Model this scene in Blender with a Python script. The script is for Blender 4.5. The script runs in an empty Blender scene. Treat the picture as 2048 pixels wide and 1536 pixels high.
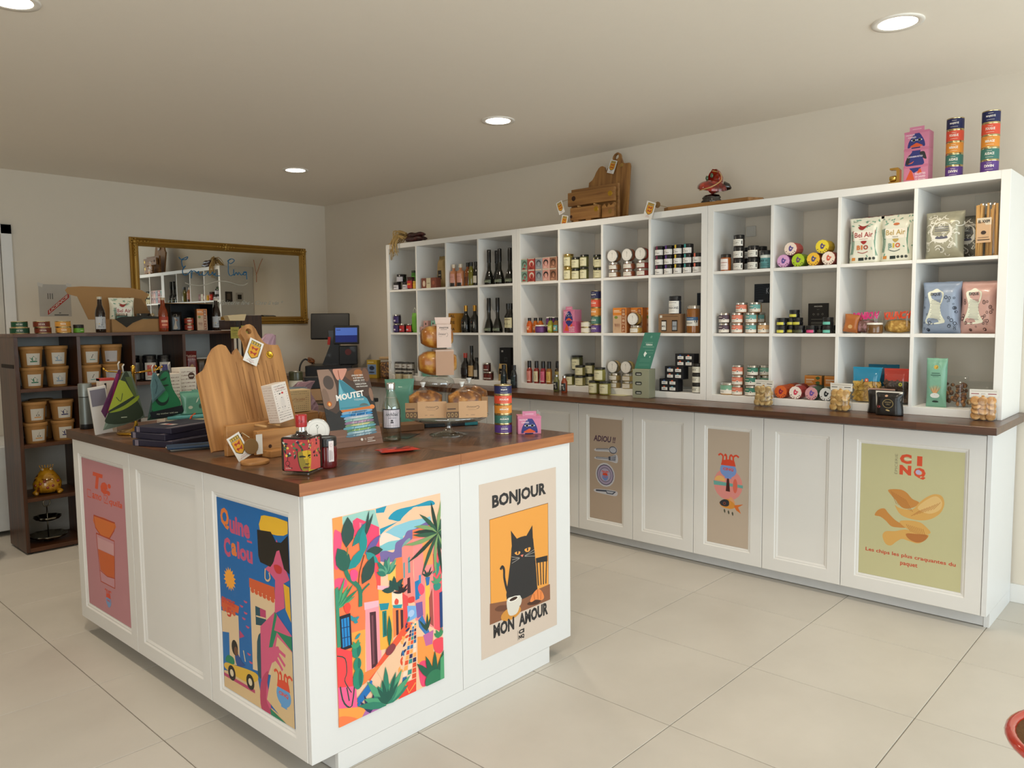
import bpy, bmesh, math, random
from mathutils import Vector, Matrix
random.seed(5)
PI = math.pi
SC = bpy.context.scene
COL = SC.collection
# ---------------------------------------------------------------- camera, light, exposure
CAM_H = 1.37607
def make_camera():
    cd = bpy.data.cameras.new('camera'); co = bpy.data.objects.new('camera', cd); COL.objects.link(co)
    yaw, pitch, roll = 0.819250, 0.080558, -0.011472
    fw = Vector((math.sin(yaw)*math.cos(pitch), math.cos(yaw)*math.cos(pitch), -math.sin(pitch)))
    rt = Vector((math.cos(yaw), -math.sin(yaw), 0)); up = rt.cross(fw)
    c, s = math.cos(roll), math.sin(roll)
    r2 = rt*c + up*s; u2 = -rt*s + up*c
    m = Matrix((r2, u2, -fw)).transposed().to_4x4(); m.translation = Vector((0, 0, CAM_H))
    co.matrix_world = m
    cd.sensor_width = 36; cd.lens = 1545.94/2048*36; cd.clip_start = .02
    SC.camera = co
make_camera()
SC.view_settings.view_transform = 'Standard'; SC.view_settings.look = 'None'
SC.view_settings.gamma = 1; SC.view_settings.use_curve_mapping = False
SC.view_settings.exposure = -0.1
SC.cycles.transparent_max_bounces = 32
W = bpy.data.worlds.new('world'); SC.world = W; W.use_nodes = True
W.node_tree.nodes['Background'].inputs[0].default_value = (.78, .9, 1, 1)
W.node_tree.nodes['Background'].inputs[1].default_value = 1.0
def area(name, loc, rot, sx, sy, power, color, spread=None):
    l = bpy.data.lights.new(name, 'AREA'); l.shape = 'RECTANGLE'; l.size = sx; l.size_y = sy
    l.energy = power; l.color = color
    if spread: l.spread = spread
    o = bpy.data.objects.new(name, l); o.location = loc; o.rotation_euler = rot; COL.objects.link(o); return o
# daylight through the shop window behind the camera (window plane y = -2.2)
area('daylight', (2.19, -2.37, 1.25), (PI/2, 0, 0), 4.1, 2.25, 108, (.84, .95, 1))
area('side_daylight', (-1.74, -.1, 1.25), (PI/2, 0, -PI/2), 3.3, 2.25, 62, (1, .97, .92))  # added fill from an assumed side window, lifts the left-facing fronts
LAMP_POWER = 44
# ---------------------------------------------------------------- materials
def lin(c):
    return c/12.92 if c <= .04045 else ((c+.055)/1.055)**2.4
def rgb(h):
    if isinstance(h, str):
        h = h.lstrip('#'); return tuple(lin(int(h[i:i+2], 16)/255) for i in (0, 2, 4)) + (1,)
    return h
_m = {}
def mat(h, rough=.5, metal=0., trans=0., ior=1.45, emit=0., spec=.5, bump=0., bs=40, coat=0., alpha=1., var=0.05):
    k = (h, rough, metal, trans, ior, emit, spec, bump, bs, coat, alpha, var)
    if k in _m: return _m[k]
    m = bpy.data.materials.new('m_'+str(h).strip('#')); m.use_nodes = True
    nt = m.node_tree; b = nt.nodes['Principled BSDF']; c = rgb(h)
    I = b.inputs
    I['Base Color'].default_value = c
    I['Roughness'].default_value = rough; I['Metallic'].default_value = metal
    I['Transmission Weight'].default_value = trans; I['IOR'].default_value = ior
    I['Specular IOR Level'].default_value = spec; I['Coat Weight'].default_value = coat
    I['Alpha'].default_value = alpha
    if emit:
        I['Emission Color'].default_value = c; I['Emission Strength'].default_value = emit
    if not trans and not emit and var:
        n = nt.nodes.new('ShaderNodeTexNoise'); n.inputs['Scale'].default_value = 18; n.inputs['Detail'].default_value = 2
        tc = nt.nodes.new('ShaderNodeTexCoord'); nt.links.new(tc.outputs['Object'], n.inputs['Vector'])
        mr = nt.nodes.new('ShaderNodeMapRange'); mr.inputs[3].default_value = 1-var; mr.inputs[4].default_value = 1+var
        nt.links.new(n.outputs['Fac'], mr.inputs[0])
        mx = nt.nodes.new('ShaderNodeVectorMath'); mx.operation = 'SCALE'; mx.inputs[0].default_value = c[:3]
        nt.links.new(mr.outputs[0], mx.inputs['Scale']); nt.links.new(mx.outputs[0], I['Base Color'])
        if bump:
            n2 = nt.nodes.new('ShaderNodeTexNoise'); n2.inputs['Scale'].default_value = bs; n2.inputs['Detail'].default_value = 3
            nt.links.new(tc.outputs['Object'], n2.inputs['Vector'])
            bp = nt.nodes.new('ShaderNodeBump'); bp.inputs['Strength'].default_value = bump; bp.inputs['Distance'].default_value = .01
            nt.links.new(n2.outputs['Fac'], bp.inputs['Height']); nt.links.new(bp.outputs[0], I['Normal'])
    _m[k] = m; return m
def wood(name, c1, c2, rough=.45, axis='y', scale=1., dark=None, chevron=False, coat=0.):
    """streaky wood grain running along one axis; optional chevron staves"""
    m = bpy.data.materials.new(name); m.use_nodes = True; nt = m.node_tree; N = nt.nodes.new; L = nt.links.new
    b = nt.nodes['Principled BSDF']; b.inputs['Roughness'].default_value = rough; b.inputs['Coat Weight'].default_value = coat
    tc = N('ShaderNodeTexCoord'); mp = N('ShaderNodeMapping'); L(tc.outputs['Object'], mp.inputs[0])
    s = [26*scale]*3; s['xyz'.index(axis)] = 1.6*scale; mp.inputs['Scale'].default_value = s
    vec = mp.outputs[0]
    n = N('ShaderNodeTexNoise'); n.inputs['Scale'].default_value = 1.6; n.inputs['Detail'].default_value = 5; n.inputs['Distortion'].default_value = .6
    r = N('ShaderNodeValToRGB'); r.color_ramp.elements[0].position = .3; r.color_ramp.elements[1].position = .7
    r.color_ramp.elements[0].color = rgb(c1); r.color_ramp.elements[1].color = rgb(c2)
    L(n.outputs['Fac'], r.inputs[0])
    col = r.outputs[0]
    if chevron:
        sp = N('ShaderNodeSeparateXYZ'); L(tc.outputs['Object'], sp.inputs[0])
        def ma(op, a, bb=None):
            x = N('ShaderNodeMath'); x.operation = op
            for i, q in enumerate((a, bb)):
                if q is None: continue
                if hasattr(q, 'links'): L(q, x.inputs[i])
                else: x.inputs[i].default_value = q
            return x.outputs[0]
        t = ma('PINGPONG', sp.outputs['X'], .16); d = ma('MULTIPLY', t, .8)
        q = ma('DIVIDE', ma('ADD', sp.outputs['Y'], d), .075)
        col_i = ma('FLOOR', ma('DIVIDE', sp.outputs['X'], .16))
        idx = ma('ADD', ma('FLOOR', q), ma('MULTIPLY', col_i, 37.))
        wn = N('ShaderNodeTexWhiteNoise'); wn.noise_dimensions = '1D'; L(idx, wn.inputs['W'])
        mr = N('ShaderNodeMapRange'); mr.inputs[3].default_value = .62; mr.inputs[4].default_value = 1.3; L(wn.outputs['Value'], mr.inputs[0])
        vm = N('ShaderNodeVectorMath'); vm.operation = 'SCALE'; L(col, vm.inputs[0]); L(mr.outputs[0], vm.inputs['Scale']); col = vm.outputs[0]
        cb = N('ShaderNodeCombineXYZ'); L(ma('MULTIPLY', sp.outputs['X'], 6.), cb.inputs[0]); L(ma('MULTIPLY', q, 4.), cb.inputs[1]); L(idx, cb.inputs[2]); vec = cb.outputs[0]
    elif dark is not None:
        # stave blocks along the axis
        br = N('ShaderNodeTexBrick'); br.inputs['Scale'].default_value = 1; br.inputs['Mortar Size'].default_value = .0008
        br.inputs['Brick Width'].default_value = dark; br.inputs['Row Height'].default_value = .045
        mp2 = N('ShaderNodeMapping'); L(tc.outputs['Object'], mp2.inputs[0])
        if axis == 'y': mp2.inputs['Rotation'].default_value = (0, 0, PI/2)
        if axis == 'z': mp2.inputs['Rotation'].default_value = (0, PI/2, 0)
        L(mp2.outputs[0], br.inputs['Vector'])
        br.inputs['Color1'].default_value = (.62, .62, .62, 1); br.inputs['Color2'].default_value = (1.15, 1.15, 1.15, 1); br.inputs['Mortar'].default_value = (.4, .4, .4, 1)
        vm = N('ShaderNodeVectorMath'); vm.operation = 'MULTIPLY'; L(col, vm.inputs[0]); L(br.outputs['Color'], vm.inputs[1]); col = vm.outputs[0]
    L(vec, n.inputs['Vector'])
    L(col, b.inputs['Base Color'])
    bu = N('ShaderNodeBump'); bu.inputs['Strength'].default_value = .12; bu.inputs['Distance'].default_value = .004
    L(n.outputs['Fac'], bu.inputs['Height']); L(bu.outputs[0], b.inputs['Normal'])
    return m
def flecks(name, c1, c2, c3=None, scale=60, rough=.6, t1=.45, t2=.62, bump=.3, coat=0.):
    """mottled stuff: bread crust, nuts, pasta, glaze"""
    m = bpy.data.materials.new(name); m.use_nodes = True; nt = m.node_tree; N = nt.nodes.new; L = nt.links.new
    b = nt.nodes['Principled BSDF']; b.inputs['Roughness'].default_value = rough; b.inputs['Coat Weight'].default_value = coat
    tc = N('ShaderNodeTexCoord'); n = N('ShaderNodeTexNoise'); n.inputs['Scale'].default_value = scale; n.inputs['Detail'].default_value = 3
    L(tc.outputs['Object'], n.inputs['Vector'])
    r = N('ShaderNodeValToRGB'); e = r.color_ramp.elements
    e[0].position = t1; e[0].color = rgb(c1); e[1].position = t2; e[1].color = rgb(c2)
    if c3: x = e.new(min(.99, t2+.12)); x.color = rgb(c3)
    L(n.outputs['Fac'], r.inputs[0]); L(r.outputs[0], b.inputs['Base Color'])
    bu = N('ShaderNodeBump'); bu.inputs['Strength'].default_value = bump; bu.inputs['Distance'].default_value = .006
    L(n.outputs['Fac'], bu.inputs['Height']); L(bu.outputs[0], b.inputs['Normal'])
    return m
def glassy(h='ffffff', rough=.03, alpha=.22):
    """thin clear film or glass: mostly see-through with sharp highlights"""
    k = ('g', h, rough, alpha)
    if k in _m: return _m[k]
    m = bpy.data.materials.new('m_clear'); m.use_nodes = True; nt = m.node_tree; N = nt.nodes.new; L = nt.links.new
    nt.nodes.remove(nt.nodes['Principled BSDF']); o = nt.nodes['Material Output']
    t = N('ShaderNodeBsdfTransparent'); g = N('ShaderNodeBsdfGlossy'); g.inputs['Roughness'].default_value = rough
    c = rgb(h); t.inputs[0].default_value = tuple(.55+.45*v for v in c[:3])+(1,) if h != 'ffffff' else (.96, .97, .97, 1)
    f = N('ShaderNodeFresnel'); f.inputs[0].default_value = 1.5 if alpha > .15 else 1.22
    ad = N('ShaderNodeMath'); ad.operation = 'ADD'; ad.use_clamp = True; L(f.outputs[0], ad.inputs[0]); ad.inputs[1].default_value = alpha*.35
    ge = N('ShaderNodeNewGeometry'); sb = N('ShaderNodeMath'); sb.operation = 'MULTIPLY_ADD'; L(ge.outputs['Backfacing'], sb.inputs[0]); sb.inputs[1].default_value = -1; sb.inputs[2].default_value = 1
    mu = N('ShaderNodeMath'); mu.operation = 'MULTIPLY'; L(ad.outputs[0], mu.inputs[0]); L(sb.outputs[0], mu.inputs[1])
    mx = N('ShaderNodeMixShader'); L(mu.outputs[0], mx.inputs[0]); L(t.outputs[0], mx.inputs[1]); L(g.outputs[0], mx.inputs[2]); L(mx.outputs[0], o.inputs[0])
    _m[k] = m; return m
# ---------------------------------------------------------------- mesh collector
def cr(pts, n=4, closed=True):
    """smooth (Catmull-Rom) curve through points"""
    P = [Vector(p) for p in pts]; k = len(P); out = []
    rng = range(k) if closed else range(k-1)
    for i in rng:
        a, b, c, d = (P[(i-1) % k], P[i], P[(i+1) % k], P[(i+2) % k]) if closed else (P[max(i-1, 0)], P[i], P[i+1], P[min(i+2, k-1)])
        for j in range(n):
            t = j/n
            out.append(.5*((2*b)+(c-a)*t+(2*a-5*b+4*c-d)*t*t+(3*b-a-3*c+d)*t**3))
    if not closed: out.append(P[-1])
    return out
class M:
    def __init__(s): s.v = []; s.f = []; s.m = []; s.mats = []; s.sm = []; s.X = None
    def mi(s, m):
        if m not in s.mats: s.mats.append(m)
        return s.mats.index(m)
    def add(s, vs, fs, m, smooth=False):
        o = len(s.v)
        s.v += [tuple(s.X @ Vector(v)) if s.X else tuple(v) for v in vs]
        k = s.mi(m)
        for f in fs: s.f.append(tuple(i+o for i in f)); s.m.append(k); s.sm.append(smooth)
    def box(s, x0, y0, z0, x1, y1, z1, m, bev=0.):
        if bev:
            bm = bmesh.new(); bmesh.ops.create_cube(bm, size=1)
            for v in bm.verts: v.co = Vector(((x0+x1)/2+v.co.x*(x1-x0), (y0+y1)/2+v.co.y*(y1-y0), (z0+z1)/2+v.co.z*(z1-z0)))
            bmesh.ops.bevel(bm, geom=bm.edges[:], offset=bev, segments=2 if bev > .004 else 1, affect='EDGES', profile=.5)
            s.frombm(bm, m); return
        v = [(x0,y0,z0),(x1,y0,z0),(x1,y1,z0),(x0,y1,z0),(x0,y0,z1),(x1,y0,z1),(x1,y1,z1),(x0,y1,z1)]
        s.add(v, [(0,3,2,1),(4,5,6,7),(0,1,5,4),(1,2,6,5),(2,3,7,6),(3,0,4,7)], m)
    def frombm(s, bm, m, smooth=False):
        bm.verts.index_update(); s.add([v.co[:] for v in bm.verts], [[v.index for v in f.verts] for f in bm.faces], m, smooth); bm.free()
    def lathe(s, prof, m, n=24, cx=0, cy=0, smooth=True, cap=True, rx=None):
        """prof: list of (r, z) from bottom to top"""
        vs = []; fs = []; k = len(prof)
        for r, z in prof:
            for i in range(n):
                a = 2*PI*i/n; rr = max(r, 1e-5)
                if rx: rr *= rx(a, z)
                vs.append((cx+rr*math.cos(a), cy+rr*math.sin(a), z))
        for j in range(k-1):
            for i in range(n): fs.append((j*n+i, j*n+(i+1) % n, (j+1)*n+(i+1) % n, (j+1)*n+i))
        s.add(vs, fs, m, smooth)
        if cap:
            s.add(vs[:n], [tuple(range(n))[::-1]], m); s.add(vs[-n:], [tuple(range(n))], m)
    def prism(s, pts, z0, z1, m, map3=None):
        """2D outline extruded; map3 maps (x,y,z)->3D"""
        k = len(pts); f3 = map3 or (lambda x, y, z: (x, y, z))
        vs = [f3(p[0], p[1], z0) for p in pts]+[f3(p[0], p[1], z1) for p in pts]
        s.add(vs, [tuple(range(k))[::-1], tuple(range(k, 2*k))]+[(i, (i+1) % k, k+(i+1) % k, k+i) for i in range(k)], m)
    def tube(s, pts, r, m, n=8, closed=False):
        P = [Vector(p) for p in pts]; vs = []; fs = []; k = len(P); nrm = None
        for i, p in enumerate(P):
            t = (P[(i+1) % k]-P[i-1]) if closed else (P[min(i+1, k-1)]-P[max(i-1, 0)])
            t.normalize()
            if nrm is None:
                a = Vector((0, 0, 1)) if abs(t.z) < .9 else Vector((1, 0, 0)); nrm = t.cross(a).normalized()
            nrm = (nrm-t*nrm.dot(t)).normalized(); b = t.cross(nrm); rr = r[i] if isinstance(r, (list, tuple)) else r
            for j in range(n): a = 2*PI*j/n; vs.append(p+(nrm*math.cos(a)+b*math.sin(a))*rr)
        for i in range(k if closed else k-1):
            for j in range(n): fs.append((i*n+j, i*n+(j+1) % n, ((i+1) % k)*n+(j+1) % n, ((i+1) % k)*n+j))
        if not closed: fs += [tuple(range(n))[::-1], tuple(range((k-1)*n, k*n))]
        s.add(vs, fs, m, True)
    def ball(s, c, r, m, n=12):
        rx, ry, rz = r if isinstance(r, tuple) else (r, r, r); vs = []; fs = []
        h = n//2
        for j in range(h+1):
            t = PI*j/h
            for i in range(n): a = 2*PI*i/n; vs.append((c[0]+rx*math.sin(t)*math.cos(a), c[1]+ry*math.sin(t)*math.sin(a), c[2]-rz*math.cos(t)))
        for j in range(h):
            for i in range(n): fs.append((j*n+i, j*n+(i+1) % n, (j+1)*n+(i+1) % n, (j+1)*n+i))
        s.add(vs, fs, m, True)
    def build(s, name, parent=None, label=None):
        me = bpy.data.meshes.new(name); me.from_pydata(s.v, [], s.f)
        for m in s.mats: me.materials.append(m)
        me.polygons.foreach_set('material_index', s.m); me.polygons.foreach_set('use_smooth', s.sm); me.validate(); me.update()
        o = bpy.data.objects.new(name, me); COL.objects.link(o)
        if parent: o.parent = parent; KIDS.setdefault(parent.name, []).append(o)
        if label: o['label'] = label
        return o
KIDS = {}
def tag(o, label=None, cat=None, group=None, kind=None):
    if label: o['label'] = label
    if cat: o['category'] = cat
    if group: o['group'] = group
    if kind: o['kind'] = kind
    return o
def empty(name, loc=(0, 0, 0), rz=0, label=None, cat=None, group=None):
    o = bpy.data.objects.new(name, None); o.empty_display_size = .05; COL.objects.link(o)
    o.location = loc; o.rotation_euler = (0, 0, rz); return tag(o, label, cat, group)
def struct(o, label=None): o['kind'] = 'structure'; return tag(o, label)
def dup(o, parent=None):
    c = o.copy(); COL.objects.link(c); c.parent = parent
    for k in ('label', 'category', 'group'):
        if parent is None and k in c: del c[k]
    for ch in KIDS.get(o.name, ()): dup(ch, c)
    if parent is not None: KIDS.setdefault(parent.name, []).append(c)
    return c
# ---------------------------------------------------------------- text
_t = {}
def text_geo(s, bold=0., shear=0.):
    k = (s, bold, shear)
    if k not in _t:
        c = bpy.data.curves.new('t', 'FONT'); c.body = s; c.offset = bold; c.shear = shear; c.resolution_u = 2; c.size = 1
        o = bpy.data.objects.new('t', c); COL.objects.link(o)
        dg = bpy.context.evaluated_depsgraph_get(); me = o.evaluated_get(dg).to_mesh()
        vs = [(v.co.x, v.co.y) for v in me.vertices]; fs = [tuple(p.vertices) for p in me.polygons]
        o.evaluated_get(dg).to_mesh_clear(); bpy.data.objects.remove(o); bpy.data.curves.remove(c)
        if not vs: vs = [(0, 0), (.1, 0), (.1, .1)]; fs = [(0, 1, 2)]
        x0 = min(v[0] for v in vs); x1 = max(v[0] for v in vs); y0 = min(v[1] for v in vs); y1 = max(v[1] for v in vs)
        _t[k] = ([((x-x0)/max(x1-x0, 1e-6), (y-y0)/max(y1-y0, 1e-6)) for x, y in vs], fs, (x1-x0)/max(y1-y0, 1e-6))
    return _t[k]
# ---------------------------------------------------------------- flat printed artwork: thin layered shapes on a surface
class Art:
    """coordinates 0..1000 in both directions (y up) on a w x h print; surf(u, v, n) -> 3D with u,v in metres"""
    def __init__(s, mesh, w, h, surf, step=.00003, rough=.45):
        s.M = mesh; s.w = w; s.h = h; s.f = surf; s.n = 1; s.step = step; s.rough = rough; s.seg = 1; s.clip = False
    def P(s, x, y):
        if s.clip: x = min(max(x, 0), 1000); y = min(max(y, 0), 1000)
        return s.f(x/1000*s.w, y/1000*s.h, s.n*s.step)
    def col(s, c): return c if not isinstance(c, str) else mat(c, s.rough, var=0)
    def poly(s, pts, c, k=True):
        s.M.add([s.P(*p) for p in pts], [tuple(range(len(pts)))], s.col(c))
        if k: s.n += 1
    def smooth(s, pts, c, n=4): s.poly([tuple(p) for p in cr(pts, n)], c)
    def rect(s, x0, y0, x1, y1, c, k=True):
        m = s.seg
        if m <= 1: s.poly([(x0, y0), (x1, y0), (x1, y1), (x0, y1)], c, k); return
        xs = [x0+(x1-x0)*i/m for i in range(m+1)]
        vs = [s.P(x, y0) for x in xs]+[s.P(x, y1) for x in xs]
        s.M.add(vs, [(i, i+1, m+2+i, m+1+i) for i in range(m)], s.col(c), True)
        if k: s.n += 1
    def ell(s, x, y, rx, ry, c, rot=0, n=18, a0=0, a1=2*PI, k=True):
        cs, sn = math.cos(rot), math.sin(rot); pts = []
        full = abs(a1-a0-2*PI) < 1e-6
        for i in range(n if full else n+1):
            a = a0+(a1-a0)*i/n; u, v = rx*math.cos(a), ry*math.sin(a)
            U = u*s.w; V = v*s.h; pts.append((x+(U*cs-V*sn)/s.w, y+(U*sn+V*cs)/s.h))
        s.poly(pts, c, k)
    def line(s, pts, w, c, sm=0, k=True, closed=False):
        """stroke; w in thousandths of the width"""
        if sm: pts = [tuple(p) for p in cr(pts, sm, closed)]
        if closed: pts = list(pts)+[pts[0]]
        Q = [Vector((p[0]*s.w, p[1]*s.h)) for p in pts]; L = []; R = []
        for i, p in enumerate(Q):
            t = Q[min(i+1, len(Q)-1)]-Q[max(i-1, 0)]
            if t.length < 1e-9: t = Vector((1, 0))
            t.normalize(); nn = Vector((-t.y, t.x))*w*s.w/2
            L.append(p+nn); R.append(p-nn)
        vs = [s.P(a.x/s.w, a.y/s.h) for a in L]+[s.P(a.x/s.w, a.y/s.h) for a in R]; k_ = len(Q)
        s.M.add(vs, [(i, i+1, k_+i+1, k_+i) for i in range(k_-1)], s.col(c))
        if k: s.n += 1
    def leaf(s, x, y, ang, L, wd, c, bend=0.):
        """pointed leaf from its base; L, wd in thousandths of the width"""
        pts = []
        for sd in (1, -1):
            ts = [0, .25, .5, .75, 1] if sd > 0 else [.75, .5, .25]
            for t in ts:
                a = ang+bend*t; px = math.cos(a)*L*t; py = math.sin(a)*L*t; o = sd*wd/2*math.sin(PI*min(1, t*.9+.08))*(1 if t < 1 else 0)
                pts.append((x+px-math.sin(a)*o, y+(py+math.cos(a)*o)*s.w/s.h))
        s.poly(pts, c)
    def text(s, t, x, y, w, h, c, bold=0., shear=0., rise=0., k=True):
        """text stretched into the box x..x+w, y..y+h (y grows by rise along the line)"""
        vs, fs, asp = text_geo(t, bold, shear)
        s.M.add([s.P(x+a*w, y+b*h+rise*a) for a, b in vs], fs, s.col(c))
        if k: s.n += 1
    def ctext(s, t, x, y, h, c, bold=0., maxw=900, k=True, shear=0.):
        """text centred on x, natural proportions unless wider than maxw"""
        vs, fs, asp = text_geo(t, bold, shear); w = min(maxw, h*s.h*asp/s.w)
        s.text(t, x-w/2, y, w, h, c, bold, shear, 0, k)
def plane_surf(o, ux, vy, nz):
    o, ux, vy, nz = map(Vector, (o, ux, vy, nz))
    return lambda u, v, n: tuple(o+ux*u+vy*v+nz*n)
def front(y=0, x0=0, z0=0):   # art on a plane facing local -Y
    return lambda u, v, n: (x0+u, y-n, z0+v)
def wrap(r, z0=0, cx=0, cy=0, a0=0.):   # art round a cylinder, centre faces local -Y; u measured from the left edge
    def f(u, v, n):
        a = u/r+a0; return (cx+(r+n)*math.sin(a), cy-(r+n)*math.cos(a), z0+v)
    return f

# ================================================================ room
WX0 = .1
XR, YB, ZC = 4.305, 6.468, 2.503
XL, YF = -1.55, -2.2
wallm = mat('e0d6c6', .85, bump=.05, bs=220, var=.012)
ceilm = mat('f2e9db', .9, bump=.03, bs=220, var=.01)
trimm = mat('e8e6e2', .5, var=.01)
m = M(); m.box(XR, YF-.2, 0, XR+.15, YB+.15, ZC, wallm); struct(m.build('wall_right'))
m = M(); m.box(XL, YB, 0, XR, YB+.15, ZC, wallm); struct(m.build('wall_back'))
m = M(); m.box(XL-.15, YF-.2, 0, XL, -1.8, ZC, wallm); m.box(XL-.15, 1.6, 0, XL, YB+.15, ZC, wallm); m.box(XL-.15, -1.8, 2.42, XL, 1.6, ZC, wallm); m.box(XL-.15, -1.8, 0, XL, 1.6, .08, wallm); struct(m.build('wall_left'))
m = M(); m.box(XL, YF-.15, 0, WX0, YF, ZC, wallm); m.box(WX0, YF-.15, 2.42, XR, YF, ZC, wallm); m.box(4.28, YF-.15, 0, XR, YF, 2.42, wallm); m.box(WX0, YF-.15, 0, 4.28, YF, .08, wallm)
struct(m.build('wall_front'))
m = M(); m.box(XL-.15, YF-.2, ZC, XR+.15, YB+.15, ZC+.12, ceilm); struct(m.build('ceiling'))
# shop window behind the camera
win = empty('window_1', (0, YF-.07, 0)); win['kind'] = 'structure'
fm = mat('3a3c3e', .4)
m = M()
for x in (WX0+.02, 1.5, 2.88, 4.26): m.box(x-.025, -.03, .1, x+.025, .03, 2.4, fm)
for z in (.11, 2.39): m.box(WX0, -.03, z-.03, 4.28, .03, z+.03, fm)
m.build('window_frame', win)
for i, (a, b) in enumerate(((WX0+.045, 1.475), (1.525, 2.855), (2.905, 4.235))):
    m = M(); m.box(a, -.004, .14, b, .004, 2.36, glassy(alpha=.05)); m.build('pane', win)
win = empty('added_side_window', (XL-.07, 0, 0)); win['kind'] = 'structure'  # unseen window added in the left wall to let the fill in
m = M()
for y in (-1.78, -.1, 1.58): m.box(-.03, y-.025, .1, .03, y+.025, 2.4, fm)
for z in (.11, 2.39): m.box(-.03, -1.8, z-.03, .03, 1.6, z+.03, fm)
m.build('window_frame', win)
for a, b in ((-1.755, -.125), (-.075, 1.555)): m = M(); m.box(-.004, a, .14, .004, b, 2.36, glassy(alpha=.05)); m.build('pane', win)
# floor: large tiles laid in a grid with thin grout
def tile_mat():
    m = bpy.data.materials.new('tile'); m.use_nodes = True; nt = m.node_tree; N = nt.nodes.new; L = nt.links.new
    b = nt.nodes['Principled BSDF']; b.inputs['Roughness'].default_value = .42; b.inputs['Specular IOR Level'].default_value = .35
    tc = N('ShaderNodeTexCoord'); oi = N('ShaderNodeObjectInfo')
    ad = N('ShaderNodeVectorMath'); ad.operation = 'ADD'; L(tc.outputs['Object'], ad.inputs[0]); L(oi.outputs['Location'], ad.inputs[1])
    n = N('ShaderNodeTexNoise'); n.inputs['Scale'].default_value = 1.7; n.inputs['Detail'].default_value = 6; n.inputs['Roughness'].default_value = .6; L(ad.outputs[0], n.inputs['Vector'])
    r = N('ShaderNodeValToRGB'); r.color_ramp.elements[0].position = .3; r.color_ramp.elements[1].position = .72
    r.color_ramp.elements[0].color = rgb('c0bab0'); r.color_ramp.elements[1].color = rgb('ccc6bc'); L(n.outputs['Fac'], r.inputs[0])
    mr = N('ShaderNodeMapRange'); mr.inputs[3].default_value = .97; mr.inputs[4].default_value = 1.03; L(oi.outputs['Random'], mr.inputs[0])
    vm = N('ShaderNodeVectorMath'); vm.operation = 'SCALE'; L(r.outputs[0], vm.inputs[0]); L(mr.outputs[0], vm.inputs['Scale']); L(vm.outputs[0], b.inputs['Base Color'])
    return m
groutm = mat('8d857a', .9)
m = M(); m.box(XL, YF-.15, -.15, XR, YB, -.003, groutm); floor = struct(m.build('floor'))
T = .6; G = .0016
m = M(); m.box(-T/2+G, -T/2+G, -.012, T/2-G, T/2-G, 0, tile_mat(), .0012); proto = m.build('tile', floor)
tx0, ty0 = 3.40459-9*T, .74364-4*T
first = True
for i in range(12):
    for j in range(15):
        x0 = tx0+i*T; y0 = ty0+j*T; x1 = min(x0+T, XR); y1 = min(y0+T, YB)
        xa = max(x0, XL); ya = max(y0, YF)
        if x1-xa < .05 or y1-ya < .05: continue
        if x1-xa < T-.001 or y1-ya < T-.001:
            q = M(); q.box(xa-(xa+x1)/2+G, ya-(ya+y1)/2+G, -.012, (x1-xa)/2-G, (y1-ya)/2-G, 0, proto.data.materials[0]); o = q.build('tile', floor)
        elif first: o = proto; first = False
        else: o = proto.copy(); COL.objects.link(o); o.parent = floor
        o.location = ((xa+x1)/2, (ya+y1)/2, 0)
# baseboards
m = M(); m.box(XR-.014, YF, 0, XR, .74, .09, trimm, .002); struct(m.build('baseboard_right'))
m = M(); m.box(XL, YB-.014, 0, 3.6, YB, .09, trimm, .002); struct(m.build('baseboard_back'))
m = M(); m.box(XL, YF, 0, XL+.014, YB-.014, .09, trimm, .002); struct(m.build('baseboard_left'))
# door at the left end of the back wall
d = empty('door_1', (0, YB, 0)); d['kind'] = 'structure'
m = M(); m.box(.66, -.03, 0, .73, 0, 2.11, trimm, .003); m.box(1.59, -.03, 0, 1.66, 0, 2.11, trimm, .003); m.box(.66, -.03, 2.04, 1.66, 0, 2.11, trimm, .003); m.build('door_frame', d)
m = M(); m.box(.735, -.02, .005, 1.585, 0, 2.035, mat('cfcabf', .5)); m.build('door_leaf', d)
m = M(); m.tube([(.80, -.02, 1.02), (.80, -.06, 1.02), (.92, -.06, 1.02)], .009, mat('b0b0b0', .3, 1)); m.build('door_handle', d)
# recessed downlights
def downlight(x, y, lab, power=LAMP_POWER):
    t = empty('ceiling_downlight', (x, y, ZC), 0, lab, 'ceiling light', 'round recessed ceiling downlights')
    m = M(); m.lathe([(.078, -.004), (.092, -.006), (.094, -.001), (.094, 0), (.07, 0), (.07, -.004), (.078, -.004)], mat('efe9df', .4), 32, cap=False); m.build('trim_ring', t)
    m = M(); m.lathe([(.071, -.0035), (.02, -.0025)], mat('fff0d8', .4, emit=14.), 32); m.build('diffuser', t)
    l = bpy.data.lights.new('lamp', 'SPOT'); l.energy = power; l.color = (1, .86, .68); l.spot_size = 2.5; l.spot_blend = .8; l.shadow_soft_size = .06
    o = bpy.data.objects.new('lamp', l); o.parent = t; o.location = (0, 0, -.02); COL.objects.link(o)
for (x, y, lab) in ((3.26, 1.0, 'large bright downlight at the upper right of the ceiling'), (3.207, 3.081, 'middle downlight of the visible row on the ceiling'),
                    (3.151, 5.094, 'farthest small downlight near the back wall corner'), (.85, 3.146, 'downlight just cut by the upper left corner of the view'),
                    (.87, 1.0, 'downlight above the camera'), (.83, 5.2, 'downlight above the back room passage')):
    downlight(x, y, lab)
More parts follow.
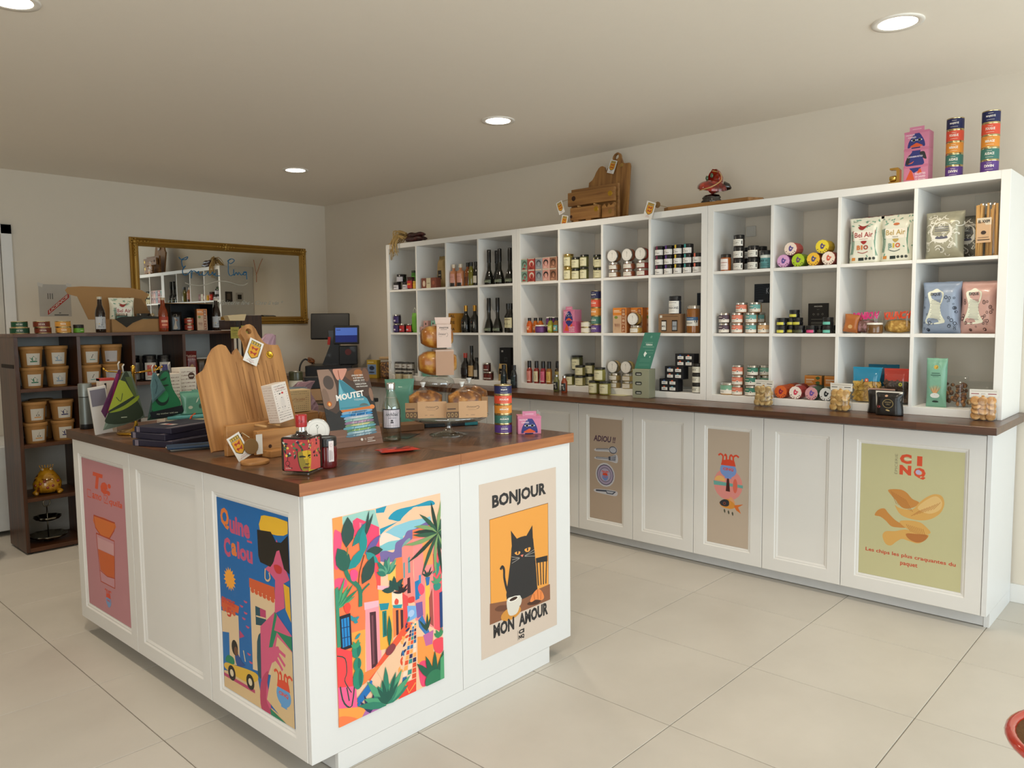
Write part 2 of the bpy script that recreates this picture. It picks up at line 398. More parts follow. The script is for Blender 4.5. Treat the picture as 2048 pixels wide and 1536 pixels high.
# ================================================================ kitchen-type cabinets
doorm = mat('e2e0dc', .38, var=.008)
endm = mat('dfdfde', .4, var=.008)
carc = mat('e3e1dc', .5, var=.01)
walnut_top = wood('walnut_top', '4a2f1e', '7a5338', .32, chevron=True, coat=.15)
walnut_edge = wood('walnut_edge', '54301a', '7d4c2c', .4, 'y', .7, dark=.42)
walnut_run = wood('walnut_run', '3f2617', '6b4128', .32, 'y', .8, dark=.5, coat=.15)
lit_edge = wood('lit_front_edge', '8a5230', 'b5774a', .45, 'x', .9)  # walnut edge in a lighter copy, window light put into the colour
def shaker(name, parent, w, h, fr=.068, t=.018, axis=None):
    """recessed-panel door, local: x 0..w, z 0..h, front at y=0 facing -Y, thickness behind"""
    m = M(); R = [(0, 0), (.0015, -0.0), (fr-.004, 0), (fr+.001, .0045), (fr+.006, .0045), (fr+.014, .009)]
    ring = []
    for o, y in R: ring.append([(o, y, o), (w-o, y, o), (w-o, y, h-o), (o, y, h-o)])
    vs = [v for r in ring for v in r]; fs = []
    for k in range(1, len(ring)-1):
        for i in range(4): a, b = k*4+i, k*4+(i+1) % 4; fs.append((a, b, b+4, a+4))
    k = len(ring)-1; fs.append((k*4, k*4+1, k*4+2, k*4+3))
    b = len(vs); vs += [(0, t, 0), (w, t, 0), (w, t, h), (0, t, h)]
    vs += [(0, .0015, 0), (w, .0015, 0), (w, .0015, h), (0, .0015, h)]
    for i in range(4):
        j = (i+1) % 4; fs.append((b+4+i, b+4+j, 4+j, 4+i)); fs.append((b+i, b+j, b+4+j, b+4+i))
    fs.append((b+3, b+2, b+1, b))
    m.add(vs, fs, doorm); return m.build(name, parent)
# right-hand run, doors face -X : local x -> world -Y
XD, XC_, ZT = 3.8014, 3.651, .9186
RUN_Y0 = .7287
cabs = [(.757, 1.362, 1, 'white base cabinet with the yellow-green crisps poster door, at the near end of the run'),
        (1.362, 2.173, 2, 'white base cabinet whose left door carries the goldfish poster'),
        (2.173, 2.987, 2, 'white base cabinet whose left door carries the cutlery poster'),
        (2.987, 3.8, 2, 'white base cabinet half hidden behind the island corner'),
        (3.8, 4.61, 2, 'white base cabinet behind the cake stand'),
        (4.61, 5.42, 2, 'white base cabinet behind the bottle and table linen board'),
        (5.42, 6.2, 2, 'white base cabinet under the till at the far end')]
for y0, y1, nd, lab in cabs:
    t = empty('base_cabinet', (XD, y1, 0), -PI/2, lab, 'cabinet', 'white base cabinets along the right wall'); w = y1-y0
    m = M(); m.box(.001, .0195, .075, w-.001, XR-XD-.016, .879, carc); m.build('body', t)
    m = M(); m.box(0, .06, 0.004, w, .075, .0735, mat('cfcfce', .4)); m.build('plinth', t)
    dw = w/nd
    for k in range(nd):
        o = shaker('door', t, dw-.003, .796); o.location = (k*dw+.0015, 0, .066)
t = empty('end_panel', (XD, RUN_Y0, 0), 0, 'white cover panel closing the near end of the cabinet run', 'panel')
m = M(); m.box(-.002, .006, .066, XR-XD-.016, .0275, .88, endm, .001); m.box(.058, .006, 0, XR-XD-.016, .0275, .066, endm); m.build('panel', t)
m = M(); m.box(XC_, .694, ZT-.033, XR-.001, YB-.001, ZT, walnut_run, .0015)
for v in ():
    pass
o = m.build('worktop'); tag(o, 'long dark walnut worktop running along the right wall under the white shelves', 'worktop')
# ================================================================ island (slightly turned)
IA = .01833; IX, IY = 1.17663, 1.93798
def i2w(x, y, z=0):
    c, s = math.cos(IA), math.sin(IA); return (IX+x*c-y*s, IY+x*s+y*c, z)
IW, IL = 1.2885, 1.861
seam = .6445
for (xa, xb, lab) in ((0, seam-.0006, 'left half of the island worktop, dark chevron walnut with front edge coloured as lit'), (seam+.0006, IW, 'right half of the island worktop under the cake stand, dark chevron walnut')):
    t = empty('island_worktop', (IX, IY, 0), IA, lab, 'worktop')
    m = M(); m.box(xa, 0.0012, ZT-.0368, xb, IL, ZT, walnut_edge)
    m.box(xa+.0012, .0012, ZT-.001, xb-.0012, IL-.001, ZT+.0004, walnut_top)
    m.build('slab', t)
    m = M(); m.box(xa, -.0008, ZT-.0368, xb, .0011, ZT+.0003, lit_edge); m.build('lit_edge_strip', t, 'front edge strip, window light put into its lighter brown')
for k, (y0, y1, lab) in enumerate(((.024, .614, 'island base cabinet with the blue poster of a woman in sunglasses'), (.614, 1.226, 'island base cabinet with the plain unprinted door'), (1.226, 1.836, 'island base cabinet with the pink drink poster'))):
    t = empty('island_cabinet', i2w(.014, y1-.0005), IA-PI/2, lab, 'cabinet', 'white island base cabinets'); w = y1-y0-.001
    m = M(); m.box(.001, .0195, .075, w-.001, .60, .879, carc); m.build('body', t)
    m = M(); m.box(0, .0945, .004, w, .109, .0735, mat('cfcfce', .4)); m.build('plinth', t)
    o = shaker('door', t, w-.003, .813, .062); o.location = (.0015, 0, .066)
t = empty('island_back_cabinet', i2w(.632, .026), IA, 'white cabinet filling the right half of the island', 'cabinet')
m = M(); m.box(.003, 0, .066, .61, 1.81, .879, carc); m.box(.02, 0, 0, .50, 1.75, .066, mat('cfcfce', .4)); m.build('body', t)
t = empty('island_end_panels', (IX, IY, 0), IA, 'white cover panels closing the front end of the island', 'panel')
for a, b in ((.016, .6435), (.6455, 1.27)):
    m = M(); m.box(a, .0065, .066, b, .0235, .8805, endm, .0008); m.build('panel', t)
m = M(); m.box(.108, .0068, .001, 1.13, .0232, .0655, endm); m.build('plinth_board', t)
# ================================================================ open shelf units on the right worktop
kal = mat('ecebe7', .45, var=.008)
XS = 3.9233; SZ0 = ZT; SZ1 = 2.0033; OT = .037; DT = .016
YS = [.7287, 2.1677, 3.6137, 5.0451]
ROWS = []
ih = (SZ1-SZ0-2*OT-2*DT)/3
for k in range(3): ROWS.append(SZ1-OT-ih*(k+1)-DT*k)      # floor height of rows top..bottom
def cell_y(u, c):      # y range (left/far edge, right/near edge) of a cell; unit 1..3 far to near
    ya, yb = YS[4-u]-.001, YS[3-u]+.001; iw = (ya-yb-2*OT-3*DT)/4
    far = ya-OT-c*(iw+DT); return far, far-iw
for u, lab in ((1, 'farthest white shelf unit with the corn husks on top'), (2, 'middle white shelf unit with the wooden board rack on top'), (3, 'nearest white shelf unit with crisps and tin towers')):
    ya, yb = YS[4-u]-.001, YS[3-u]+.001
    t = empty('shelf_unit', (XS, ya, SZ0), -PI/2, lab, 'shelf unit', 'white open cube shelf units on the worktop'); w = ya-yb; D = XR-XS-.003; H = SZ1-SZ0
    iw = (w-2*OT-3*DT)/4
    m = M(); m.box(0, 0, .0003, OT, D, H, kal, .001); a = m.build('side_panel', t)
    b = a.copy(); COL.objects.link(b); b.parent = t; b.location = (w-OT, 0, 0)
    m = M(); m.box(OT+.0002, 0, H-OT, w-OT-.0002, D, H, kal, .001); m.build('top_board', t)
    m = M(); m.box(OT+.0002, 0, .0003, w-OT-.0002, D, OT, kal, .001); m.build('bottom_board', t)
    m = M(); m.box(0, .001, OT+.0002, DT, D, H-OT-.0002, kal, .0007); dv = m.build('divider', t)
    for c in range(3):
        o = dv if c == 0 else dv.copy()
        if c: COL.objects.link(o); o.parent = t
        o.location = (OT+(c+1)*iw+c*DT, 0, 0)
    m = M(); m.box(.0003, .0015, 0, iw-.0003, D, DT, kal, .0007); sh = m.build('shelf', t)
    k = 0
    for c in range(4):
        for r in range(2):
            o = sh if k == 0 else sh.copy()
            if k: COL.objects.link(o); o.parent = t
            k += 1; o.location = (OT+c*(iw+DT), 0, OT+ih*(r+1)+DT*r)
# postcards taped on the far side of unit 1 (seen in the mirror)
for (dx, z, w, h, c1, lab) in ((.05, 1.62, .08, .11, '3b3430', 'dark postcard taped to the far end of the shelf unit'), (.17, 1.62, .085, .1, 'c9c6c0', 'black and white postcard taped to the far end of the shelf unit')):
    m = M(); m.box(XS+dx, YS[3]+.0002, z, XS+dx+w, YS[3]+.0012, z+h, mat(c1, .4)); m.box(XS+dx+.02, YS[3]+.0013, z+.03, XS+dx+w-.02, YS[3]+.0016, z+h-.02, mat('15130f' if c1[0] == 'c' else '6a5a4c', .4))
    tag(m.build('postcard'), lab, 'postcard')
# ================================================================ dark wooden bookcase by the back room
bk1 = wood('stained_wood', '2c170b', '583219', .4, 'z', .8, coat=.1)
bk2 = wood('stained_wood_flat', '30190c', '643a1c', .4, 'x', .8, coat=.1)
BX, BY, BD, BH = 1.334, 5.274, .335, 1.336
BCOL = [0, .3405, .6685, 1.005, 1.379]; BROW = [.036, .34, .67, 1.006]; BT = .021
t = empty('bookcase', (BX, BY, 0), 0, 'dark stained wooden bookcase with open cubes holding kraft tubs', 'bookcase')
for k, x in enumerate(BCOL[:4]+[BCOL[4]-BT]):
    m = M(); m.box(0, .001 if 0 < k < 4 else 0, .012 if k in (0, 4) else BROW[0]+.0002, BT, BD, BH-BT-.0002, bk1, .0008); o = m.build('side_panel' if k in (0, 4) else 'divider', t); o.location = (x, 0, 0)
m = M(); m.box(-.001, -.001, BH-BT, BCOL[4]+.001, BD, BH, bk2, .001); m.build('top_board', t)
m = M(); m.box(BT+.0002, 0, .012, BCOL[4]-BT-.0002, BD, .036, bk2, .0008); m.build('bottom_board', t)
for c in range(4):
    x0 = BCOL[c]+BT; x1 = BCOL[c+1] if c < 3 else BCOL[4]-BT
    for z in BROW[1:]:
        m = M(); m.box(.0003, .0005, 0, x1-x0-.0003, BD-.012, BT, bk2, .0008); o = m.build('shelf', t); o.location = (x0, 0, z-BT)
m = M(); m.box(.002, BD, .03, BCOL[4]-.002, BD+.004, BH-.002, mat('b9bab6', .7)); m.build('back_panel', t, 'pale grey back panel')
m = M(); m.box(-.0025, .03, 1.13, -.0003, .28, 1.152, mat('1d120c', .8)); m.build('handle_slot', t)
m = M()
m.lathe([(.016, 0), (.016, .012)], mat('141414', .6), 12)
ft = m.build('foot', t); ft.location = (.03, .04, 0)
for x, y in ((.03, .3), (1.35, .04), (1.35, .3)):
    o = ft.copy(); COL.objects.link(o); o.parent = t; o.location = (x, y, 0)

# ================================================================ gilt mirror
def mirror():
    x0, x1, z0, z1 = 2.474, 4.07, 1.378, 2.083
    t = empty('wall_mirror', (x0, YB, z0), 0, 'long mirror in an ornate gilt frame, hung on the back wall', 'mirror'); w, h = x1-x0, z1-z0
    gold = mat('a8813a', .38, .55, bump=.25, bs=160, var=.12); prof = [(0, 0), (0, -.018), (.01, -.026), (.02, -.018), (.028, -.03), (.042, -.034), (.05, -.024), (.056, -.028), (.066, -.014), (.07, -.006)]
    sides = ((0, 0, 1, 0, w), (w, 0, 0, 1, h), (w, h, -1, 0, w), (0, h, 0, -1, h))
    m = M(); k = len(prof); vs = []
    for (cx, cz) in ((0, 0), (w, 0), (w, h), (0, h)):
        for o, y in prof: vs.append((o if cx == 0 else w-o, y, o if cz == 0 else h-o))
    fs = []
    for c in range(4):
        for i in range(k-1): a = c*k+i; b = ((c+1) % 4)*k+i; fs.append((a, b, b+1, a+1))
    m.add(vs, fs, gold); m.build('frame', t)
    for cx, cz, s1, s2 in ((.035, .035, 1, 1), (w-.035, .035, -1, 1), (w-.035, h-.035, -1, -1), (.035, h-.035, 1, -1), (w/2, h-.035, 0, 0), (w/2, .035, 0, 0)):
        m = M(); m.ball((0, -.032, 0), (.02, .01, .02), gold, 10)
        for q in range(6):
            a = q*PI/3+.3; m.ball((.026*math.cos(a), -.03, .022*math.sin(a)), (.011, .009, .009), gold, 8)
        if s1:
            for j in range(1, 5): m.ball((s1*.026*j, -.031, -.004*s2), (.014, .008, .008), gold, 8); m.ball((-.004*s1, -.031, s2*.026*j), (.008, .008, .014), gold, 8)
        else:
            for j in (-3, -2, -1, 1, 2, 3): m.ball((.025*j, -.031, 0), (.014, .008, .009), gold, 8)
        o = m.build('ornament', t); o.location = (cx, 0, cz)
    m = M(); m.box(.065, -.007, .065, w-.065, -.005, h-.065, mat('e8ebea', .01, 1., var=0)); g = m.build('glass', t)
    return t, w, h
MIR, MW, MH = mirror()

# ================================================================ builders for the goods
def film(): return glassy('ffffff', .1, .12)
def glossy(c, r=.12): return mat(c, r, coat=.6, var=.03)
def jar(r, h, body, lid, lidh=.3, lab=None, z=(.12, .88), half=1.15, art=None, lidm=None, name='jar', cat='jar'):
    """round jar; r radius, h full height, lidh lid share; label band faces -Y"""
    t = empty(name); lh = h*lidh if lidh < 1 else lidh; b = h-lh; rn = r*.93
    m = M(); m.lathe([(r*.9, 0), (r*.985, r*.06), (r, r*.14), (r, b-r*.22), (rn, b-r*.02), (rn*.96, b+lh*.3)], body if not isinstance(body, str) else glossy(body), 22); m.build('body', t)
    lm = lidm or (mat(lid, .32, .0, coat=.3) if lid not in ('silver', 'gold') else mat('c9c7c2' if lid == 'silver' else 'c9ab66', .25, 1.))
    m = M(); R = r*.985; m.lathe([(rn*.97, b), (R, b+lh*.05), (R, b+lh*.12), (R*.985, b+lh*.16), (R*.985, b+lh*.84), (R*.96, h-lh*.04), (R*.9, h), (R*.86, h-lh*.06), (R*.0, h-lh*.06)], lm, 22, cap=False); m.build('lid', t)
    if lab:
        m = M(); z0 = z[0]*b; z1 = z[1]*b; w = 2*half*r; A = Art(m, w, z1-z0, wrap(r+.0003, z0, 0, 0, -half)); A.seg = 12
        A.rect(0, 0, 1000, 1000, lab)
        if art: art(A)
        m.build('label', t)
    t['_cat'] = cat; return t
def bottle(prof, body, cap, capprof, lab=None, z=(.1, .4), half=1.1, art=None, lr=None, name='bottle', n=22, cat='bottle', contents=None):
    t = empty(name)
    m = M(); m.lathe(prof, body if not isinstance(body, str) else glossy(body, .08), n); m.build('glass', t)
    if contents: q = M(); q.lathe(contents[0], contents[1], n); q.build('contents', t)
    m = M(); m.lathe(capprof, cap if not isinstance(cap, str) else mat(cap, .35, coat=.3), 18); m.build('cap', t)
    if lab:
        r = lr or max(p[0] for p in prof); m = M(); w = 2*half*r; A = Art(m, w, z[1]-z[0], wrap(r+.0004, z[0], 0, 0, -half)); A.seg = 12
        A.rect(0, 0, 1000, 1000, lab)
        if art: art(A)
        m.build('label', t)
    t['_cat'] = cat; return t
def carton(w, d, h, c, art=None, side=None, name='carton', cat='box', bev=.0006, top=None, rough=.55):
    """box standing with its base centre at the origin, printed front faces -Y"""
    t = empty(name); m = M(); m.box(-w/2, -d/2, 0, w/2, d/2, h, mat(c, rough), bev); m.build('box', t)
    if art:
        m = M(); A = Art(m, w, h, front(-d/2-.0001, -w/2, 0)); art(A); m.build('print', t)
    if side:
        m = M(); A = Art(m, d, h, plane_surf((-w/2-.0001, d/2, 0), (0, -1, 0), (0, 0, 1), (-1, 0, 0))); side(A)
        m.build('side_print', t)
    if top:
        m = M(); A = Art(m, w, d, plane_surf((-w/2, -d/2, h+.0001), (1, 0, 0), (0, 1, 0), (0, 0, 1))); top(A); m.build('top_print', t)
    t['_cat'] = cat; return t
def bagshape(w, h, d, seed=1, crimp=.07, n=14, taper=0., bottom_flat=False, wr=.004):
    """front thickness function of a filled bag"""
    rnd = random.Random(seed); ph = [rnd.uniform(0, 6.28) for _ in range(6)]
    def thick(u, v):   # u,v in 0..1
        eu = min(u, 1-u)*2; ev = min(v, 1-v)*2
        if bottom_flat: ev = min(1-v, .5+v)*2 if v > .5 else 1
        a = min(1, eu/.42); b = min(1, max(0, ev-crimp)/.5)
        a = max(0., math.sin(a*PI/2))**.8; b = max(0., math.sin(b*PI/2))**.8
        if min(v, 1-v) < crimp and not (bottom_flat and v < .5): a *= 0
        k = (1-min(1, a*b))
        return d/2*a*b + wr*k*a*(math.sin(23*u+ph[0])*math.sin(9*v+ph[1]))+.0006
    def X(u, v):
        s = 1-taper*v; e = .012*math.sin(v*7+ph[2])*(0 if .1 < u < .9 else 1)
        return (u-.5)*w*s*(1-.06*math.sin(PI*v))+e*w*(1 if u > .5 else -1)
    return thick, X
def bag(w, h, d, c, art=None, seed=1, m_=None, name='bag', cat='bag', taper=0., flat=False, wr=.004, rough=.35, contents=None, zig=False):
    t = empty(name); thick, X = bagshape(w, h, d, seed, taper=taper, bottom_flat=flat, wr=wr); n = 18
    mm = m_ or mat(c, rough, coat=.2, bump=.25, bs=26); rnd = random.Random(seed)
    top = [rnd.uniform(-1, 1)*.012*h for _ in range(n+1)]
    m = M(); vs = []; fs = []
    for side in (-1, 1):
        for j in range(n+1):
            for i in range(n+1):
                u, v = i/n, j/n; z = v*h+(top[i] if j == n else 0)*.4
                vs.append((X(u, v), side*thick(u, v), z))
    k = (n+1)*(n+1)
    for s in range(2):
        for j in range(n):
            for i in range(n):
                a = s*k+j*(n+1)+i; q = (a, a+1, a+n+2, a+n+1); fs.append(q if s == 0 else q[::-1])
    for i in range(n):
        fs += [(i+1, i, k+i, k+i+1), (k-n-1+i, k-n+i, 2*k-n+i, 2*k-n-1+i)]
        a = i*(n+1); fs += [(a, a+n+1, k+a+n+1, k+a)]; a += n; fs += [(a+n+1, a, k+a, k+a+n+1)]
    m.add(vs, fs, mm, True); m.build('pouch', t)
    if art:
        m = M()
        def sf(a, b, nn):
            u, v = a/w, b/h; return (X(u, v), -max(thick(u, v), thick(min(max(u, .25), .75), min(max(v, .3), .7))*0)-nn-.0004, b)
        A = Art(m, w, h, sf); art(A); m.build('print', t)
    if contents:
        q = M(); rr = random.Random(seed)
        contents(q, rr); q.build('contents', t)
    t['_cat'] = cat; return t
PROTO = {}
def make(key, fn):
    """first call builds the thing, later calls copy it part by part"""
    if key not in PROTO: o = fn(); PROTO[key] = o; return o
    return dup(PROTO[key])
def put(key, fn, loc, rz, label, group=None, cat=None, tilt=None):
    o = make(key, fn); o.location = loc; o.rotation_euler = (0, 0, rz)
    if tilt: o.rotation_euler = (tilt[0], tilt[1], rz)
    o['label'] = label; o['category'] = cat or PROTO[key].get('_cat', 'box')
    if group: o['group'] = group
    elif 'group' in o: del o['group']
    return o
RW = -PI/2     # faces the room from the right wall
CELLS = [cell_y(u, c) for u in (1, 2, 3) for c in range(4)]
def clamp_y(key, y, g=.0015):
    """keep a thing inside the cube it stands in"""
    hw = max([abs(v[0]) for ch in KIDS.get(PROTO[key].name, ()) for v in ch.bound_box] or [0])+g
    far, near = min(CELLS, key=lambda q: abs((q[0]+q[1])/2-y))
    return min(max(y, near+hw), far-hw) if far-near > 2*hw else (far+near)/2
def shelf_put(key, fn, row, y, s, label, group=None, z=0., rz=RW, **k):
    o = put(key, fn, (XS+s, y, ROWS[row]+z+.0004), rz, label, group, **k)
    o.location[1] = clamp_y(key, y); return o
LV = ('bottom', 'second', 'third', 'fourth')
def bars(A, x, y, w, c, n=3, gap=60, h=22):
    for i in range(n): A.rect(x, y-i*gap, x+w*(1 if i % 2 == 0 else .8), y-i*gap+h, c, k=False)
    A.n += 1

# ================================================================ goods in the nearest shelf unit
def txt(s, c='2b2b2b', h=260, y=370, **k): return lambda A: A.ctext(s, 500, y, h, c, **k)
def spreadlab(A): A.rect(90, 700, 760, 760, '8c8c88'); A.text('CONFIT', 90, 330, 620, 230, '3a3a3a', .01); bars(A, 90, 180, 700, '9a9a96', 2, 90, 30); A.rect(860, 250, 940, 760, '333333')
spread = lambda: jar(.0305, .064, '2c211c', '16181b', .32, 'e9e6dd', (.1, .92), 1.2, spreadlab)
yc = 2.0080
for k, z in enumerate((0, .0645, .129)):
    shelf_put('spread', spread, 0, yc, .06, ('lowest', 'middle', 'topmost')[k]+' black-lidded jar with white label of the tall stack, near unit', 'black-lidded spread jars', z)
for k, z in enumerate((0, .0645)):
    shelf_put('spread', spread, 0, 1.9230, .06, ('lower', 'upper')[k]+' black-lidded jar right of the tall stack of three, near unit top row', 'black-lidded spread jars', z)
    shelf_put('spread', spread, 0, 1.9930, .14, ('lower', 'upper')[k]+' black-lidded jar standing behind, between two stacks, near unit top row', 'black-lidded spread jars', z)
    shelf_put('spread', spread, 0, 1.9110, .13, ('lower', 'upper')[k]+' black-lidded jar behind the teal labelled jar, near unit top row', 'black-lidded spread jars', z)
def ojl(A): A.rect(60, 620, 940, 700, 'b98a80'); A.ctext('abricot', 500, 360, 120, '8a6a60'); bars(A, 330, 230, 340, 'c0b0a8', 1)
shelf_put('ojar', lambda: jar(.029, .093, 'a4561f', '1b1614', .2, 'efe6e0', (.1, .9), .85, ojl), 0, 2.0800, .05, 'orange jar with black lid and pale label, alone at left of near unit top row')
shelf_put('tealjar', lambda: jar(.033, .098, '5a6a68', '1c2226', .22, '5f9ca0', (.08, .95), 1.3, lambda A: (A.rect(0, 780, 1000, 1000, 'dfe6e2'), A.text('MINI', 200, 480, 500, 170, '26424a', .02), bars(A, 200, 300, 600, '2f5a60', 3, 100, 40))), 0, 1.8450, .055, 'tall jar with broad teal label beside the black-lidded jars, near unit')
# rolls of spread in printed paper
def roll(c, side, ink):
    t = empty('pate_tin'); R = .034; L = .085
    m = M(); m.X = Matrix.Rotation(PI/2, 4, 'X')
    m.lathe([(R*.93, -L/2), (R, -L/2+.004), (R, L/2-.004), (R*.93, L/2)], mat(side, .5), 12, smooth=False); m.build('wrapper', t)
    m = M(); A = Art(m, 2*R, 2*R, front(-L/2-.0003, -R, -R))
    A.ell(500, 500, 490, 490, c, n=12); A.ell(500, 500, 400, 400, c, n=20)
    # pointed-hat figure reduced to a rosette mark plus the word round the edge
    A.smooth([(380, 640), (500, 760), (560, 640), (700, 600), (640, 440), (560, 330), (420, 330), (360, 460)], ink); A.ell(520, 520, 60, 50, c); A.ell(700, 560, 45, 45, ink); A.ell(700, 560, 20, 20, c)
    for i, ch in enumerate('PIRATE'):
        a = PI*1.5-1.0+i*.4; x, y = 500+400*math.cos(a), 500+400*math.sin(a); vs, fs, asp = text_geo(ch, .03)
        hh = 130; ww = min(110, hh*asp); rot = a-PI*1.5; cs, sn = math.cos(rot), math.sin(rot)
        pts = [(x+((p-.5)*ww)*cs-((q-.5)*hh)*sn, y+((p-.5)*ww)*sn+((q-.5)*hh)*cs) for p, q in vs]
        m.add([A.P(*p) for p in pts], fs, mat('4a1a26', .5)); 
    A.n += 1
    m.build('paper_end', t); t['_cat'] = 'tin'; return t
def putroll(key, c, side, ink, row, y, s, z, lab, ang=0):
    o = put(key, lambda: roll(c, side, ink), (XS+s, y, ROWS[row]+z+.0345), RW, lab, 'wrapped pate tins lying on their side', cat='tin'); o.location[1] = clamp_y(key, y); return o
R3 = 'round tin on its side, '
putroll('roll_p', 'd9a5d0', '8a4a8a', '5a4a90', 0, 1.7380, .06, 0, R3+'lilac paper end, near unit top row')
putroll('roll_g', 'a9c62c', '6f8a20', '6a4a70', 0, 1.6600, .06, 0, R3+'lime green paper end, near unit top row')
putroll('roll_o', 'eaba3c', '8a4a20', '4a4a80', 0, 1.5810, .06, 0, R3+'amber paper end, near unit top row')
putroll('roll_w', 'efe0cf', 'a5524a', 'd0604a', 0, 1.5050, .06, 0, R3+'white paper end, right end of near top row')
putroll('roll_w2', 'efdccd', 'b0504a', '5a4a90', 0, 1.7010, .062, .0605, R3+'white paper end, atop lilac and lime tins')
putroll('roll_y', 'ead33a', 'c2a52a', '5a4a80', 0, 1.5380, .062, .0605, R3+'yellow paper end, atop amber and white tins')
yb = 1.7630
for j, (k, px, c, side, ink, nm) in enumerate((('roll_or', 1.7410, 'd9662c', 'b04a20', '8a2040', 'orange'), ('roll_wh', 1.6610, 'efe2d6', 'a03a3a', 'd0405a', 'white'), ('roll_pk', 1.5770, 'd59aa0', '3f5a4a', '6a50a0', 'rose pink'), ('roll_bw', 1.5030, 'dfe2e2', '2f4a44', '20242a', 'grey white'))):
    putroll(k, c, side, ink, 2, px, .06, 0, R3+nm+' paper end, near unit bottom row')
for j, y in enumerate((1.7830, 1.7000, 1.6210)):
    putroll(('roll_or', 'roll_wh', 'roll_pk')[j], 'd9662c', 'b04a20', '8a2040', 2, y, .2, 0, R3+('orange', 'white', 'rose')[j]+' wrapper, rear rank, near unit bottom row')
# low terrine jars
def terrine(c, base): return lambda: jar(.032, .0555, base, 'silver', .2, 'e8e2d6', (.1, .98), 1.35, lambda A: (A.rect(0, 420, 1000, 1000, c), A.ell(640, 420, 70, 160, 'efe9de'), A.ell(640, 420, 40, 100, '5a5a58'), A.rect(120, 700, 520, 780, 'd8d0c4'), A.text('terrine', 80, 140, 380, 150, '55504a')))
TC = {'aubergine': ('54424f', '3a2a26'), 'coral': ('dd7f66', 'a0623a'), 'teal': ('6ba6a2', 'a0764a'), 'tan': ('d3a878', 'b0804a'), 'green': ('3f7f6a', '5a3a28'), 'sage': ('79a893', 'a58a58')}
def terr(col, row, y, s, z, lab): shelf_put('terr_'+col, terrine(*TC[col]), row, y, s, 'low silver-lidded '+col+' label terrine jar, '+lab, 'silver-lidded terrine jars', z)
X1 = (2.0840, 2.0050, 1.9240, 1.8530)
for z, lv in ((0, 'bottom'), (.0557, 'upper')):
    for y, c in zip(X1[:3], ('aubergine', 'coral', 'teal')): terr(c, 1, y, .05, z, lv+' front layer, near unit middle row')
terr('tan', 1, X1[3], .05, 0, 'bottom front layer, near unit middle row')
terr('coral', 1, 1.9870, .06, .1114, 'on top of the stack, near unit middle row')
terr('teal', 1, 1.9070, .06, .1114, 'on top of the stack, near unit middle row')
terr('teal', 1, 1.9170, .13, .0, 'behind the front ones, bottom layer, near unit middle row')
terr('teal', 1, 1.9170, .13, .0557, 'behind the front ones, second layer, near unit middle row')
terr('tan', 1, 1.8760, .13, .0557*0, 'behind the front ones at right, near unit middle row')
shelf_put('terr_big', lambda: jar(.043, .068, 'b58a50', 'silver', .2, 'e8e2d6', (.12, .98), 1.35, lambda A: (A.rect(0, 450, 1000, 1000, '7fb094'), A.ell(640, 430, 60, 150, 'efe9de'), A.text('terrine', 80, 140, 380, 150, '55504a'))), 2, 2.0630, .06, 'wide low silver-lidded jar with sage label, bottom left of near unit')
for k in range(3): terr('coral', 2, 2.0030, .055, .0557*k, ('bottom', 'middle', 'top')[k]+' of the three-high stack, near unit bottom row')
for k in range(3): terr('green', 2, 1.9260 if k < 2 else 1.9150, .058, .0557*k, ('bottom', 'middle', 'top')[k]+' of the stack behind the first cookie bag')
terr('sage', 2, 1.8610, .1, 0, 'behind at right, bottom layer, near unit bottom row')
terr('sage', 2, 1.8610, .1, .0557, 'behind at right, second layer, near unit bottom row')
terr('sage', 2, 1.8670, .1, .1114, 'behind at right, top layer, near unit bottom row')
# little black jars with bright labels
def blk(c): return lambda: jar(.0275, .0405, '17161a', '0f1012', .42, c, (.15, .75), .72, None)
BC = {'yellow': 'd6cf4e', 'teal': '6cc0ae', 'magenta': 'd0487a', 'olive': '4d4f34'}
def bj(col, y, s, z, lab): shelf_put('blk_'+col, blk(BC[col]), 1, y, s, 'small black jar with '+col+' label, '+lab+', near unit', 'small black jars with bright labels', z)
y1 = 1.7520
bj('yellow', y1, .045, 0, 'bottom left of the cube'); bj('yellow', y1, .045, .041, 'second layer at left of the cube')
bj('yellow', 1.7290, .1, 0, 'in the rear rank'); bj('yellow', 1.7290, .1, .041, 'rear rank second layer')
bj('yellow', 1.6900, .1, .041, 'rear rank second layer, right'); bj('olive', 1.6540, .045, 0, 'bottom layer centre left')
bj('olive', 1.6900, .1, 0, 'rear rank bottom'); bj('yellow', 1.7080, .1, .082, 'on top of the rear rank')
bj('magenta', 1.5940, .045, 0, 'bottom layer centre'); bj('olive', 1.5720, .1, 0, 'rear rank beside the menu card')
bj('teal', 1.5100, .045, 0, 'bottom right of the cube'); bj('teal', 1.5100, .045, .041, 'second layer at right of the cube'); bj('olive', 1.5090, .11, 0, 'rear rank at right')
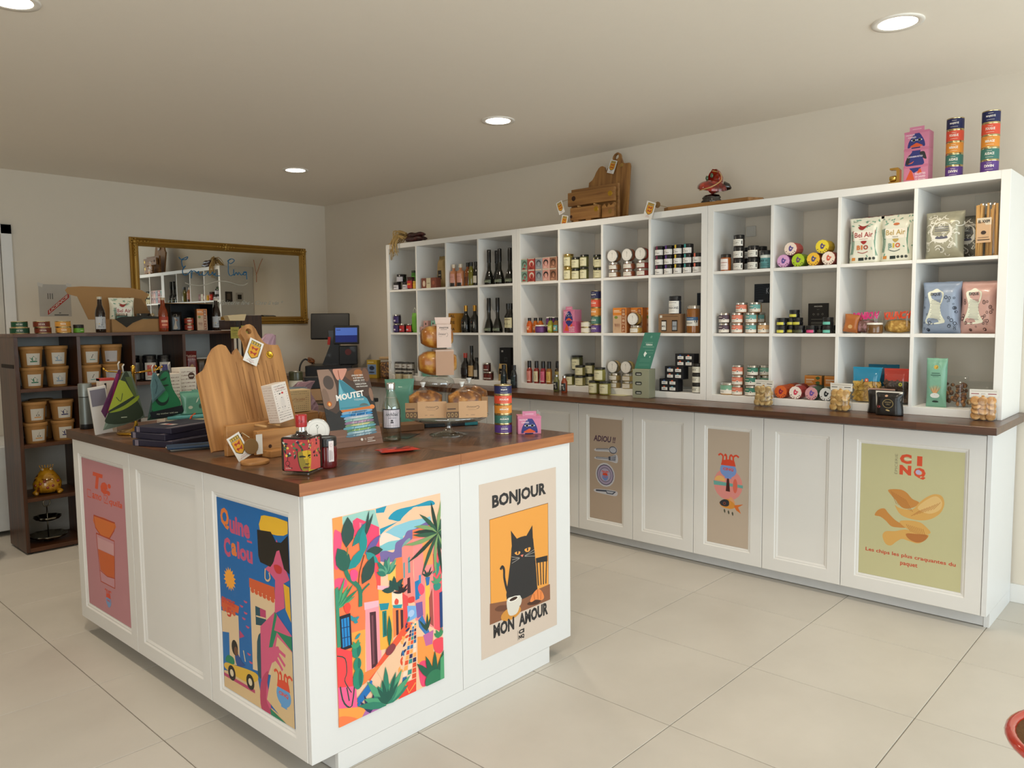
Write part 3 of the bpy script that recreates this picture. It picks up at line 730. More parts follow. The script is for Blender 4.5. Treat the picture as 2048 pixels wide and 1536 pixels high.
# black card stand, black print on the back, junction cover
m = M(); m.box(-.053, 0, 0, .053, .008, .155, mat('141312', .35), .001); A = Art(m, .094, .145, front(-.0001, -.047, .005))
A.ctext('ANCHOÏA', 500, 900, 55, 'cfcac0'); A.ctext('épicerie', 500, 800, 25, '8a8780')
for x in (250, 500, 750): A.ell(x, 640, 50, 32, '9a968c'); A.ell(x, 640, 42, 26, '141312')
for y in (450, 340, 300, 240, 180, 120): A.rect(120, y, 840, y+14, '6a675f', k=False)
o = m.build('menu_card'); o.location = (XS+.14, 1.5990, ROWS[1]+.0005); o.rotation_euler = (0, 0, RW); tag(o, 'black upright card with small grey print among the little black jars', 'sign')
m = M(); m.box(-.065, 0, 0, .065, .003, .11, mat('161a22', .4)); A = Art(m, .13, .11, front(-.0001, -.065, 0))
A.text('K', 560, 480, 120, 300, 'b9bcc2'); A.text('u', 720, 480, 90, 200, 'b9bcc2')
for i in range(7): A.line([(60, 900-i*120), (300, 960-i*130), (520, 860-i*110)], 12, '39404c')
A.rect(200, 60, 420, 160, '9a9aa0')
o = m.build('picture_card'); o.location = (XR-.006, 2.0020, ROWS[1]+.17); o.rotation_euler = (0, 0, RW); tag(o, 'dark picture card fixed on the wall inside the near unit', 'picture')
m = M(); m.box(-.03, -.009, -.03, .03, 0, .03, mat('d8d4cb', .5), .003); m.box(-.022, -.0105, -.022, .022, -.009, .022, mat('d2cec5', .5), .001)
o = m.build('junction_cover'); o.location = (XR-.001, 2.0930, 1.885); o.rotation_euler = (0, 0, RW); tag(o, 'square blank plastic cover plate on the wall inside the near unit', 'cover plate')
# orange biscuit cartons
def crackart(A):
    A.rect(0, 520, 1000, 1000, 'd9832f'); A.rect(0, 930, 1000, 1000, 'e39a4a'); A.rect(80, 780, 560, 830, 'f0d9b8'); A.rect(80, 700, 430, 730, 'f0d9b8'); A.rect(80, 640, 500, 665, 'f0d9b8')
    A.rect(0, 0, 1000, 520, 'c9ab7c'); A.ell(250, 380, 130, 100, '6a4a3a'); A.ell(250, 380, 70, 55, 'c9ab7c')
    for i in range(4): A.smooth([(640, 900-i*230), (800, 960-i*230), (900, 880-i*230), (760, 800-i*230)], '4f6a35')
    A.rect(100, 100, 480, 150, '5a4632')
ck = lambda: carton(.092, .045, .112, 'a9854e', crackart, lambda A: A.rect(0, 0, 1000, 1000, '8d6a3c'), 'cracker_carton')
for y, lb in ((1.6490, 'left'), (1.5430, 'right')): shelf_put('cracker', ck, 2, y, .21+.03, lb+' orange and green cracker carton behind the round tins, near unit', 'orange cracker cartons')
# crisp bags
def crisp(hot):
    ink = '9c2b2a' if hot else 'b59a52'; ink2 = '9c2b2a' if hot else '3a4a48'
    def art(A):
        rnd = random.Random(3 if hot else 4)
        for i in range(26):
            x = rnd.uniform(60, 940); y = rnd.uniform(150, 950) if rnd.random() < .6 else rnd.uniform(780, 960)
            if 180 < x < 820 and 330 < y < 790: continue
            a = rnd.uniform(0, 6.28); A.leaf(x, y, a, rnd.uniform(60, 130), 40, '6d9a84' if i % 3 else '8fb09c')
        for i in range(5): A.line([(100+i*20, 200), (130+i*22, 420), (90+i*25, 700)], 12, '4f8570', 3)
        for i in range(3): A.line([(860+i*20, 150), (850-i*12, 450), (880, 760)], 10, '6d9a84', 3)
        if hot: A.smooth([(360, 830), (480, 800), (620, 830), (700, 880), (560, 770), (400, 770)], '8c2a26'); A.smooth([(330, 800), (450, 760), (560, 770), (470, 720), (370, 740)], '8c2a26')
        else: A.ell(520, 790, 90, 28, 'c06a3c')
        A.rect(170, 480, 850, 705, ink2); A.rect(190, 492, 830, 693, 'ece6d8'); A.text('Bel Air', 225, 560, 560, 110, ink, .012); A.ctext('piment & paprika' if hot else 'nature', 500, 510, 26, ink2)
        A.smooth([(420, 475), (600, 475), (540, 415), (480, 415)], ink)
        A.text('B', 300, 290, 110, 100, 'c8743c' if hot else '7f9a90', .04); A.text('I', 430, 290, 50, 100, 'c8743c' if hot else 'c9b23c', .04); A.text('O', 500, 290, 150, 100, '9c4a3a' if hot else 'c8643c', .05)
        A.line([(330, 250), (480, 215), (640, 250)], 18, ink2, 3)
        A.rect(60, 60, 270, 125, '5a7a48'); A.rect(160, 60, 270, 125, 'c8843c'); A.rect(360, 55, 520, 120, '26302c')
        for x in (590, 700, 810): A.ell(x, 95, 42, 30, '3a3f3a')
    return lambda: bag(.161, .222, .085, 'dcdccb', art, 11 if hot else 12, flat=True)
shelf_put('crisp_hot', crisp(True), 0, 1.3410, .07, 'white and green crisp bag with red lettering, near unit top row', 'tall crisp bags')
shelf_put('crisp_nat', crisp(False), 0, 1.1960, .07, 'white and green crisp bag with gold lettering beside the red one', 'tall crisp bags')
shelf_put('crisp_back', lambda: bag(.17, .236, .06, '9c1f20', None, 14, flat=True), 0, 1.3070, .17, 'dark red crisp bag standing behind the two white ones', 'tall crisp bags')
def silver_art(A):
    rnd = random.Random(8)
    for i in range(44):
        x = rnd.uniform(80, 920); y = rnd.uniform(90, 930); r_ = rnd.uniform(25, 60); a = rnd.uniform(0, 6.28)
        A.line([(x+r_*math.cos(a+t)*(1+.35*t), y+.8*r_*math.sin(a+t)*(1+.2*t)) for t in (0, .8, 1.6, 2.4, 3.2)], 24, 'dcd9cc', 2, k=(i % 8 == 0))
    A.ell(470, 560, 290, 225, 'dedbcf', n=28)
    for y in (660, 620, 580): A.rect(290, y, 660, y+16, '6a6a70')
    A.smooth([(310, 430), (360, 480), (420, 460), (470, 485), (540, 460), (600, 480), (640, 430), (470, 415)], '5c5c6a')
    A.ctext('croustilles', 470, 520, 28, '77777a'); A.rect(430, 170, 480, 230, '77756a')
shelf_put('silver', lambda: bag(.165, .215, .09, '9f9b85', silver_art, 21, m_=mat('a6a28c', .3, .25, bump=.35, bs=22)), 0, 0.9960, .075, 'silvery beige bag with white scrolls and round white label, top right of near unit', 'scroll-patterned crisp bags')
shelf_put('silver_b', lambda: bag(.15, .2, .07, '6a665a', silver_art, 23, m_=mat('6c685c', .35, .2, bump=.3, bs=22)), 0, 0.9250, .19, 'darker scroll-patterned bag standing behind the silvery one', 'scroll-patterned crisp bags')
def sticks(q, rr):
    for i in range(20):
        x = rr.uniform(-.038, .038); y = rr.uniform(-.018, .018); a = rr.uniform(-.006, .006); h = rr.uniform(.205, .235)
        q.tube([(x, y, .004), (x+a, y, h/2), (x+2*a, y, h)], .0052, mat('d0a05e', .6), 7)
shelf_put('sticks', lambda: bag(.108, .275, .05, 'ffffff', lambda A: (A.rect(130, 220, 690, 610, 'dcb48c'), A.rect(130, 500, 690, 615, 'e8d6bc'), A.text('EL XXIPI', 190, 535, 440, 45, '26201c', .03), A.ell(400, 380, 100, 30, '3a2a22'), A.rect(200, 300, 600, 308, '7a5c44'), A.rect(180, 260, 640, 272, '3a2a22')), 31, m_=film(), flat=True, contents=sticks, name='breadstick_bag'), 0, 0.8140, .06, 'clear bag of long breadsticks with a tan label, far right of near unit')
# middle row: packets
def packet(c, c2): return lambda: bag(.07, .088, .02, c, lambda A: (A.rect(80, 560, 920, 940, c2), A.ell(500, 320, 160, 110, 'caa06a')), 41)
for i, (c, y, s) in enumerate((('a8622c', 1.4420, .05), ('9a4f28', 1.4350, .075), ('b0683a', 1.4310, .10))):
    shelf_put('pack%d' % i, packet(c, ('6f8a4a', 'b0923c', '5f9a80')[i]), 1, y, s, ('first', 'second', 'third')[i]+' of the small orange-brown packets leaning at the cube side', 'small leaning packets', .006, tilt=(0, .14, 0))
def gum(word, c, fill): return lambda: bag(.15, .115, .05, 'ffffff', lambda A: A.text(word, 70, 560, 820, 330, c, .06, 0, 60), 51, m_=film(), contents=lambda q, rr: q.lathe([(.02, .003), (.062, .012), (.066, .03), (.05, .06), (.01, .066)], fill, 16, rx=lambda a, z: 1 if abs(math.sin(a)) < .3 else .5+.3*abs(math.cos(a))))
shelf_put('gum_pink', gum('BONBON', 'd02a78', flecks('f_mauve', '6a4a44', 'a9838a', scale=50)), 1, 1.3360, .09, 'clear sweet bag with bold pink lettering, near unit middle row', 'clear sweet bags')
shelf_put('gum_or', gum('KRUNCH', 'dd4a22', flecks('f_gold', 'a37a32', 'd0ac5c', scale=60)), 1, 1.1900, .09, 'clear sweet bag with bold orange lettering, near unit middle row', 'clear sweet bags')
shelf_put('whitejar', lambda: jar(.037, .052, '6b4a28', 'e2dfd6', .18, None, name='jar'), 1, 1.2830, .042, 'low brown jar with flat white lid in front of the sweet bags')
def cloudbag(c, ink, seed):
    def art(A):
        rnd = random.Random(seed)
        for i in range(40):
            x = rnd.uniform(70, 930); y = rnd.uniform(70, 720)
            if 170 < x < 620 and y > 220: continue
            r_ = rnd.uniform(18, 46); A.ell(x, y, r_, r_*.8, ink, k=False); A.n += 1; A.ell(x, y, r_*.62, r_*.5, c); 
            if i % 3 == 0: A.ell(x, y, r_*.3, r_*.24, ink)
        A.smooth([(180, 780), (300, 830), (400, 870), (500, 830), (600, 780), (580, 640), (520, 520), (560, 360), (640, 210), (150, 200), (210, 400), (250, 560)], 'dfe0cc', 3)
        A.text('EXQUIS', 260, 725, 260, 65, '35353a', .03)
        for i in range(14): A.rect(290-(i % 3)*18, 640-i*29, 520+(i % 2)*22, 647-i*29, '6a6a66', k=False)
        A.n += 1
    return art
shelf_put('bluebag', lambda: bag(.165, .238, .085, '8d9bb0', cloudbag('8d9bb0', '2f3642', 5), 61), 1, 0.9990, .075, 'grey-blue crisp bag with dark swirls and pale label, near unit', 'swirl-printed crisp bags')
shelf_put('pinkbag', lambda: bag(.155, .235, .08, 'c9a096', cloudbag('c9a096', '4a3430', 6), 62), 1, 0.8460, .08, 'dusty pink crisp bag with dark flowers beside the grey-blue one', 'swirl-printed crisp bags')
shelf_put('greybag', lambda: bag(.17, .216, .06, '5d6472', None, 63), 1, 0.9400, .19, 'dark grey bag standing behind the blue and pink ones', 'swirl-printed crisp bags')
# bottom row: pasta, breadstick pack, biscuits
def pasta(c1, c2):
    mm = flecks('pasta'+c1, c1, c2, scale=30, rough=.6)
    def f(q, rr):
        for i in range(70):
            x = rr.uniform(-.058, .058); y = rr.uniform(-.03, -.006); z = rr.uniform(.018, .108); a = rr.uniform(0, 6.28); b = rr.uniform(-.7, .7)
            R = Matrix.Translation((x, y, z)) @ Matrix.Rotation(a, 4, 'Y') @ Matrix.Rotation(b, 4, 'X'); q.X = R; q.box(-.013, -.0012, -.006, .013, .0012, .006, mm)
            q.X = None
        q.box(-.06, -.012, .004, .06, .026, .1, mm, .01)
    return f
shelf_put('pasta_y', lambda: bag(.15, .178, .082, 'ffffff', lambda A: (A.rect(40, 600, 950, 985, '1583a8'), A.ell(560, 640, 65, 50, 'd04a30'), A.ell(560, 640, 28, 22, 'e8d8b0')), 71, m_=film(), flat=True, contents=pasta('b58a35', 'd9b257')), 2, 1.3190, .07, 'clear bag of yellow ribbon pasta with turquoise header, near unit')
shelf_put('pasta_d', lambda: bag(.13, .175, .075, 'ffffff', lambda A: (A.rect(40, 640, 960, 985, 'b23324'), A.ell(700, 560, 70, 50, 'b5b23a'), A.ell(700, 560, 26, 20, '26201c')), 72, m_=film(), flat=True, contents=pasta('3a2a20', '5c4632')), 2, 1.1810, .08, 'clear bag of dark pasta with red header beside the turquoise one')
shelf_put('pasta_b', lambda: bag(.15, .185, .06, '1a6f8e', None, 73), 2, 1.2790, .18, 'turquoise pasta bag standing behind the two clear ones')
def tealpack(A):
    A.ell(500, 820, 110, 42, 'c9a94a'); A.ell(500, 820, 75, 28, '8a7430')
    for i in range(9):
        a = PI*i/8; A.leaf(500+170*math.cos(a), 815+70*math.sin(a), a, 40, 18, '3f6a58')
    A.rect(290, 690, 700, 703, '2f5246'); A.rect(250, 650, 740, 664, '2f5246'); A.rect(340, 625, 650, 634, '4f7a68')
    for i, a in enumerate((1.0, 1.2, 1.4, 1.57, 1.75, 1.95, 2.15)): A.leaf(480, 250, a, 560, 40, ('c98a52', 'dcb07a')[i % 2])
    A.ell(480, 240, 230, 52, 'e2e6e0'); A.smooth([(330, 110), (420, 135), (600, 130), (640, 105), (480, 95)], '20302c')
shelf_put('tealpack', lambda: bag(.088, .228, .036, '7cae95', tealpack, 81, taper=-.02), 2, 1.0050, .052, 'tall mint green breadstick pack with a sun emblem, near unit bottom row')
def nuts(c1, c2, W=.045, H=.1, D=.02, n=40):
    mm = flecks('nut'+c1, c1, c2, scale=45)
    def f(q, rr):
        for i in range(n):
            q.ball((rr.uniform(-W, W), rr.uniform(-D, D), .01+rr.uniform(0, H)), (rr.uniform(.007, .013), .008, rr.uniform(.007, .013)), mm, 8)
    return f
shelf_put('brownbis', lambda: bag(.115, .145, .07, 'ffffff', lambda A: (A.rect(30, 150, 220, 820, 'e4e2da'), A.rect(70, 300, 110, 700, '3a3a44')), 82, m_=film(), flat=True, contents=nuts('5a3820', 'a9733c')), 2, 0.9420, .11, 'clear bag of brown crackers right of the mint green pack')
shelf_put('clearpack', lambda: bag(.13, .12, .07, 'ffffff', None, 83, m_=film(), flat=True, contents=nuts('8a6a48', 'c8a878', .05, .02, .02, 16)), 2, 0.8460, .15, 'half empty clear bag behind the last cookie bag')
# cookie bags with folded header cards, on the worktop in front of the unit
def cookiebag(c1, c2, seed, stripe):
    def f():
        t = empty('cookie_bag'); ck = flecks('cookie%d' % seed, c1, c2, scale=35, rough=.7, bump=.6); rr = random.Random(seed)
        m = M(); prof = [(.0, .0), (.017, .0005), (.02, .003), (.0195, .007), (.012, .0085), (.0, .009)]; m.lathe(prof, ck, 16, cap=False); proto = None
        spots = []
        for lay in range(4):
            for col in range(3): spots.append((-.028+col*.028+rr.uniform(-.003, .003), rr.uniform(-.014, -.006), .02+lay*.022, 1.3+rr.uniform(-.5, .4), rr.uniform(-.5, .5)))
            for col in range(2): spots.append((-.02+col*.04, .014, .018+lay*.023, rr.uniform(.2, 1.2), rr.uniform(-.9, .9)))
        for x, y, z, a, b in spots:
            if proto is None: o = proto = m.build('cookie', t)
            else: o = proto.copy(); COL.objects.link(o); o.parent = t; KIDS[t.name].append(o)
            o.location = (x, y, z); o.rotation_euler = (a, b, 0)
        m = M(); m.lathe([(.02, .0005), (.052, .003), (.054, .03), (.05, .085), (.04, .108)], film(), 20, rx=lambda a, z: 1 if z > 2 else (.62+.38*abs(math.cos(a))), cap=False); m.build('film', t)
        m = M(); m.box(-.055, -.0015, .098, .055, .0015, .136, mat('dedbd2', .6))
        A = Art(m, .11, .038, front(-.0016, -.055, .098)); A.rect(60, 700, 940, 860, 'c9c4b8'); A.rect(60, 440, 330, 530, stripe); A.rect(640, 440, 930, 530, stripe); A.ctext('galettes', 480, 420, 130, '6a6258'); A.ell(470, 230, 60, 90, 'c08a3c'); A.rect(700, 150, 900, 200, '9a958c')
        m.build('header_card', t, 'folded white header card'); t['_cat'] = 'cookie bag'; return t
    return f
WZ = ZT+.0006
for k, (key, xy, rz, lab, c1, c2, st) in enumerate((('cb1', (3.8490, 1.7940), -.15, 'clear bag of pale round cookies in front of the low silver-lidded jars', 'b08f5a', 'd6bc88', '33332c'),
        ('cb2', (3.8630, 1.4030), -.1, 'clear bag of golden round cookies standing before the round tins', 'bb9152', 'dcb97a', '33332c'),
        ('cb3', (3.9410, 0.7930), .1, 'clear bag of rosy round cookies at the right end of the worktop', 'b9854c', 'd9aa72', '8a2436'))):
    put(key, cookiebag(c1, c2, 90+k, st), (min(xy[0]+.012, XS-.038), xy[1], WZ), RW+rz, lab, 'cookie bags with folded header cards')
def coffee(A):
    A.poly([(0, 1000), (960, 1000), (960, 620), (560, 700), (180, 480), (0, 350)], 'ddd8cc'); A.ell(520, 500, 210, 190, '8a7a50'); A.ell(520, 500, 180, 165, '14110f')
    A.ctext('GRAND', 520, 530, 60, 'a9966a', maxw=260); A.ctext('CRU', 520, 440, 60, 'a9966a'); A.ell(170, 360, 70, 55, 'a04a48'); A.smooth([(440, 230), (500, 260), (600, 210), (540, 190)], 'cbb27a'); A.ell(450, 820, 60, 40, 'c49a7c')
put('coffee', lambda: bag(.125, .112, .055, '171412', coffee, 95, flat=True), (XS-.088, (3.9400, 1.1660)[1], WZ), RW-.05, 'black and white pouch with a round crest in front of the dark pasta', 'black and white pouches')
put('coffee2', lambda: bag(.125, .118, .05, '171412', lambda A: (A.poly([(0, 1000), (1000, 1000), (1000, 560), (0, 640)], 'd9d3c6'), A.rect(0, 930, 1000, 1000, 'b08a78'), A.text('o3', 420, 740, 160, 90, '9a3a30')), 96, flat=True), (XS-.03, (4.2810, 1.2220)[1], WZ), RW-.05, 'second black and white pouch, standing just behind the crested one', 'black and white pouches')
# on top of the nearest unit
TZ = SZ1+.0004
def duckpart(A, k):
    blue, orng = '2f3578', 'd9582c'
    if k == 2:   # head
        A.smooth([(150, 40), (170, 330), (260, 560), (430, 860), (600, 870), (740, 600), (830, 330), (840, 60), (640, 120), (350, 120)], blue)
        A.text('TROIS OEUFS', 60, 880, 420, 90, 'f0dfe6', .02); A.text('FAÇON DE', 60, 740, 360, 90, 'f0dfe6', .02); A.text('CANARD', 150, 600, 330, 90, 'f0dfe6', .02)
        for x in (390, 620): A.poly([(x-120, 470), (x, 560), (x+120, 470), (x, 380)], 'f4f0ea'); A.ell(x, 470, 66, 75, '14141c')
        A.smooth([(240, 110), (400, 240), (500, 300), (600, 240), (760, 110), (500, 70)], orng); A.rect(300, 0, 660, 60, '20245a')
    if k == 1:
        A.smooth([(300, 1000), (330, 800), (150, 520), (60, 200), (120, 0), (780, 0), (800, 300), (680, 700), (640, 1000)], blue, 3)
        A.smooth([(80, 150), (130, 500), (260, 650), (240, 300), (200, 60)], '2a2a2e'); A.smooth([(640, 720), (820, 760), (900, 500), (920, 300), (760, 420)], '2a2a2e')
        A.text('CONSERVISTES', 150, 470, 620, 90, 'e2d6e4', .03); A.smooth([(180, 120), (330, 130), (420, 260), (300, 180)], 'd9653c')
    if k == 0:
        A.poly([(180, 1000), (780, 1000), (640, 700), (420, 560), (260, 800)], blue); A.poly([(280, 780), (340, 700), (460, 160), (100, 200)], orng); A.poly([(640, 800), (700, 760), (760, 520), (540, 500)], orng)
        A.text('RILLETTES', 480, 440, 420, 110, 'f0dfe6', .02); A.text('DE CANARD', 480, 270, 420, 110, 'f0dfe6', .02); A.text('LE FESTIN', 480, 100, 420, 110, 'f0dfe6', .02)
def duckbox(k, w=.088, h=.074, tab=True):
    def f():
        t = carton(w, .075, h, 'cf7f9c', lambda A: duckpart(A, k), None, 'gift_carton')
        if tab: m = M(); m.box(-w*.3, -.0355, h+.0002, w*.3, -.0335, h+.020, mat('cf7f9c', .55)); A = Art(m, w*.6, .02, front(-.0356, -w*.3, h)); A.rect(200, 380, 800, 460, 'efd3dc'); m.build('handle_tab', t)
        m = M(); m.box(-w/2-.0012, -.0375, h-.0105, w/2+.0012, -.0378, h-.0005, mat('c87392', .55)); m.build('lid_flap', t)
        return t
    return f
yd = 1.1260
for k in range(3): put('duckb%d' % k, duckbox(k, .105, .0785, k == 2), (XS+.1, yd, TZ+k*.0788), RW, 'pink gift carton with '+('orange duck feet, lowest', 'blue duck body, middle', 'blue duck head, topmost')[k]+' of the tower above the near unit', 'pink duck gift cartons')
TIN = (('5a3a84', 'DIVIN'), ('3f7468', 'AUDACE'), ('de8f34', 'MIRAGE'), ('dd5238', 'FOUGUE'), ('1f2352', 'MAJESTÉ'))
def tin(c, word, r=.036, h=.053):
    def f():
        t = empty('tin'); met = mat('cbb98a', .25, 1.)
        m = M(); m.lathe([(r*.9, .001), (r*1.0, .0), (r*1.01, .0015), (r*.985, .0035), (r*.985, h-.0035), (r*1.01, h-.0015), (r*1.0, h), (r*.94, h-.0002), (r*.93, h-.002), (0, h-.002)], met, 26, cap=False); m.build('can', t)
        m = M(); hh = h-.0085; w = 2*PI*r*.985*.98; A = Art(m, w, hh, wrap(r*.988, .0043, 0, 0, -PI*.98)); A.seg = 40; A.rect(0, 0, 1000, 1000, c); A.seg = 6
        A.rect(455, 790, 545, 820, 'e8dfd2'); A.rect(430, 180, 570, 205, 'e8dfd2'); A.ctext(word, 500, 400, 260, 'f0e9de', .03, maxw=170); m.build('label', t)
        t['_cat'] = 'tin'; return t
    return f
TN = ('purple', 'green', 'amber', 'orange-red', 'navy')
def tower(x, y, z, rz, where, rows=range(5)):
    zz = z
    for n, k in enumerate(rows):
        put('tin%d' % k, tin(*TIN[k]), (x, y, zz), rz, TN[k]+' tin '+('at the bottom', 'second from bottom', 'in the middle', 'fourth up', 'at the top')[k]+', tin tower '+where, 'stacked coloured tins'); zz += .0533
tower(XS+.085, 0.9710, TZ, RW+.1, 'left of the two above the near unit')
tower(XS+.06, 0.8250, TZ, RW+.15, 'at the right end above the near unit')
# brass clamp
m = M(); br = mat('b98f45', .3, .8)
m.prism([(-.022, 0), (.022, 0), (.026, .006), (.026, .062), (.018, .072), (-.018, .072), (-.018, .064), (.008, .062), (.012, .055), (.012, .012), (.006, .008), (-.022, .008)], -.014, .014, br, lambda x, y, z: (x, z, y))
m.X = Matrix.Translation((-.006, 0, .024)) @ Matrix.Rotation(PI/2, 4, 'Y'); m.lathe([(.012, -.014), (.014, -.01), (.014, .01), (.012, .014)], mat('d8b45c', .2, 1.), 16); m.X = None
o = m.build('tape_holder'); o.location = (XS+.03, 1.2080, TZ); o.rotation_euler = (0, 0, RW); tag(o, 'small brass C-shaped holder on top of the near unit', 'tape holder')

# ================================================================ goods in the middle shelf unit
MU = ', middle unit'
# small patterned sardine cartons, five columns, two high
def sard(c1, c2, c3):
    def art(A):
        A.rect(0, 0, 1000, 60, 'c6b8a6'); A.rect(0, 940, 1000, 1000, 'c6b8a6'); A.ell(480, 560, 340, 260, c2); A.ell(480, 480, 230, 200, c1); A.ell(520, 420, 90, 120, c3); A.rect(880, 0, 1000, 1000, c3); A.smooth([(120, 160), (350, 260), (600, 180), (820, 240), (600, 120), (300, 100)], c3)
    return lambda: carton(.062, .06, .0785, c1, art, None, 'sardine_carton')
for k, (px, c) in enumerate(((1055.5, ('7f9f8e', '4a5f50', 'a03a34')), (1071, ('b4453c', 'd8c8b8', '7a2a26')), (1087, ('8a8e94', '4a5058', '9aa0a2')), (1100, ('c98f84', '2a2626', 'd8b0a4')), (1112, ('8a5f4a', '4a3428', 'b98a70')))):
    for z in (0, .0788): shelf_put('sard%d' % k, sard(*c), 0, 3.5410-k*.0632, .035, ('green', 'red', 'grey', 'pink', 'brown')[k]+' patterned sardine carton, '+('lower' if z == 0 else 'upper')+' layer, top left cube'+MU, 'patterned sardine cartons', z)
def pickl(A): A.text('Confit', 120, 640, 620, 130, '4a4a3c', .01); bars(A, 120, 480, 500, '9a9a80', 3, 90, 26); A.ell(160, 130, 60, 90, '2a2a22')
CRM = 'd9d3ae'
pj = {'tall': lambda: jar(.033, .084, '8a7a3c', 'gold', .14, CRM, (.12, .86), .95, pickl), 'mid': lambda: jar(.033, .072, '6f6a34', '1d1f1c', .2, CRM, (.1, .95), 1.1, pickl), 'slim': lambda: jar(.029, .078, '5c5a30', '1d1f1c', .16, CRM, (.1, .9), 1.1, pickl), 'wide': lambda: jar(.034, .066, '77703a', '1d1f1c', .2, CRM, (.1, .95), 1.1, pickl)}
def pk(kind, row, y, s, z, lab): shelf_put('pj_'+kind, pj[kind], row, y, s, lab, 'jars of preserved vegetables', z)
ya = 3.2000
pk('tall', 0, ya, .05, 0, 'lower of two gold-lidded cream label jars, top row second cube'+MU)
pk('tall', 0, ya, .05, .0845, 'upper of two gold-lidded cream label jars, top row second cube'+MU)
for i, (px, kd) in enumerate(((3.1300, 'mid'), (3.0660, 'slim'), (3.0140, 'slim'), (2.9590, 'wide'))):
    zz = {'mid': .0725, 'slim': .0785, 'wide': .0665}[kd]; w = ('first', 'second', 'third', 'last')[i]
    if i == 3: px = px-.012
    pk(kd, 0, px, (.05, .05, .12, .05)[i], 0, 'bottom black-lidded pickle jar, '+w+' column, top second cube'+MU)
    pk(kd, 0, px, (.05, .05, .12, .05)[i], zz, 'top black-lidded pickle jar, '+w+' column, top second cube'+MU)
# honey-lidded low jars and one turned on its side on each pair
def lidprint(A, r=0):
    A.ell(500, 500, 480, 480, 'cfccc6', n=28); A.ell(500, 500, 430, 430, 'e6e3dc', n=28); A.ell(500, 500, 330, 330, 'bdbab3', n=28); A.ell(500, 500, 322, 322, 'e9e6df', n=28); A.line([(500, 300), (500, 600), (440, 700)], 14, '7a7a72', 2); A.line([(500, 560), (570, 680)], 14, '7a7a72'); A.ell(500, 720, 40, 30, '8a8a82')
def lowjar(c='7a4a22', h=.046): return lambda: jar(.038, h, c, 'silver', .3, 'e2ddd2', (.15, .9), .8, lambda A: bars(A, 120, 620, 700, 'b4ac9c', 2, 260, 60))
def sidejar(c='7a4a22', h=.05, r=.038):
    def f():
        t = empty('jar'); m = M(); m.X = Matrix.Translation((0, h/2, 0)) @ Matrix.Rotation(PI/2, 4, 'X'); m.lathe([(r*.9, 0), (r, .004), (r, h*.66), (r*.94, h*.7)], glossy(c), 24); m.build('body', t)
        m = M(); m.X = Matrix.Translation((0, h/2, 0)) @ Matrix.Rotation(PI/2, 4, 'X'); m.lathe([(r*.95, h*.7), (r*1.01, h*.72), (r*1.01, h*.96), (r*.97, h)], mat('c9c7c2', .25, 1.), 28); m.build('lid', t)
        m = M(); A = Art(m, 2*r, 2*r, front(-h/2-.0002, -r, -r)); lidprint(A); m.build('lid_print', t); t['_cat'] = 'jar'; return t
    return f
for row, pxs, c, cube in ((0, (2.8280, 2.7200, 2.6230), ('7a4a22', '8a4a30', '8a2a20'), 'top row third cube'), (2, (2.8280, 2.7280), ('a08a5a', 'b09a60'), 'bottom row third cube')):
    for i, y in enumerate(pxs):
        key = 'low'+c[i]
        for z, l in ((0, 'lowest'), (.0465, 'second')): shelf_put(key, lowjar(c[i]), row, y, .05, l+' low silver-lidded jar, '+('left', 'next', 'right')[i]+' pile, '+cube+MU, 'low silver-lidded jars', z)
        shelf_put('side'+c[i], sidejar(c[i]), row, y, .045, 'jar lying with its white lid facing out, '+('left', 'next', 'right')[i]+' pile, '+cube+MU, 'jars turned lid outwards', .0935+.0385, tilt=None)
# spice jars three high, five columns
SP = (('7a2a4a', '2a1a24'), ('5a3a8a', '241c34'), ('d8b83a', '26221c'), ('3f9a9a', '1c2628'), ('d8705a', '2a201c'))
def spice(tabc):
    def art(A): A.rect(60, 560, 420, 640, '8c8a86'); A.text('SEL FIN', 60, 250, 600, 190, '2a2a2c', .02)
    def f():
        t = jar(.0305, .0555, '241d20', '17161a', .38, 'e4e1dc', (.08, .98), 1.15, art); m = M(); A = Art(m, .012, .02, wrap(.0309, .0345, 0, 0, -.35)); A.rect(0, 0, 1000, 1000, tabc); m.build('lid_tab', t, 'coloured seal tab'); return t
    return f
y0 = 2.5000
for c in range(5):
    for l in range(3):
        if c == 4 and l == 2: continue
        shelf_put('spice%d' % c, spice(SP[c][0]), 0, y0-c*.0625, .045, 'white label spice jar with '+('maroon', 'purple', 'yellow', 'teal', 'coral')[c]+' tab, '+('bottom', 'middle', 'top')[l]+' layer'+MU, 'spice jars stacked three high', l*.0558)
shelf_put('spice3', spice(SP[3][0]), 0, y0-.16, .115, 'white label spice jar with teal tab, rear rank'+MU, 'spice jars stacked three high')
# middle row, first cube: sauces and purple jars
SB = [(.019, 0), (.0205, .004), (.0205, .062), (.012, .078), (.0105, .083)]
def sauce(c, lc, cap='151314', art=None): return lambda: bottle(SB, c, cap, [(.012, .082), (.012, .1), (.0115, .102)], lc, (.014, .052), 1.1, art, name='sauce_bottle')
sa = lambda A: (A.rect(300, 200, 700, 520, 'e8c8a0'), A.rect(150, 640, 850, 720, 'f0d8b8'))
for i, (px, s, key, c, lc, w) in enumerate(((1059, .035, 'so1', 'c0561c', 'cf5a22', 'left orange'), (1070, .09, 'so2', 'b8621c', 'c46a24', 'second orange'), (1080, .09, 'so2', 'b8621c', 'c46a24', 'third orange'), (1100.5, .035, 'so3', '8a8a2a', 'a9a83a', 'yellow-green'), (1112.5, .035, 'so4', '7a5a2a', '4f9a98', 'teal labelled'))):
    pass
shelf_put('so1', sauce('c0561c', 'cf5a22', art=sa), 1, 3.5240, .03, 'orange sauce bottle at the left front, middle row first cube'+MU, 'small sauce bottles')
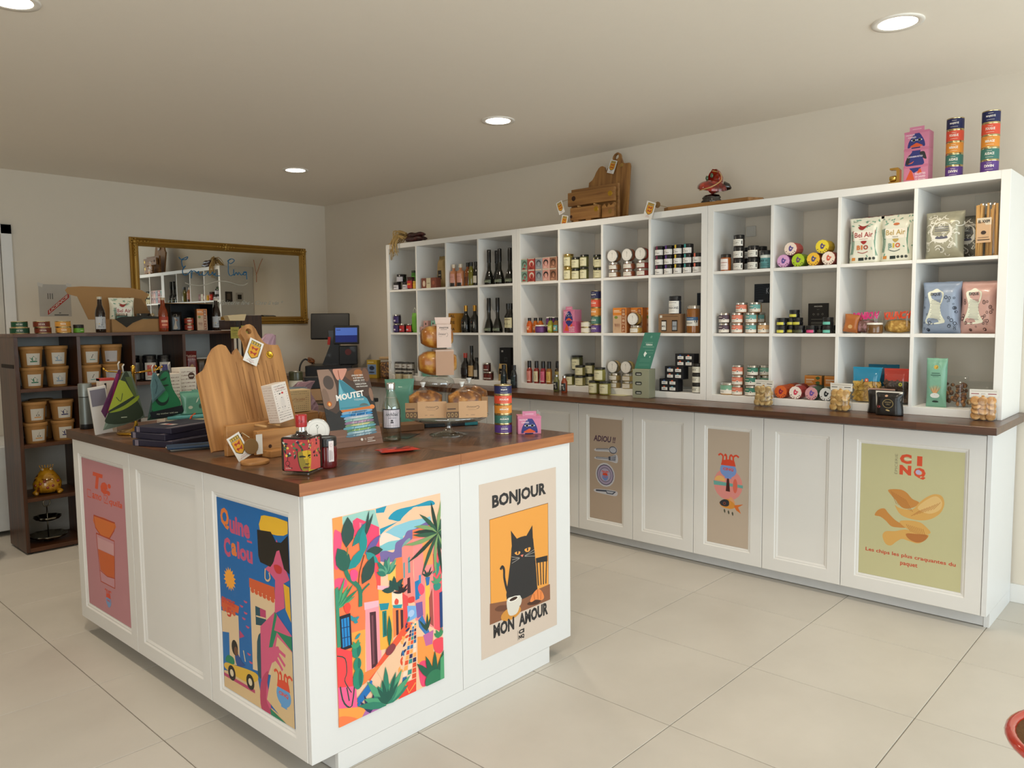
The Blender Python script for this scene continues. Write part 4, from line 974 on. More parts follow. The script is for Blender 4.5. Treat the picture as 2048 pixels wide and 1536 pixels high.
shelf_put('so2', sauce('b8621c', 'c46a24', art=sa), 1, 3.5180, .085, 'amber sauce bottle behind the wide purple jar, left'+MU, 'small sauce bottles')
shelf_put('so2', None, 1, 3.4720, .085, 'amber sauce bottle behind the wide purple jar, right'+MU, 'small sauce bottles')
shelf_put('so3', sauce('8a8a2a', 'a9b84a', art=sa), 1, 3.3350, .028, 'yellow-green sauce bottle right of the wide purple jar'+MU, 'small sauce bottles')
shelf_put('so4', sauce('7a5a2a', '4f9a98', art=sa), 1, 3.2850, .028, 'amber bottle with teal label at the cube side'+MU, 'small sauce bottles')
pj2 = lambda: jar(.037, .053, '5a2f58', 'e0ddd6', .16, '6a3a78', (.15, .9), 1.3, None)
shelf_put('purplejar', pj2, 1, 3.4350-.004, .038, 'wide purple jar with white lid, in front'+MU, 'wide purple jars')
shelf_put('purplejar', pj2, 1, 3.4000, .115, 'lower wide purple jar in the rear rank'+MU, 'wide purple jars')
shelf_put('purplejar', pj2, 1, 3.4000, .115, 'upper wide purple jar in the rear rank'+MU, 'wide purple jars', .0535)
# second cube: duck cartons, white tins, coloured tin tower
yk = 3.1580
shelf_put('dk0', lambda: carton(.105, .075, .0755, 'cb5f86', lambda A: duckpart(A, 0), None, 'gift_carton'), 1, yk, .045, 'lower pink gift carton with orange feet, middle row second cube'+MU, 'pink duck gift cartons')
shelf_put('dk2', duckbox(2, .09, .0745), 1, yk+.004, .045, 'upper pink gift carton with blue duck head, middle row second cube'+MU, 'pink duck gift cartons', .076)
wt = lambda: tin('ded6c4', 'THON', .035, .036)()
for k in range(2): shelf_put('whitetin', wt, 1, 3.0450, .04, ('lower', 'upper')[k]+' white tin between pink cartons and coloured tins'+MU, 'white tins', k*.0363)
tower(XS+.05, 2.9650+.006, ROWS[1]+.0005, RW, 'in the middle unit')
# third cube: panini cartons and jars
def pan(A):
    A.rect(0, 0, 1000, 1000, 'c9a888'); A.rect(0, 700, 1000, 1000, 'd98433'); A.rect(60, 870, 500, 900, 'f0dcc0'); A.rect(60, 820, 620, 840, 'f0dcc0'); A.ell(240, 620, 130, 60, '7a8a3a'); A.rect(640, 30, 930, 960, '9a5a34')
    for i, ch in enumerate('PANINIS'): A.text(ch, 690, 60+i*128, 190, 90, 'c9a888', .03)
    for i in range(5): A.smooth([(80+i*90, 90), (160+i*80, 220), (120+i*90, 380), (200+i*80, 300)], '8a5a44')
pn = lambda: carton(.1, .05, .155, 'b06a34', pan, lambda A: A.rect(0, 0, 1000, 1000, '6a3f28'), 'biscuit_carton')
shelf_put('panini', pn, 1, 2.7760, .05, 'left orange and brown lettered carton, middle row third cube'+MU, 'orange lettered cartons')
shelf_put('panini', pn, 1, 2.7060, .12, 'middle orange and brown lettered carton behind the turned jar'+MU, 'orange lettered cartons')
shelf_put('panini', pn, 1, 2.6250, .12+.052, 'right orange and brown lettered carton at the cube side'+MU, 'orange lettered cartons')
shelf_put('lowgold', lowjar('b08a3a'), 1, 2.6720, .052, 'low silver-lidded jar of golden paste, middle row third cube'+MU)
shelf_put('sidegold', sidejar('b08a3a'), 1, 2.6800, .048, 'jar turned lid outwards on the golden paste jar'+MU, None, .047+.0385)
# fourth cube: kraft two-jar carrier, jar on it, honey jar
def carrier():
    t = carton(.145, .06, .112, '8a6a4c', lambda A: (A.rect(140, 100, 380, 680, '2c2119'), A.rect(620, 100, 880, 680, '2c2119'), A.rect(180, 860, 900, 885, '5a4230'), A.rect(250, 50, 760, 65, '5a4230'), A.rect(60, 800, 170, 930, 'd8d4ca')), None, 'jar_carrier')
    for x, w, c in ((-.036, 'MIEL', 'e2e0d8'), (.036, 'GROS', '9aa0a6')):
        m = M(); m.box(x-.014, -.0312, .018, x+.014, -.0306, .068, mat(c, .5)); A = Art(m, .028, .05, front(-.0313, x-.014, .018)); A.ctext(w, 500, 350, 200, '3a3a3a', .02); m.build('jar_window', t)
    return t
shelf_put('carrier', carrier, 1, 2.4180, .045, 'kraft carton holding two small jars in windows, middle row fourth cube'+MU)
shelf_put('poisson', lambda: jar(.036, .103, '2a2f3c', '14161c', .26, 'e6e3dc', (.03, .97), 1.2, lambda A: (A.rect(200, 830, 800, 870, '77777a'), A.ctext('POISSONS', 500, 350, 200, '26282c', .02), A.rect(300, 180, 700, 210, '9a9a98'), A.rect(300, 650, 700, 680, '9a9a98'))), 1, 2.3970, .045, 'white label jar with dark lid standing on the kraft carrier'+MU, None, .1125)
shelf_put('honey', lambda: jar(.038, .158, '8a5520', 'silver', .12, 'd9d6cc', (.3, .66), 1.3, lambda A: (A.rect(0, 620, 1000, 1000, '3a5f86'), A.rect(80, 780, 700, 830, 'c8d0d8'), A.text('L Épanett', 90, 200, 560, 300, '35383c', .01, .3), A.ell(850, 500, 90, 160, '2c3a4c'))), 1, 2.2790, .048, 'tall honey-brown jar with blue and white label, right of the kraft carrier'+MU)
m = M(); m.box(-.03, 0, 0, .03, .004, .24, mat('1a1c26', .4)); m.box(-.02, -.0006, .05, .02, 0, .15, mat('2c3040', .4)); o = m.build('dark_card'); o.location = (XR-.012, 2.4090, ROWS[1]+.0006); o.rotation_euler = (0, 0, RW); tag(o, 'dark upright card at the back right of the fourth cube'+MU, 'picture')
# bottom row
HB = [(.0185, 0), (.02, .004), (.02, .088), (.015, .1), (.011, .106)]
HC = [(.0135, .104), (.0135, .148), (.0125, .151)]
def hot(c, lc, a1, a2, cap='141214'): return lambda: bottle(HB, c, cap, HC, lc, (.012, .082), 1.15, lambda A: (A.ell(480, 420, 260, 300, a1), A.smooth([(350, 200), (600, 300), (700, 600), (500, 850), (400, 600)], a2), A.rect(100, 30, 900, 90, 'e0d4c0')), name='hot_sauce_bottle')
for i, (px, c, lc, a1, a2, nm) in enumerate(((3.5290, '8a2a1c', 'd98a80', 'c0504a', '4f9a6a', 'salmon and green'), (3.4640, '7a2018', 'd6cda8', '3a5a4a', 'c9774a', 'cream'), (3.4050, '8a2430', 'd46a86', 'b03a5a', '2a2226', 'pink'), (3.3520, '8a5420', 'd6b060', '8a5a2a', '3a4a3a', 'ochre'), (3.3280, '3a2a1c', 'b0a060', '5a4a2a', '1a1a16', 'olive'))):
    shelf_put('hot%d' % i, hot(c, lc, a1, a2), 2, px, (.03, .03, .03, .03, .09)[i], 'hot sauce bottle with '+nm+' label, bottom left cube'+MU, 'hot sauce bottles')
pk('mid', 2, 3.1900, .05, 0, 'base of the tall pickle jar pile, bottom row second cube'+MU)
shelf_put('pj_big', lambda: jar(.038, .095, '5a5a34', '1d1f1c', .12, CRM, (.1, .85), 1., pickl), 2, 3.2410, .13, 'large black-lidded pickle jar, lower, at the back of the second cube'+MU, 'large pickle jars')
shelf_put('pj_big', None, 2, 3.2330, .13, 'large black-lidded pickle jar on top of its twin, second cube'+MU, 'large pickle jars', .0955)
pk('wide', 2, 3.1020, .048, 0, 'lower cream label jar behind the worktop pyramid, left'+MU); pk('wide', 2, 3.1020, .048, .0665, 'upper cream label jar behind the worktop pyramid, left'+MU)
pk('mid', 2, 3.0780, .12, 0, 'lower cream label jar behind the worktop pyramid, right'+MU); pk('mid', 2, 3.0780, .12, .0725, 'upper cream label jar behind the worktop pyramid, right'+MU)
# black four-can cartons
def quad(A):
    for x, y, c in ((130, 580, '3a5f9a'), (570, 580, 'd05a34'), (130, 110, 'd05a34'), (570, 110, '4a8a9a')): A.rect(x+90, y+210, x+190, y+330, c); A.rect(x, y, x+320, y+230, 'e2e0da'); A.rect(x+40, y+90, x+220, y+130, '5a5a5a')
qd = lambda: carton(.122, .06, .074, '17171b', quad, None, 'tin_pack')
for k, y in enumerate((2.4190, 2.3850, 2.3250)):
    shelf_put('quad', qd, 2, y, (.04, .045, .06)[k], ('lowest', 'middle', 'topmost')[k]+' black four-tin pack of the stepped pile, bottom right cube'+MU, 'black four-tin packs', k*.0744)
for k in range(3): shelf_put('bwjar', lambda: jar(.032, .0565, '26241f', '151515', .3, 'd9d6c6', (.1, .95), 1.1, lambda A: (A.text('GROS', 150, 350, 420, 260, '2c2c28', .02), A.rect(150, 700, 700, 760, '8a8a80'))), 2, 2.2380, .035, ('bottom', 'middle', 'top')[k]+' black-lidded jar right of the four-tin packs'+MU, 'black-lidded jars piled three high', k*.0568)
# ---------------- on the worktop before the middle unit
CB = [(.0185, 0), (.02, .003), (.02, .07), (.0125, .086), (.011, .096)]
for px, key, c, lab in (((3.8530, 3.2220), 'cb_g', '6a6a3a', 'small green pickle bottle with silver cap before the hot sauces'), ((3.8010, 3.1140), 'cb_r', '8a3a1c', 'small red pickle bottle with silver cap before the hot sauces')):
    put(key, lambda: bottle(CB, c, mat('d5d3cf', .25, 1.), [(.0125, .095), (.0125, .108)], '1c1f1e', (.012, .062), 1.1, lambda A: (A.text('PUNK', 150, 640, 600, 200, 'e6e4da', .04), A.smooth([(200, 150), (300, 560), (500, 300), (640, 580), (800, 200)], 'dcdad0')), name='pickle_bottle'), (px[0]+.02, px[1], WZ), RW, lab, 'small pickle bottles')
pw = pj['mid']
def pyj(): return jar(.0365, .083, '8a8440', '1d1f1c', .15, CRM, (.12, .92), 1.05, pickl)
for px, z, lab in (((3.8560, 2.9240), 0, 'lower left jar of the pickle pyramid on the worktop'), ((3.8430, 2.8300), 0, 'lower right jar of the pickle pyramid on the worktop'), ((3.8500, 2.8760), .0836, 'top jar of the pickle pyramid on the worktop')):
    put('pyramid', pyj, (px[0]+.03, px[1], WZ+z), RW, lab, 'pickle jars piled in a pyramid')
# pale green slotted dispenser with a teal sign
px = (3.8540, 2.5520)
t = empty('leaflet_dispenser', (XS-.062, px[1]-.01, WZ), RW+.18, 'pale olive slotted box with three windows on the worktop', 'dispenser'); ol = mat('8f9078', .5)
m = M(); m.box(-.052, -.045, 0, .052, .05, .17, ol, .001); m.build('box', t)
for z in (.03, .085, .14): m = M(); A = Art(m, .042, .02, front(-.0452, -.035, z-.008)); A.ell(120, 500, 120, 480, '2a2c28'); A.ell(880, 500, 120, 480, '2a2c28'); A.rect(120, 0, 880, 1000, '2a2c28'); A.rect(200, 250, 850, 600, 'a9aaa0'); m.build('slot', t)
t2 = empty('teal_sign', (XS-.067, px[1]-.003, WZ+.1705), RW+.18, 'slanted teal card headed TERRA standing on the olive dispenser', 'sign')
m = M(); sh = .06
def sg(u, v, n): return (-.05+u+sh*v/.213, .012*v/.213-n, v)
vs = [sg(0, 0, 0), sg(.1, 0, 0), sg(.1, .213, 0), sg(0, .213, 0)]; vs += [(a, b+.002, c) for a, b, c in vs]
m.add(vs, [(0, 1, 2, 3), (7, 6, 5, 4), (0, 4, 5, 1), (1, 5, 6, 2), (2, 6, 7, 3), (3, 7, 4, 0)], mat('3f7a68', .45)); m.build('card', t2)
m = M(); A = Art(m, .1, .213, sg); A.ell(500, 880, 60, 35, '6a9a88'); A.ctext('TERRA', 500, 640, 50, 'dfe6dc', .03); A.rect(150, 600, 850, 606, 'a9c4b6'); A.rect(200, 720, 700, 730, '8ab0a0'); A.rect(330, 510, 870, 518, '8ab0a0'); A.smooth([(330, 400), (380, 480), (440, 450), (520, 430), (460, 380), (430, 330)], 'e2e8e0'); A.rect(480, 430, 880, 440, '6a9a88'); A.ell(760, 330, 40, 20, 'a9c4b6')
for y in (270, 235, 200, 120, 90): A.rect(200, y, 850, y+8, '5f9080', k=False)
m.build('print', t2)
pxc = (3.8920, 2.7630); m = M(); m.box(-.09, -.04, 0, .09, .04, .0015, mat('cfc9a2', .6)); o = m.build('paper_sheet'); o.location = (pxc[0]+.01, pxc[1], WZ); o.rotation_euler = (0, 0, RW-.15); tag(o, 'cream paper sheet lying flat on the worktop before the olive dispenser', 'paper')
# ================================================================ farthest unit
FU = ', far unit'
sj = lambda c, lc: (lambda: jar(.032, .06, c, '1a171a', .3, lc, (.1, .9), 1.1, lambda A: A.rect(150, 400, 800, 600, '77747a')))
shelf_put('fj1', sj('241c22', 'cfccd2'), 0, 4.9550, .04, 'dark jar with pale label, bottom left of the top left cube'+FU, 'dark jars')
shelf_put('fj1', None, 0, 4.8540, .05, 'dark jar with pale label, second along the top left cube'+FU, 'dark jars')
shelf_put('fj2', lambda: jar(.04, .062, '1e1a1e', '141216', .25, 'b5b3bb', (.1, .9), 1.1), 0, 4.9100, .048, 'wide dark jar resting on two smaller ones'+FU, 'dark jars', .0605)
shelf_put('fj3', lambda: jar(.03, .095, '5a1c18', '3a1414', .2, 'c0302c', (.1, .85), 1.2, lambda A: A.rect(200, 450, 800, 650, 'd89a3a')), 0, 4.7800, .035, 'tall jar with red label, top left cube'+FU)
shelf_put('fj4', lambda: jar(.028, .15, '3f7a2c', '1a2a18', .12, '5fa83c', (.45, .8), 1.2), 0, 4.8090, .1, 'tall green-labelled bottle at the back of the top left cube'+FU, cat='bottle')
shelf_put('fj5', lambda: jar(.02, .06, 'c08a2c', 'c9a040', .2, 'd8a83a', (.1, .9), 1.2), 0, 4.7130, .025, 'small yellow jar at the right front of the top left cube'+FU)
shelf_put('soapbox', lambda: carton(.17, .05, .078, '7d4636', lambda A: (A.rect(340, 0, 640, 1000, 'cfc6a6'), A.rect(400, 440, 580, 500, '7a6a50'), A.ell(180, 460, 90, 300, 'dcc8b0'), A.ell(820, 500, 90, 200, 'a05a44')), None), 0, 4.5560, .05, 'long reddish brown box with a pale band, top row second cube'+FU)
shelf_put('kraftbag', lambda: bag(.14, .25, .06, 'a98f5c', lambda A: (A.rect(250, 280, 640, 560, '25211e'), A.rect(330, 400, 560, 430, 'b5aa90'), A.rect(320, 640, 760, 648, '8a7040')), 101, taper=.45, rough=.7), 0, 4.5500, .17, 'tapering tan paper bag with a dark label behind the long box'+FU)
SQ = [(.028, 0), (.029, .004), (.029, .105), (.026, .115), (.012, .12), (.012, .14)]
def rose(c, lc): return lambda: bottle(SQ, c, mat('d8c9b0', .2, 0, coat=.5), [(.014, .138), (.015, .165)], lc, (.03, .095), .95, lambda A: (A.rect(150, 600, 850, 660, 'b07a6a'), A.rect(0, -430, 1000, -40, '2a2422')), name='rose_bottle')
shelf_put('rose', rose('c08058', 'cf9484'), 0, 4.3010, .045, 'left pink-labelled clear-stoppered bottle, top row third cube'+FU, 'pink-labelled bottles')
shelf_put('rose', None, 0, 4.2160, .045, 'right pink-labelled clear-stoppered bottle, top row third cube'+FU, 'pink-labelled bottles')
OB = [(.021, 0), (.022, .003), (.022, .11), (.011, .13), (.011, .145)]
oil = lambda c, lc=None: (lambda: bottle(OB, c, '16140f', [(.013, .142), (.013, .172)], lc, (.02, .07), 1., name='oil_bottle'))
shelf_put('oil1', oil('8a4a14', '6a3a1a'), 0, 4.1550, .06, 'amber oil bottle with dark cap, top row third cube'+FU, 'oil bottles')
shelf_put('oil2', oil('6f6a1c'), 0, 4.0990, .04, 'greenish oil bottle with dark cap, top row third cube'+FU, 'oil bottles')
shelf_put('oil3', oil('1c1a12', 'd8d2c4'), 0, 4.0600, .05, 'dark bottle with white label at the cube side'+FU, 'oil bottles')
WB = [(.034, 0), (.037, .006), (.036, .03), (.025, .075), (.0135, .105), (.0125, .16)]
wine = lambda: bottle(WB, glossy('10110d', .05), '0c0b0c', [(.0145, .158), (.015, .245), (.0135, .248)], '5d6650', (.014, .034), 1.1, lambda A: (A.text('Balsam', 120, 250, 620, 420, 'a9ab98', .02, .3),), name='vinegar_bottle')
for i, (px, row, s) in enumerate(((3.9200, 0, .045), (3.9250, 0, .13), (3.8150, 0, .045), (3.7210, 0, .05), (3.9280, 1, .045), (3.8410, 1, .045))):
    o = shelf_put('vinegar', wine, row, px, s, ('leftmost long-necked dark bottle, top row', 'long-necked dark bottle in the rear, top row', 'middle long-necked dark bottle, top row', 'long-necked dark bottle at the cube side, top row', 'left long-necked dark bottle, middle row', 'second long-necked dark bottle, middle row')[i]+FU, 'long-necked dark bottles')
SBt = [(.027, 0), (.028, .004), (.028, .115), (.014, .14), (.0135, .17)]
st = lambda: bottle(SBt, glossy('12120e', .06), '0e0e0e', [(.0155, .165), (.0155, .205)], 'cfc9a4', (.035, .105), 1.1, lambda A: (A.rect(200, 780, 800, 840, '6a5a30'), A.rect(300, 300, 420, 500, '3a3a28'), A.rect(500, 320, 820, 350, '8a8460')), name='oil_bottle')
shelf_put('straight', st, 1, 3.7600, .07, 'left straight dark bottle with cream label, middle row'+FU, 'straight dark bottles'); shelf_put('straight', None, 1, 3.7060, .035, 'right straight dark bottle with cream label, middle row'+FU, 'straight dark bottles')
# middle row
pt = lambda c, lc, h=.07: (lambda: jar(.03, h, c, 'silver', .12, lc, (.12, .9), 1.2, lambda A: A.rect(200, 200, 650, 460, 'cfc8d4')))
shelf_put('pt1', pt('2a2038', '40306a', .072), 1, 4.9800, .045, 'lower purple jar, middle row first cube'+FU, 'purple and red jars'); shelf_put('pt1', None, 1, 4.9730, .045, 'upper purple jar, middle row first cube'+FU, 'purple and red jars', .0725)
shelf_put('pt2', pt('3a1416', 'b02a28'), 1, 4.8960, .04, 'red-labelled jar beside the purple pair'+FU, 'purple and red jars'); shelf_put('pt3', pt('2c1214', 'c8302c'), 1, 4.8150, .045, 'dark jar with red heart label'+FU, 'purple and red jars')
def greenbag():
    t = bag(.06, .155, .03, '6fae3c', lambda A: A.rect(100, 300, 300, 500, '4a8a2c'), 111, rough=.6); m = M(); m.tube([(-.015, 0, .15), (-.014, 0, .18), (0, 0, .195), (.014, 0, .18), (.015, 0, .15)], .002, mat('d8dccf', .6), 6); m.build('handle', t); return t
shelf_put('greenbag', greenbag, 1, 4.7590, .05, 'slim green gift bag with string handle, middle row first cube'+FU)
cube_ = lambda c: (lambda: carton(.052, .05, .046, c, lambda A: (A.ell(500, 450, 150, 200, '4a3f3a'), A.rect(300, 780, 700, 840, 'cfc8bc')), None, 'soap_carton'))
PK, MT = 'c99a92', '84b5a0'
yq = 4.6220
for i, (dy, z, s, c) in enumerate(((0, 0, .035, PK), (-.062, 0, .06, PK), (-.028, .0465, .045, PK), (-.085, .0465, .1, PK), (-.1, 0, .035, MT), (-.156, 0, .035, MT), (-.125, .0465, .035, MT), (-.212, 0, .03, MT), (-.19, 0, .09, MT), (-.185, .0465, .1, PK))):
    shelf_put('sc'+c, cube_(c), 1, yq+dy, s, ('pink' if c == PK else 'mint')+' little soap cube, '+('upper' if z else 'lower')+' layer, '+('far left', 'left rear', 'left', 'mid rear', 'front centre', 'front right of centre', 'centre', 'far right', 'right rear', 'right rear')[i]+FU, 'pink and mint soap cubes', z)
shelf_put('altier', lambda: carton(.082, .1, .145, 'a8762a', lambda A: [A.text(w, 180, y, 640, 150, '3a2410', .02) for w, y in (('AL', 780), ('TIE', 450), ('RA', 110))], lambda A: A.rect(0, 0, 1000, 1000, 'b8873a')), 1, 4.3150, .06, 'ochre carton with large dark lettering, middle row third cube'+FU)
RD = [(.034, 0), (.036, .005), (.036, .1), (.014, .135), (.0125, .16)]
rd = lambda: bottle(RD, glossy('11120f', .05), mat('b98a3c', .3, .8), [(.014, .158), (.0145, .2)], '12120f', (.02, .095), .8, lambda A: (A.ell(500, 500, 440, 490, 'dcdad2', n=26), A.ell(500, 760, 60, 60, '8a4a30'), A.rect(250, 450, 750, 490, '9a9a90'), A.rect(300, 330, 700, 350, '9a9a90')), name='liqueur_bottle')
shelf_put('round', rd, 1, 4.1730, .05, 'left dark bottle with round white label and gold cap'+FU, 'gold-capped dark bottles'); shelf_put('round', None, 1, 4.0780, .05, 'right dark bottle with round white label and gold cap'+FU, 'gold-capped dark bottles')
# bottom row
spj = lambda: jar(.03, .052, '8f8a80', '2c2a28', .22, 'c5c1ba', (.1, .85), 1.2, lambda A: A.rect(200, 350, 700, 600, '6a5f58'))
for i in range(4):
    for k in range(2):
        shelf_put('sp2', spj, 2, 5.0110-i*.0635, .05, ('lower', 'upper')[k]+' grey spice jar, '+('first', 'second', 'third', 'fourth')[i]+' column, bottom left cube'+FU, 'grey spice jars', k*.0523)
mint = lambda: (lambda: bag(.034, .15, .014, '6fae98', lambda A: A.rect(100, 930, 900, 990, '2a2c2a'), 121))()
for i in range(4): shelf_put('mintp', mint, 2, 4.6510-i*.04, .06, ('first', 'second', 'third', 'fourth')[i]+' tall slim mint packet from the left, bottom row second cube'+FU, 'slim mint packets', z=0)
shelf_put('mintq', lambda: carton(.05, .04, .1, '6aa792', lambda A: A.rect(200, 800, 800, 900, '2f4f48'), None), 2, 4.6020, .025, 'mint carton in front of the slim packets'+FU)
shelf_put('redcap', lambda: bottle(RD, glossy('14100f', .05), 'a5382c', [(.015, .155), (.016, .19)], '1a1412', (.03, .08), 1., name='liqueur_bottle'), 2, 4.1960, .06, 'dark bottle with red cap right of the stacked loaves'+FU)
shelf_put('tanlab', lambda: bottle([(.026, 0), (.027, .004), (.027, .12), (.013, .15), (.012, .2)], glossy('17130e', .06), '0e0e0e', [(.013, .195), (.013, .245)], 'b99866', (.02, .1), 1.2, lambda A: (A.line([(350, 100), (600, 400), (400, 600), (650, 880)], 50, '3a2c1e', 3), A.ell(350, 800, 80, 60, '2a2018')), name='oil_bottle'), 2, 4.1290, .06, 'tall dark bottle with tan figure label'+FU)
shelf_put('greylab', lambda: bottle([(.02, 0), (.021, .004), (.021, .09), (.01, .12), (.01, .14)], glossy('1c1a18', .06), '111111', [(.012, .135), (.012, .16)], 'b9b6ae', (.02, .07), 1., name='oil_bottle'), 2, 4.0680, .05, 'small dark bottle with grey label at the cube side'+FU)
rj = lambda: jar(.028, .062, '3a1714', 'silver', .14, '5a1f1c', (.1, .9), 1.3, lambda A: (A.ell(500, 650, 250, 220, 'b04a3a'), A.rect(100, 100, 900, 300, 'b8b0a8')))
for y, z, w in ((3.9830, 0, 'lower left'), (3.9220, 0, 'lower right'), (3.9520, .0623, 'top')): shelf_put('rj', rj, 2, y, .04, w+' jar of the small dark red trio, bottom right cube'+FU, 'small dark red jars', z)
shelf_put('kraftp', lambda: bag(.085, .12, .035, 'a58a55', lambda A: (A.rect(220, 400, 780, 720, '1c1916'), A.rect(340, 540, 660, 580, 'b5aa90')), 131, taper=.12, flat=True, rough=.7), 2, 3.8090, .06, 'kraft pouch with square black label beside the dark red trio'+FU)
shelf_put('blackbox', lambda: carton(.11, .06, .23, '141315', lambda A: (A.rect(160, 860, 330, 920, 'b9b6b0'), A.rect(420, 560, 700, 700, '3c3b3d'), A.rect(470, 590, 650, 670, '141315')), None), 2, 3.8910, .2, 'tall black box behind the kraft pouch'+FU)
# worktop in front of and beyond the far unit
DB = [(.021, 0), (.0225, .004), (.022, .09), (.013, .12), (.0115, .128)]
db = lambda: bottle(DB, glossy('161b1e', .08), '121214', [(.0145, .126), (.0145, .158)], '1c2a2c', (.02, .08), 1.2, lambda A: A.rect(150, 500, 800, 560, '46605c'), name='dark_bottle')
for px, w in (((3.9740, 3.7190), 'left'), ((3.9410, 3.6230), 'right')): put('darkb', db, (min(px[0]+.025, XS-.026), px[1], WZ), RW, w+' small black bottle on the worktop beside the tin tower', 'small black bottles')
px = (3.9800, 4.0890); put('sachet', lambda: bag(.075, .115, .03, '9a5c34', lambda A: A.rect(60, 680, 940, 960, '6f9a80'), 141, taper=-.25, flat=True), (px[0]+.02, px[1], WZ), RW, 'brown and mint sachet standing on the worktop right of the stacked loaves')
gj = lambda: jar(.036, .068, 'c2b490', '23211e', .2, 'b9ab88', (.1, .8), 1.1, lambda A: A.smooth([(350, 300), (500, 600), (650, 320)], '4a4236'))
for px, w in (((3.9920, 4.8530), 'left'), ((3.9970, 4.7530), 'right')): put('gj', gj, (min(px[0]+.02, XS-.04), px[1], WZ), RW, w+' cream seed jar with dark lid on the worktop behind the loaves', 'cream seed jars')
px = (4.0260, 4.9970); m = M(); m.lathe([(.017, 0), (.018, .002), (.006, .012), (.006, .12), (.012, .135), (.009, .15), (.0, .152)], glassy('ffffff', .03, .6), 14); o = m.build('glass_stopper'); o.location = (min(px[0]+.02, XS-.02), px[1], WZ); tag(o, 'slender clear glass stopper stand on the worktop before the grey spice jars', 'glass')
px = (3.9330, 5.1350)
t = empty('nut_jar', (px[0]+.08, px[1], WZ), RW+.2, 'big square clear jar of mixed nuts with pale lid near the till', 'jar')
nm = flecks('nuts', '4a2414', 'b07a34', 'd8ac5c', 70, .5)
m = M(); m.box(-.062, -.062, .003, .062, .062, .135, nm, .012); m.build('nuts', t); m = M(); m.box(-.068, -.068, 0, .068, .068, .155, glassy('ffffff', .04, .2), .016); m.build('glass', t); m = M(); m.box(-.067, -.067, .155, .067, .067, .178, mat('b99a72', .3, coat=.3), .008); m.build('lid', t)
px = (3.8790, 5.2130); put('ybox', lambda: carton(.1, .06, .15, 'a8892c', lambda A: (A.rect(60, 200, 940, 760, '6f86a8'), A.ell(500, 560, 260, 120, '2c3448'), A.ell(480, 320, 300, 50, '3a4458'), A.rect(100, 860, 700, 900, 'd8c890')), None), (px[0]+.06, px[1]+.05, WZ), RW+.3, 'yellow carton with blue-grey picture left of the nut jar')

# ================================================================ goods on the island
IZ = ZT+.0008
oakm = wood('light_oak', '8f5f30', 'c48e54', .5, 'z', .9); oakh = wood('light_oak_flat', '8f5f30', 'bf8a50', .5, 'x', .9)
def lean(o, ang, th):
    """frame leaning back by th about the local x axis, turned by ang"""
    o.rotation_euler = (-th, 0, ang)
def board_shape(k=1.):
    main = [(0, .02), (0, .3038), (.0286, .3197), (.046, .345), (.0588, .3732), (.0799, .4002), (.095, .408), (.1095, .4093), (.1242, .4028), (.1375, .37), (.1471, .3676), (.156, .3860), (.1649, .3933), (.174, .3685), (.190, .345), (.2, .37), (.205, .40), (.2028, .4249), (.1928, .4499), (.196, .464), (.2053, .4765), (.222, .485), (.2366, .4866), (.25, .479), (.2575, .466), (.262, .448), (.2773, .4145), (.2900, .405), (.3049, .4011), (.3357, .4001), (.342, .38), (.345, .02)]
    return [(x*k, y*k) for x, y in main]
def plate_with_hole(m, pts, holes, t, mt):
    """flat outline with round holes, thickness t, in the XZ plane; front at y=0"""
    bm = bmesh.new(); 
    def loop(P): vs = [bm.verts.new((x, 0, z)) for x, z in P]; return [bm.edges.new((vs[i], vs[(i+1) % len(vs)])) for i in range(len(vs))]
    ed = loop(pts)
    for cx, cz, r in holes: ed += loop([(cx+r*math.cos(a*PI/10), cz+r*math.sin(a*PI/10)) for a in range(20)])
    bmesh.ops.triangle_fill(bm, use_beauty=True, edges=ed)
    ex = bmesh.ops.extrude_face_region(bm, geom=bm.faces[:])
    for v in ex['geom']:
        if isinstance(v, bmesh.types.BMVert): v.co.y += t
    bmesh.ops.recalc_face_normals(bm, faces=bm.faces[:]); m.frombm(bm, mt)
def tagcard(parent, w=.05, h=.088):
    m = M(); m.box(-w/2, -.0008, -h/2, w/2, .0002, h/2, mat('e3dfd8', .6)); A = Art(m, w, h, front(-.0009, -w/2, -h/2))
    A.rect(140, 790, 860, 930, '7a6428')
    for i in range(4): A.rect(180+i*170, 810, 280+i*170, 905, 'c9a84a', k=False)
    A.poly([(120, 780), (880, 780), (880, 380), (700, 270), (500, 200), (300, 270), (120, 380)], '5c4a20'); A.poly([(160, 770), (840, 770), (840, 400), (680, 300), (500, 240), (320, 300), (160, 400)], 'd79a2c')
    for y in (620, 420): A.smooth([(260, y+30), (360, y+80), (480, y+40), (620, y+70), (740, y+110), (700, y+20), (640, y-60), (560, y-10), (420, y-10), (360, y-70), (320, y)], 'a5382a')
    A.ctext('FABRIQUE', 500, 130, 40, '9a6a70'); A.ctext('EN FRANCE', 500, 70, 40, 'b0505a'); return m.build('paper_tag', parent)
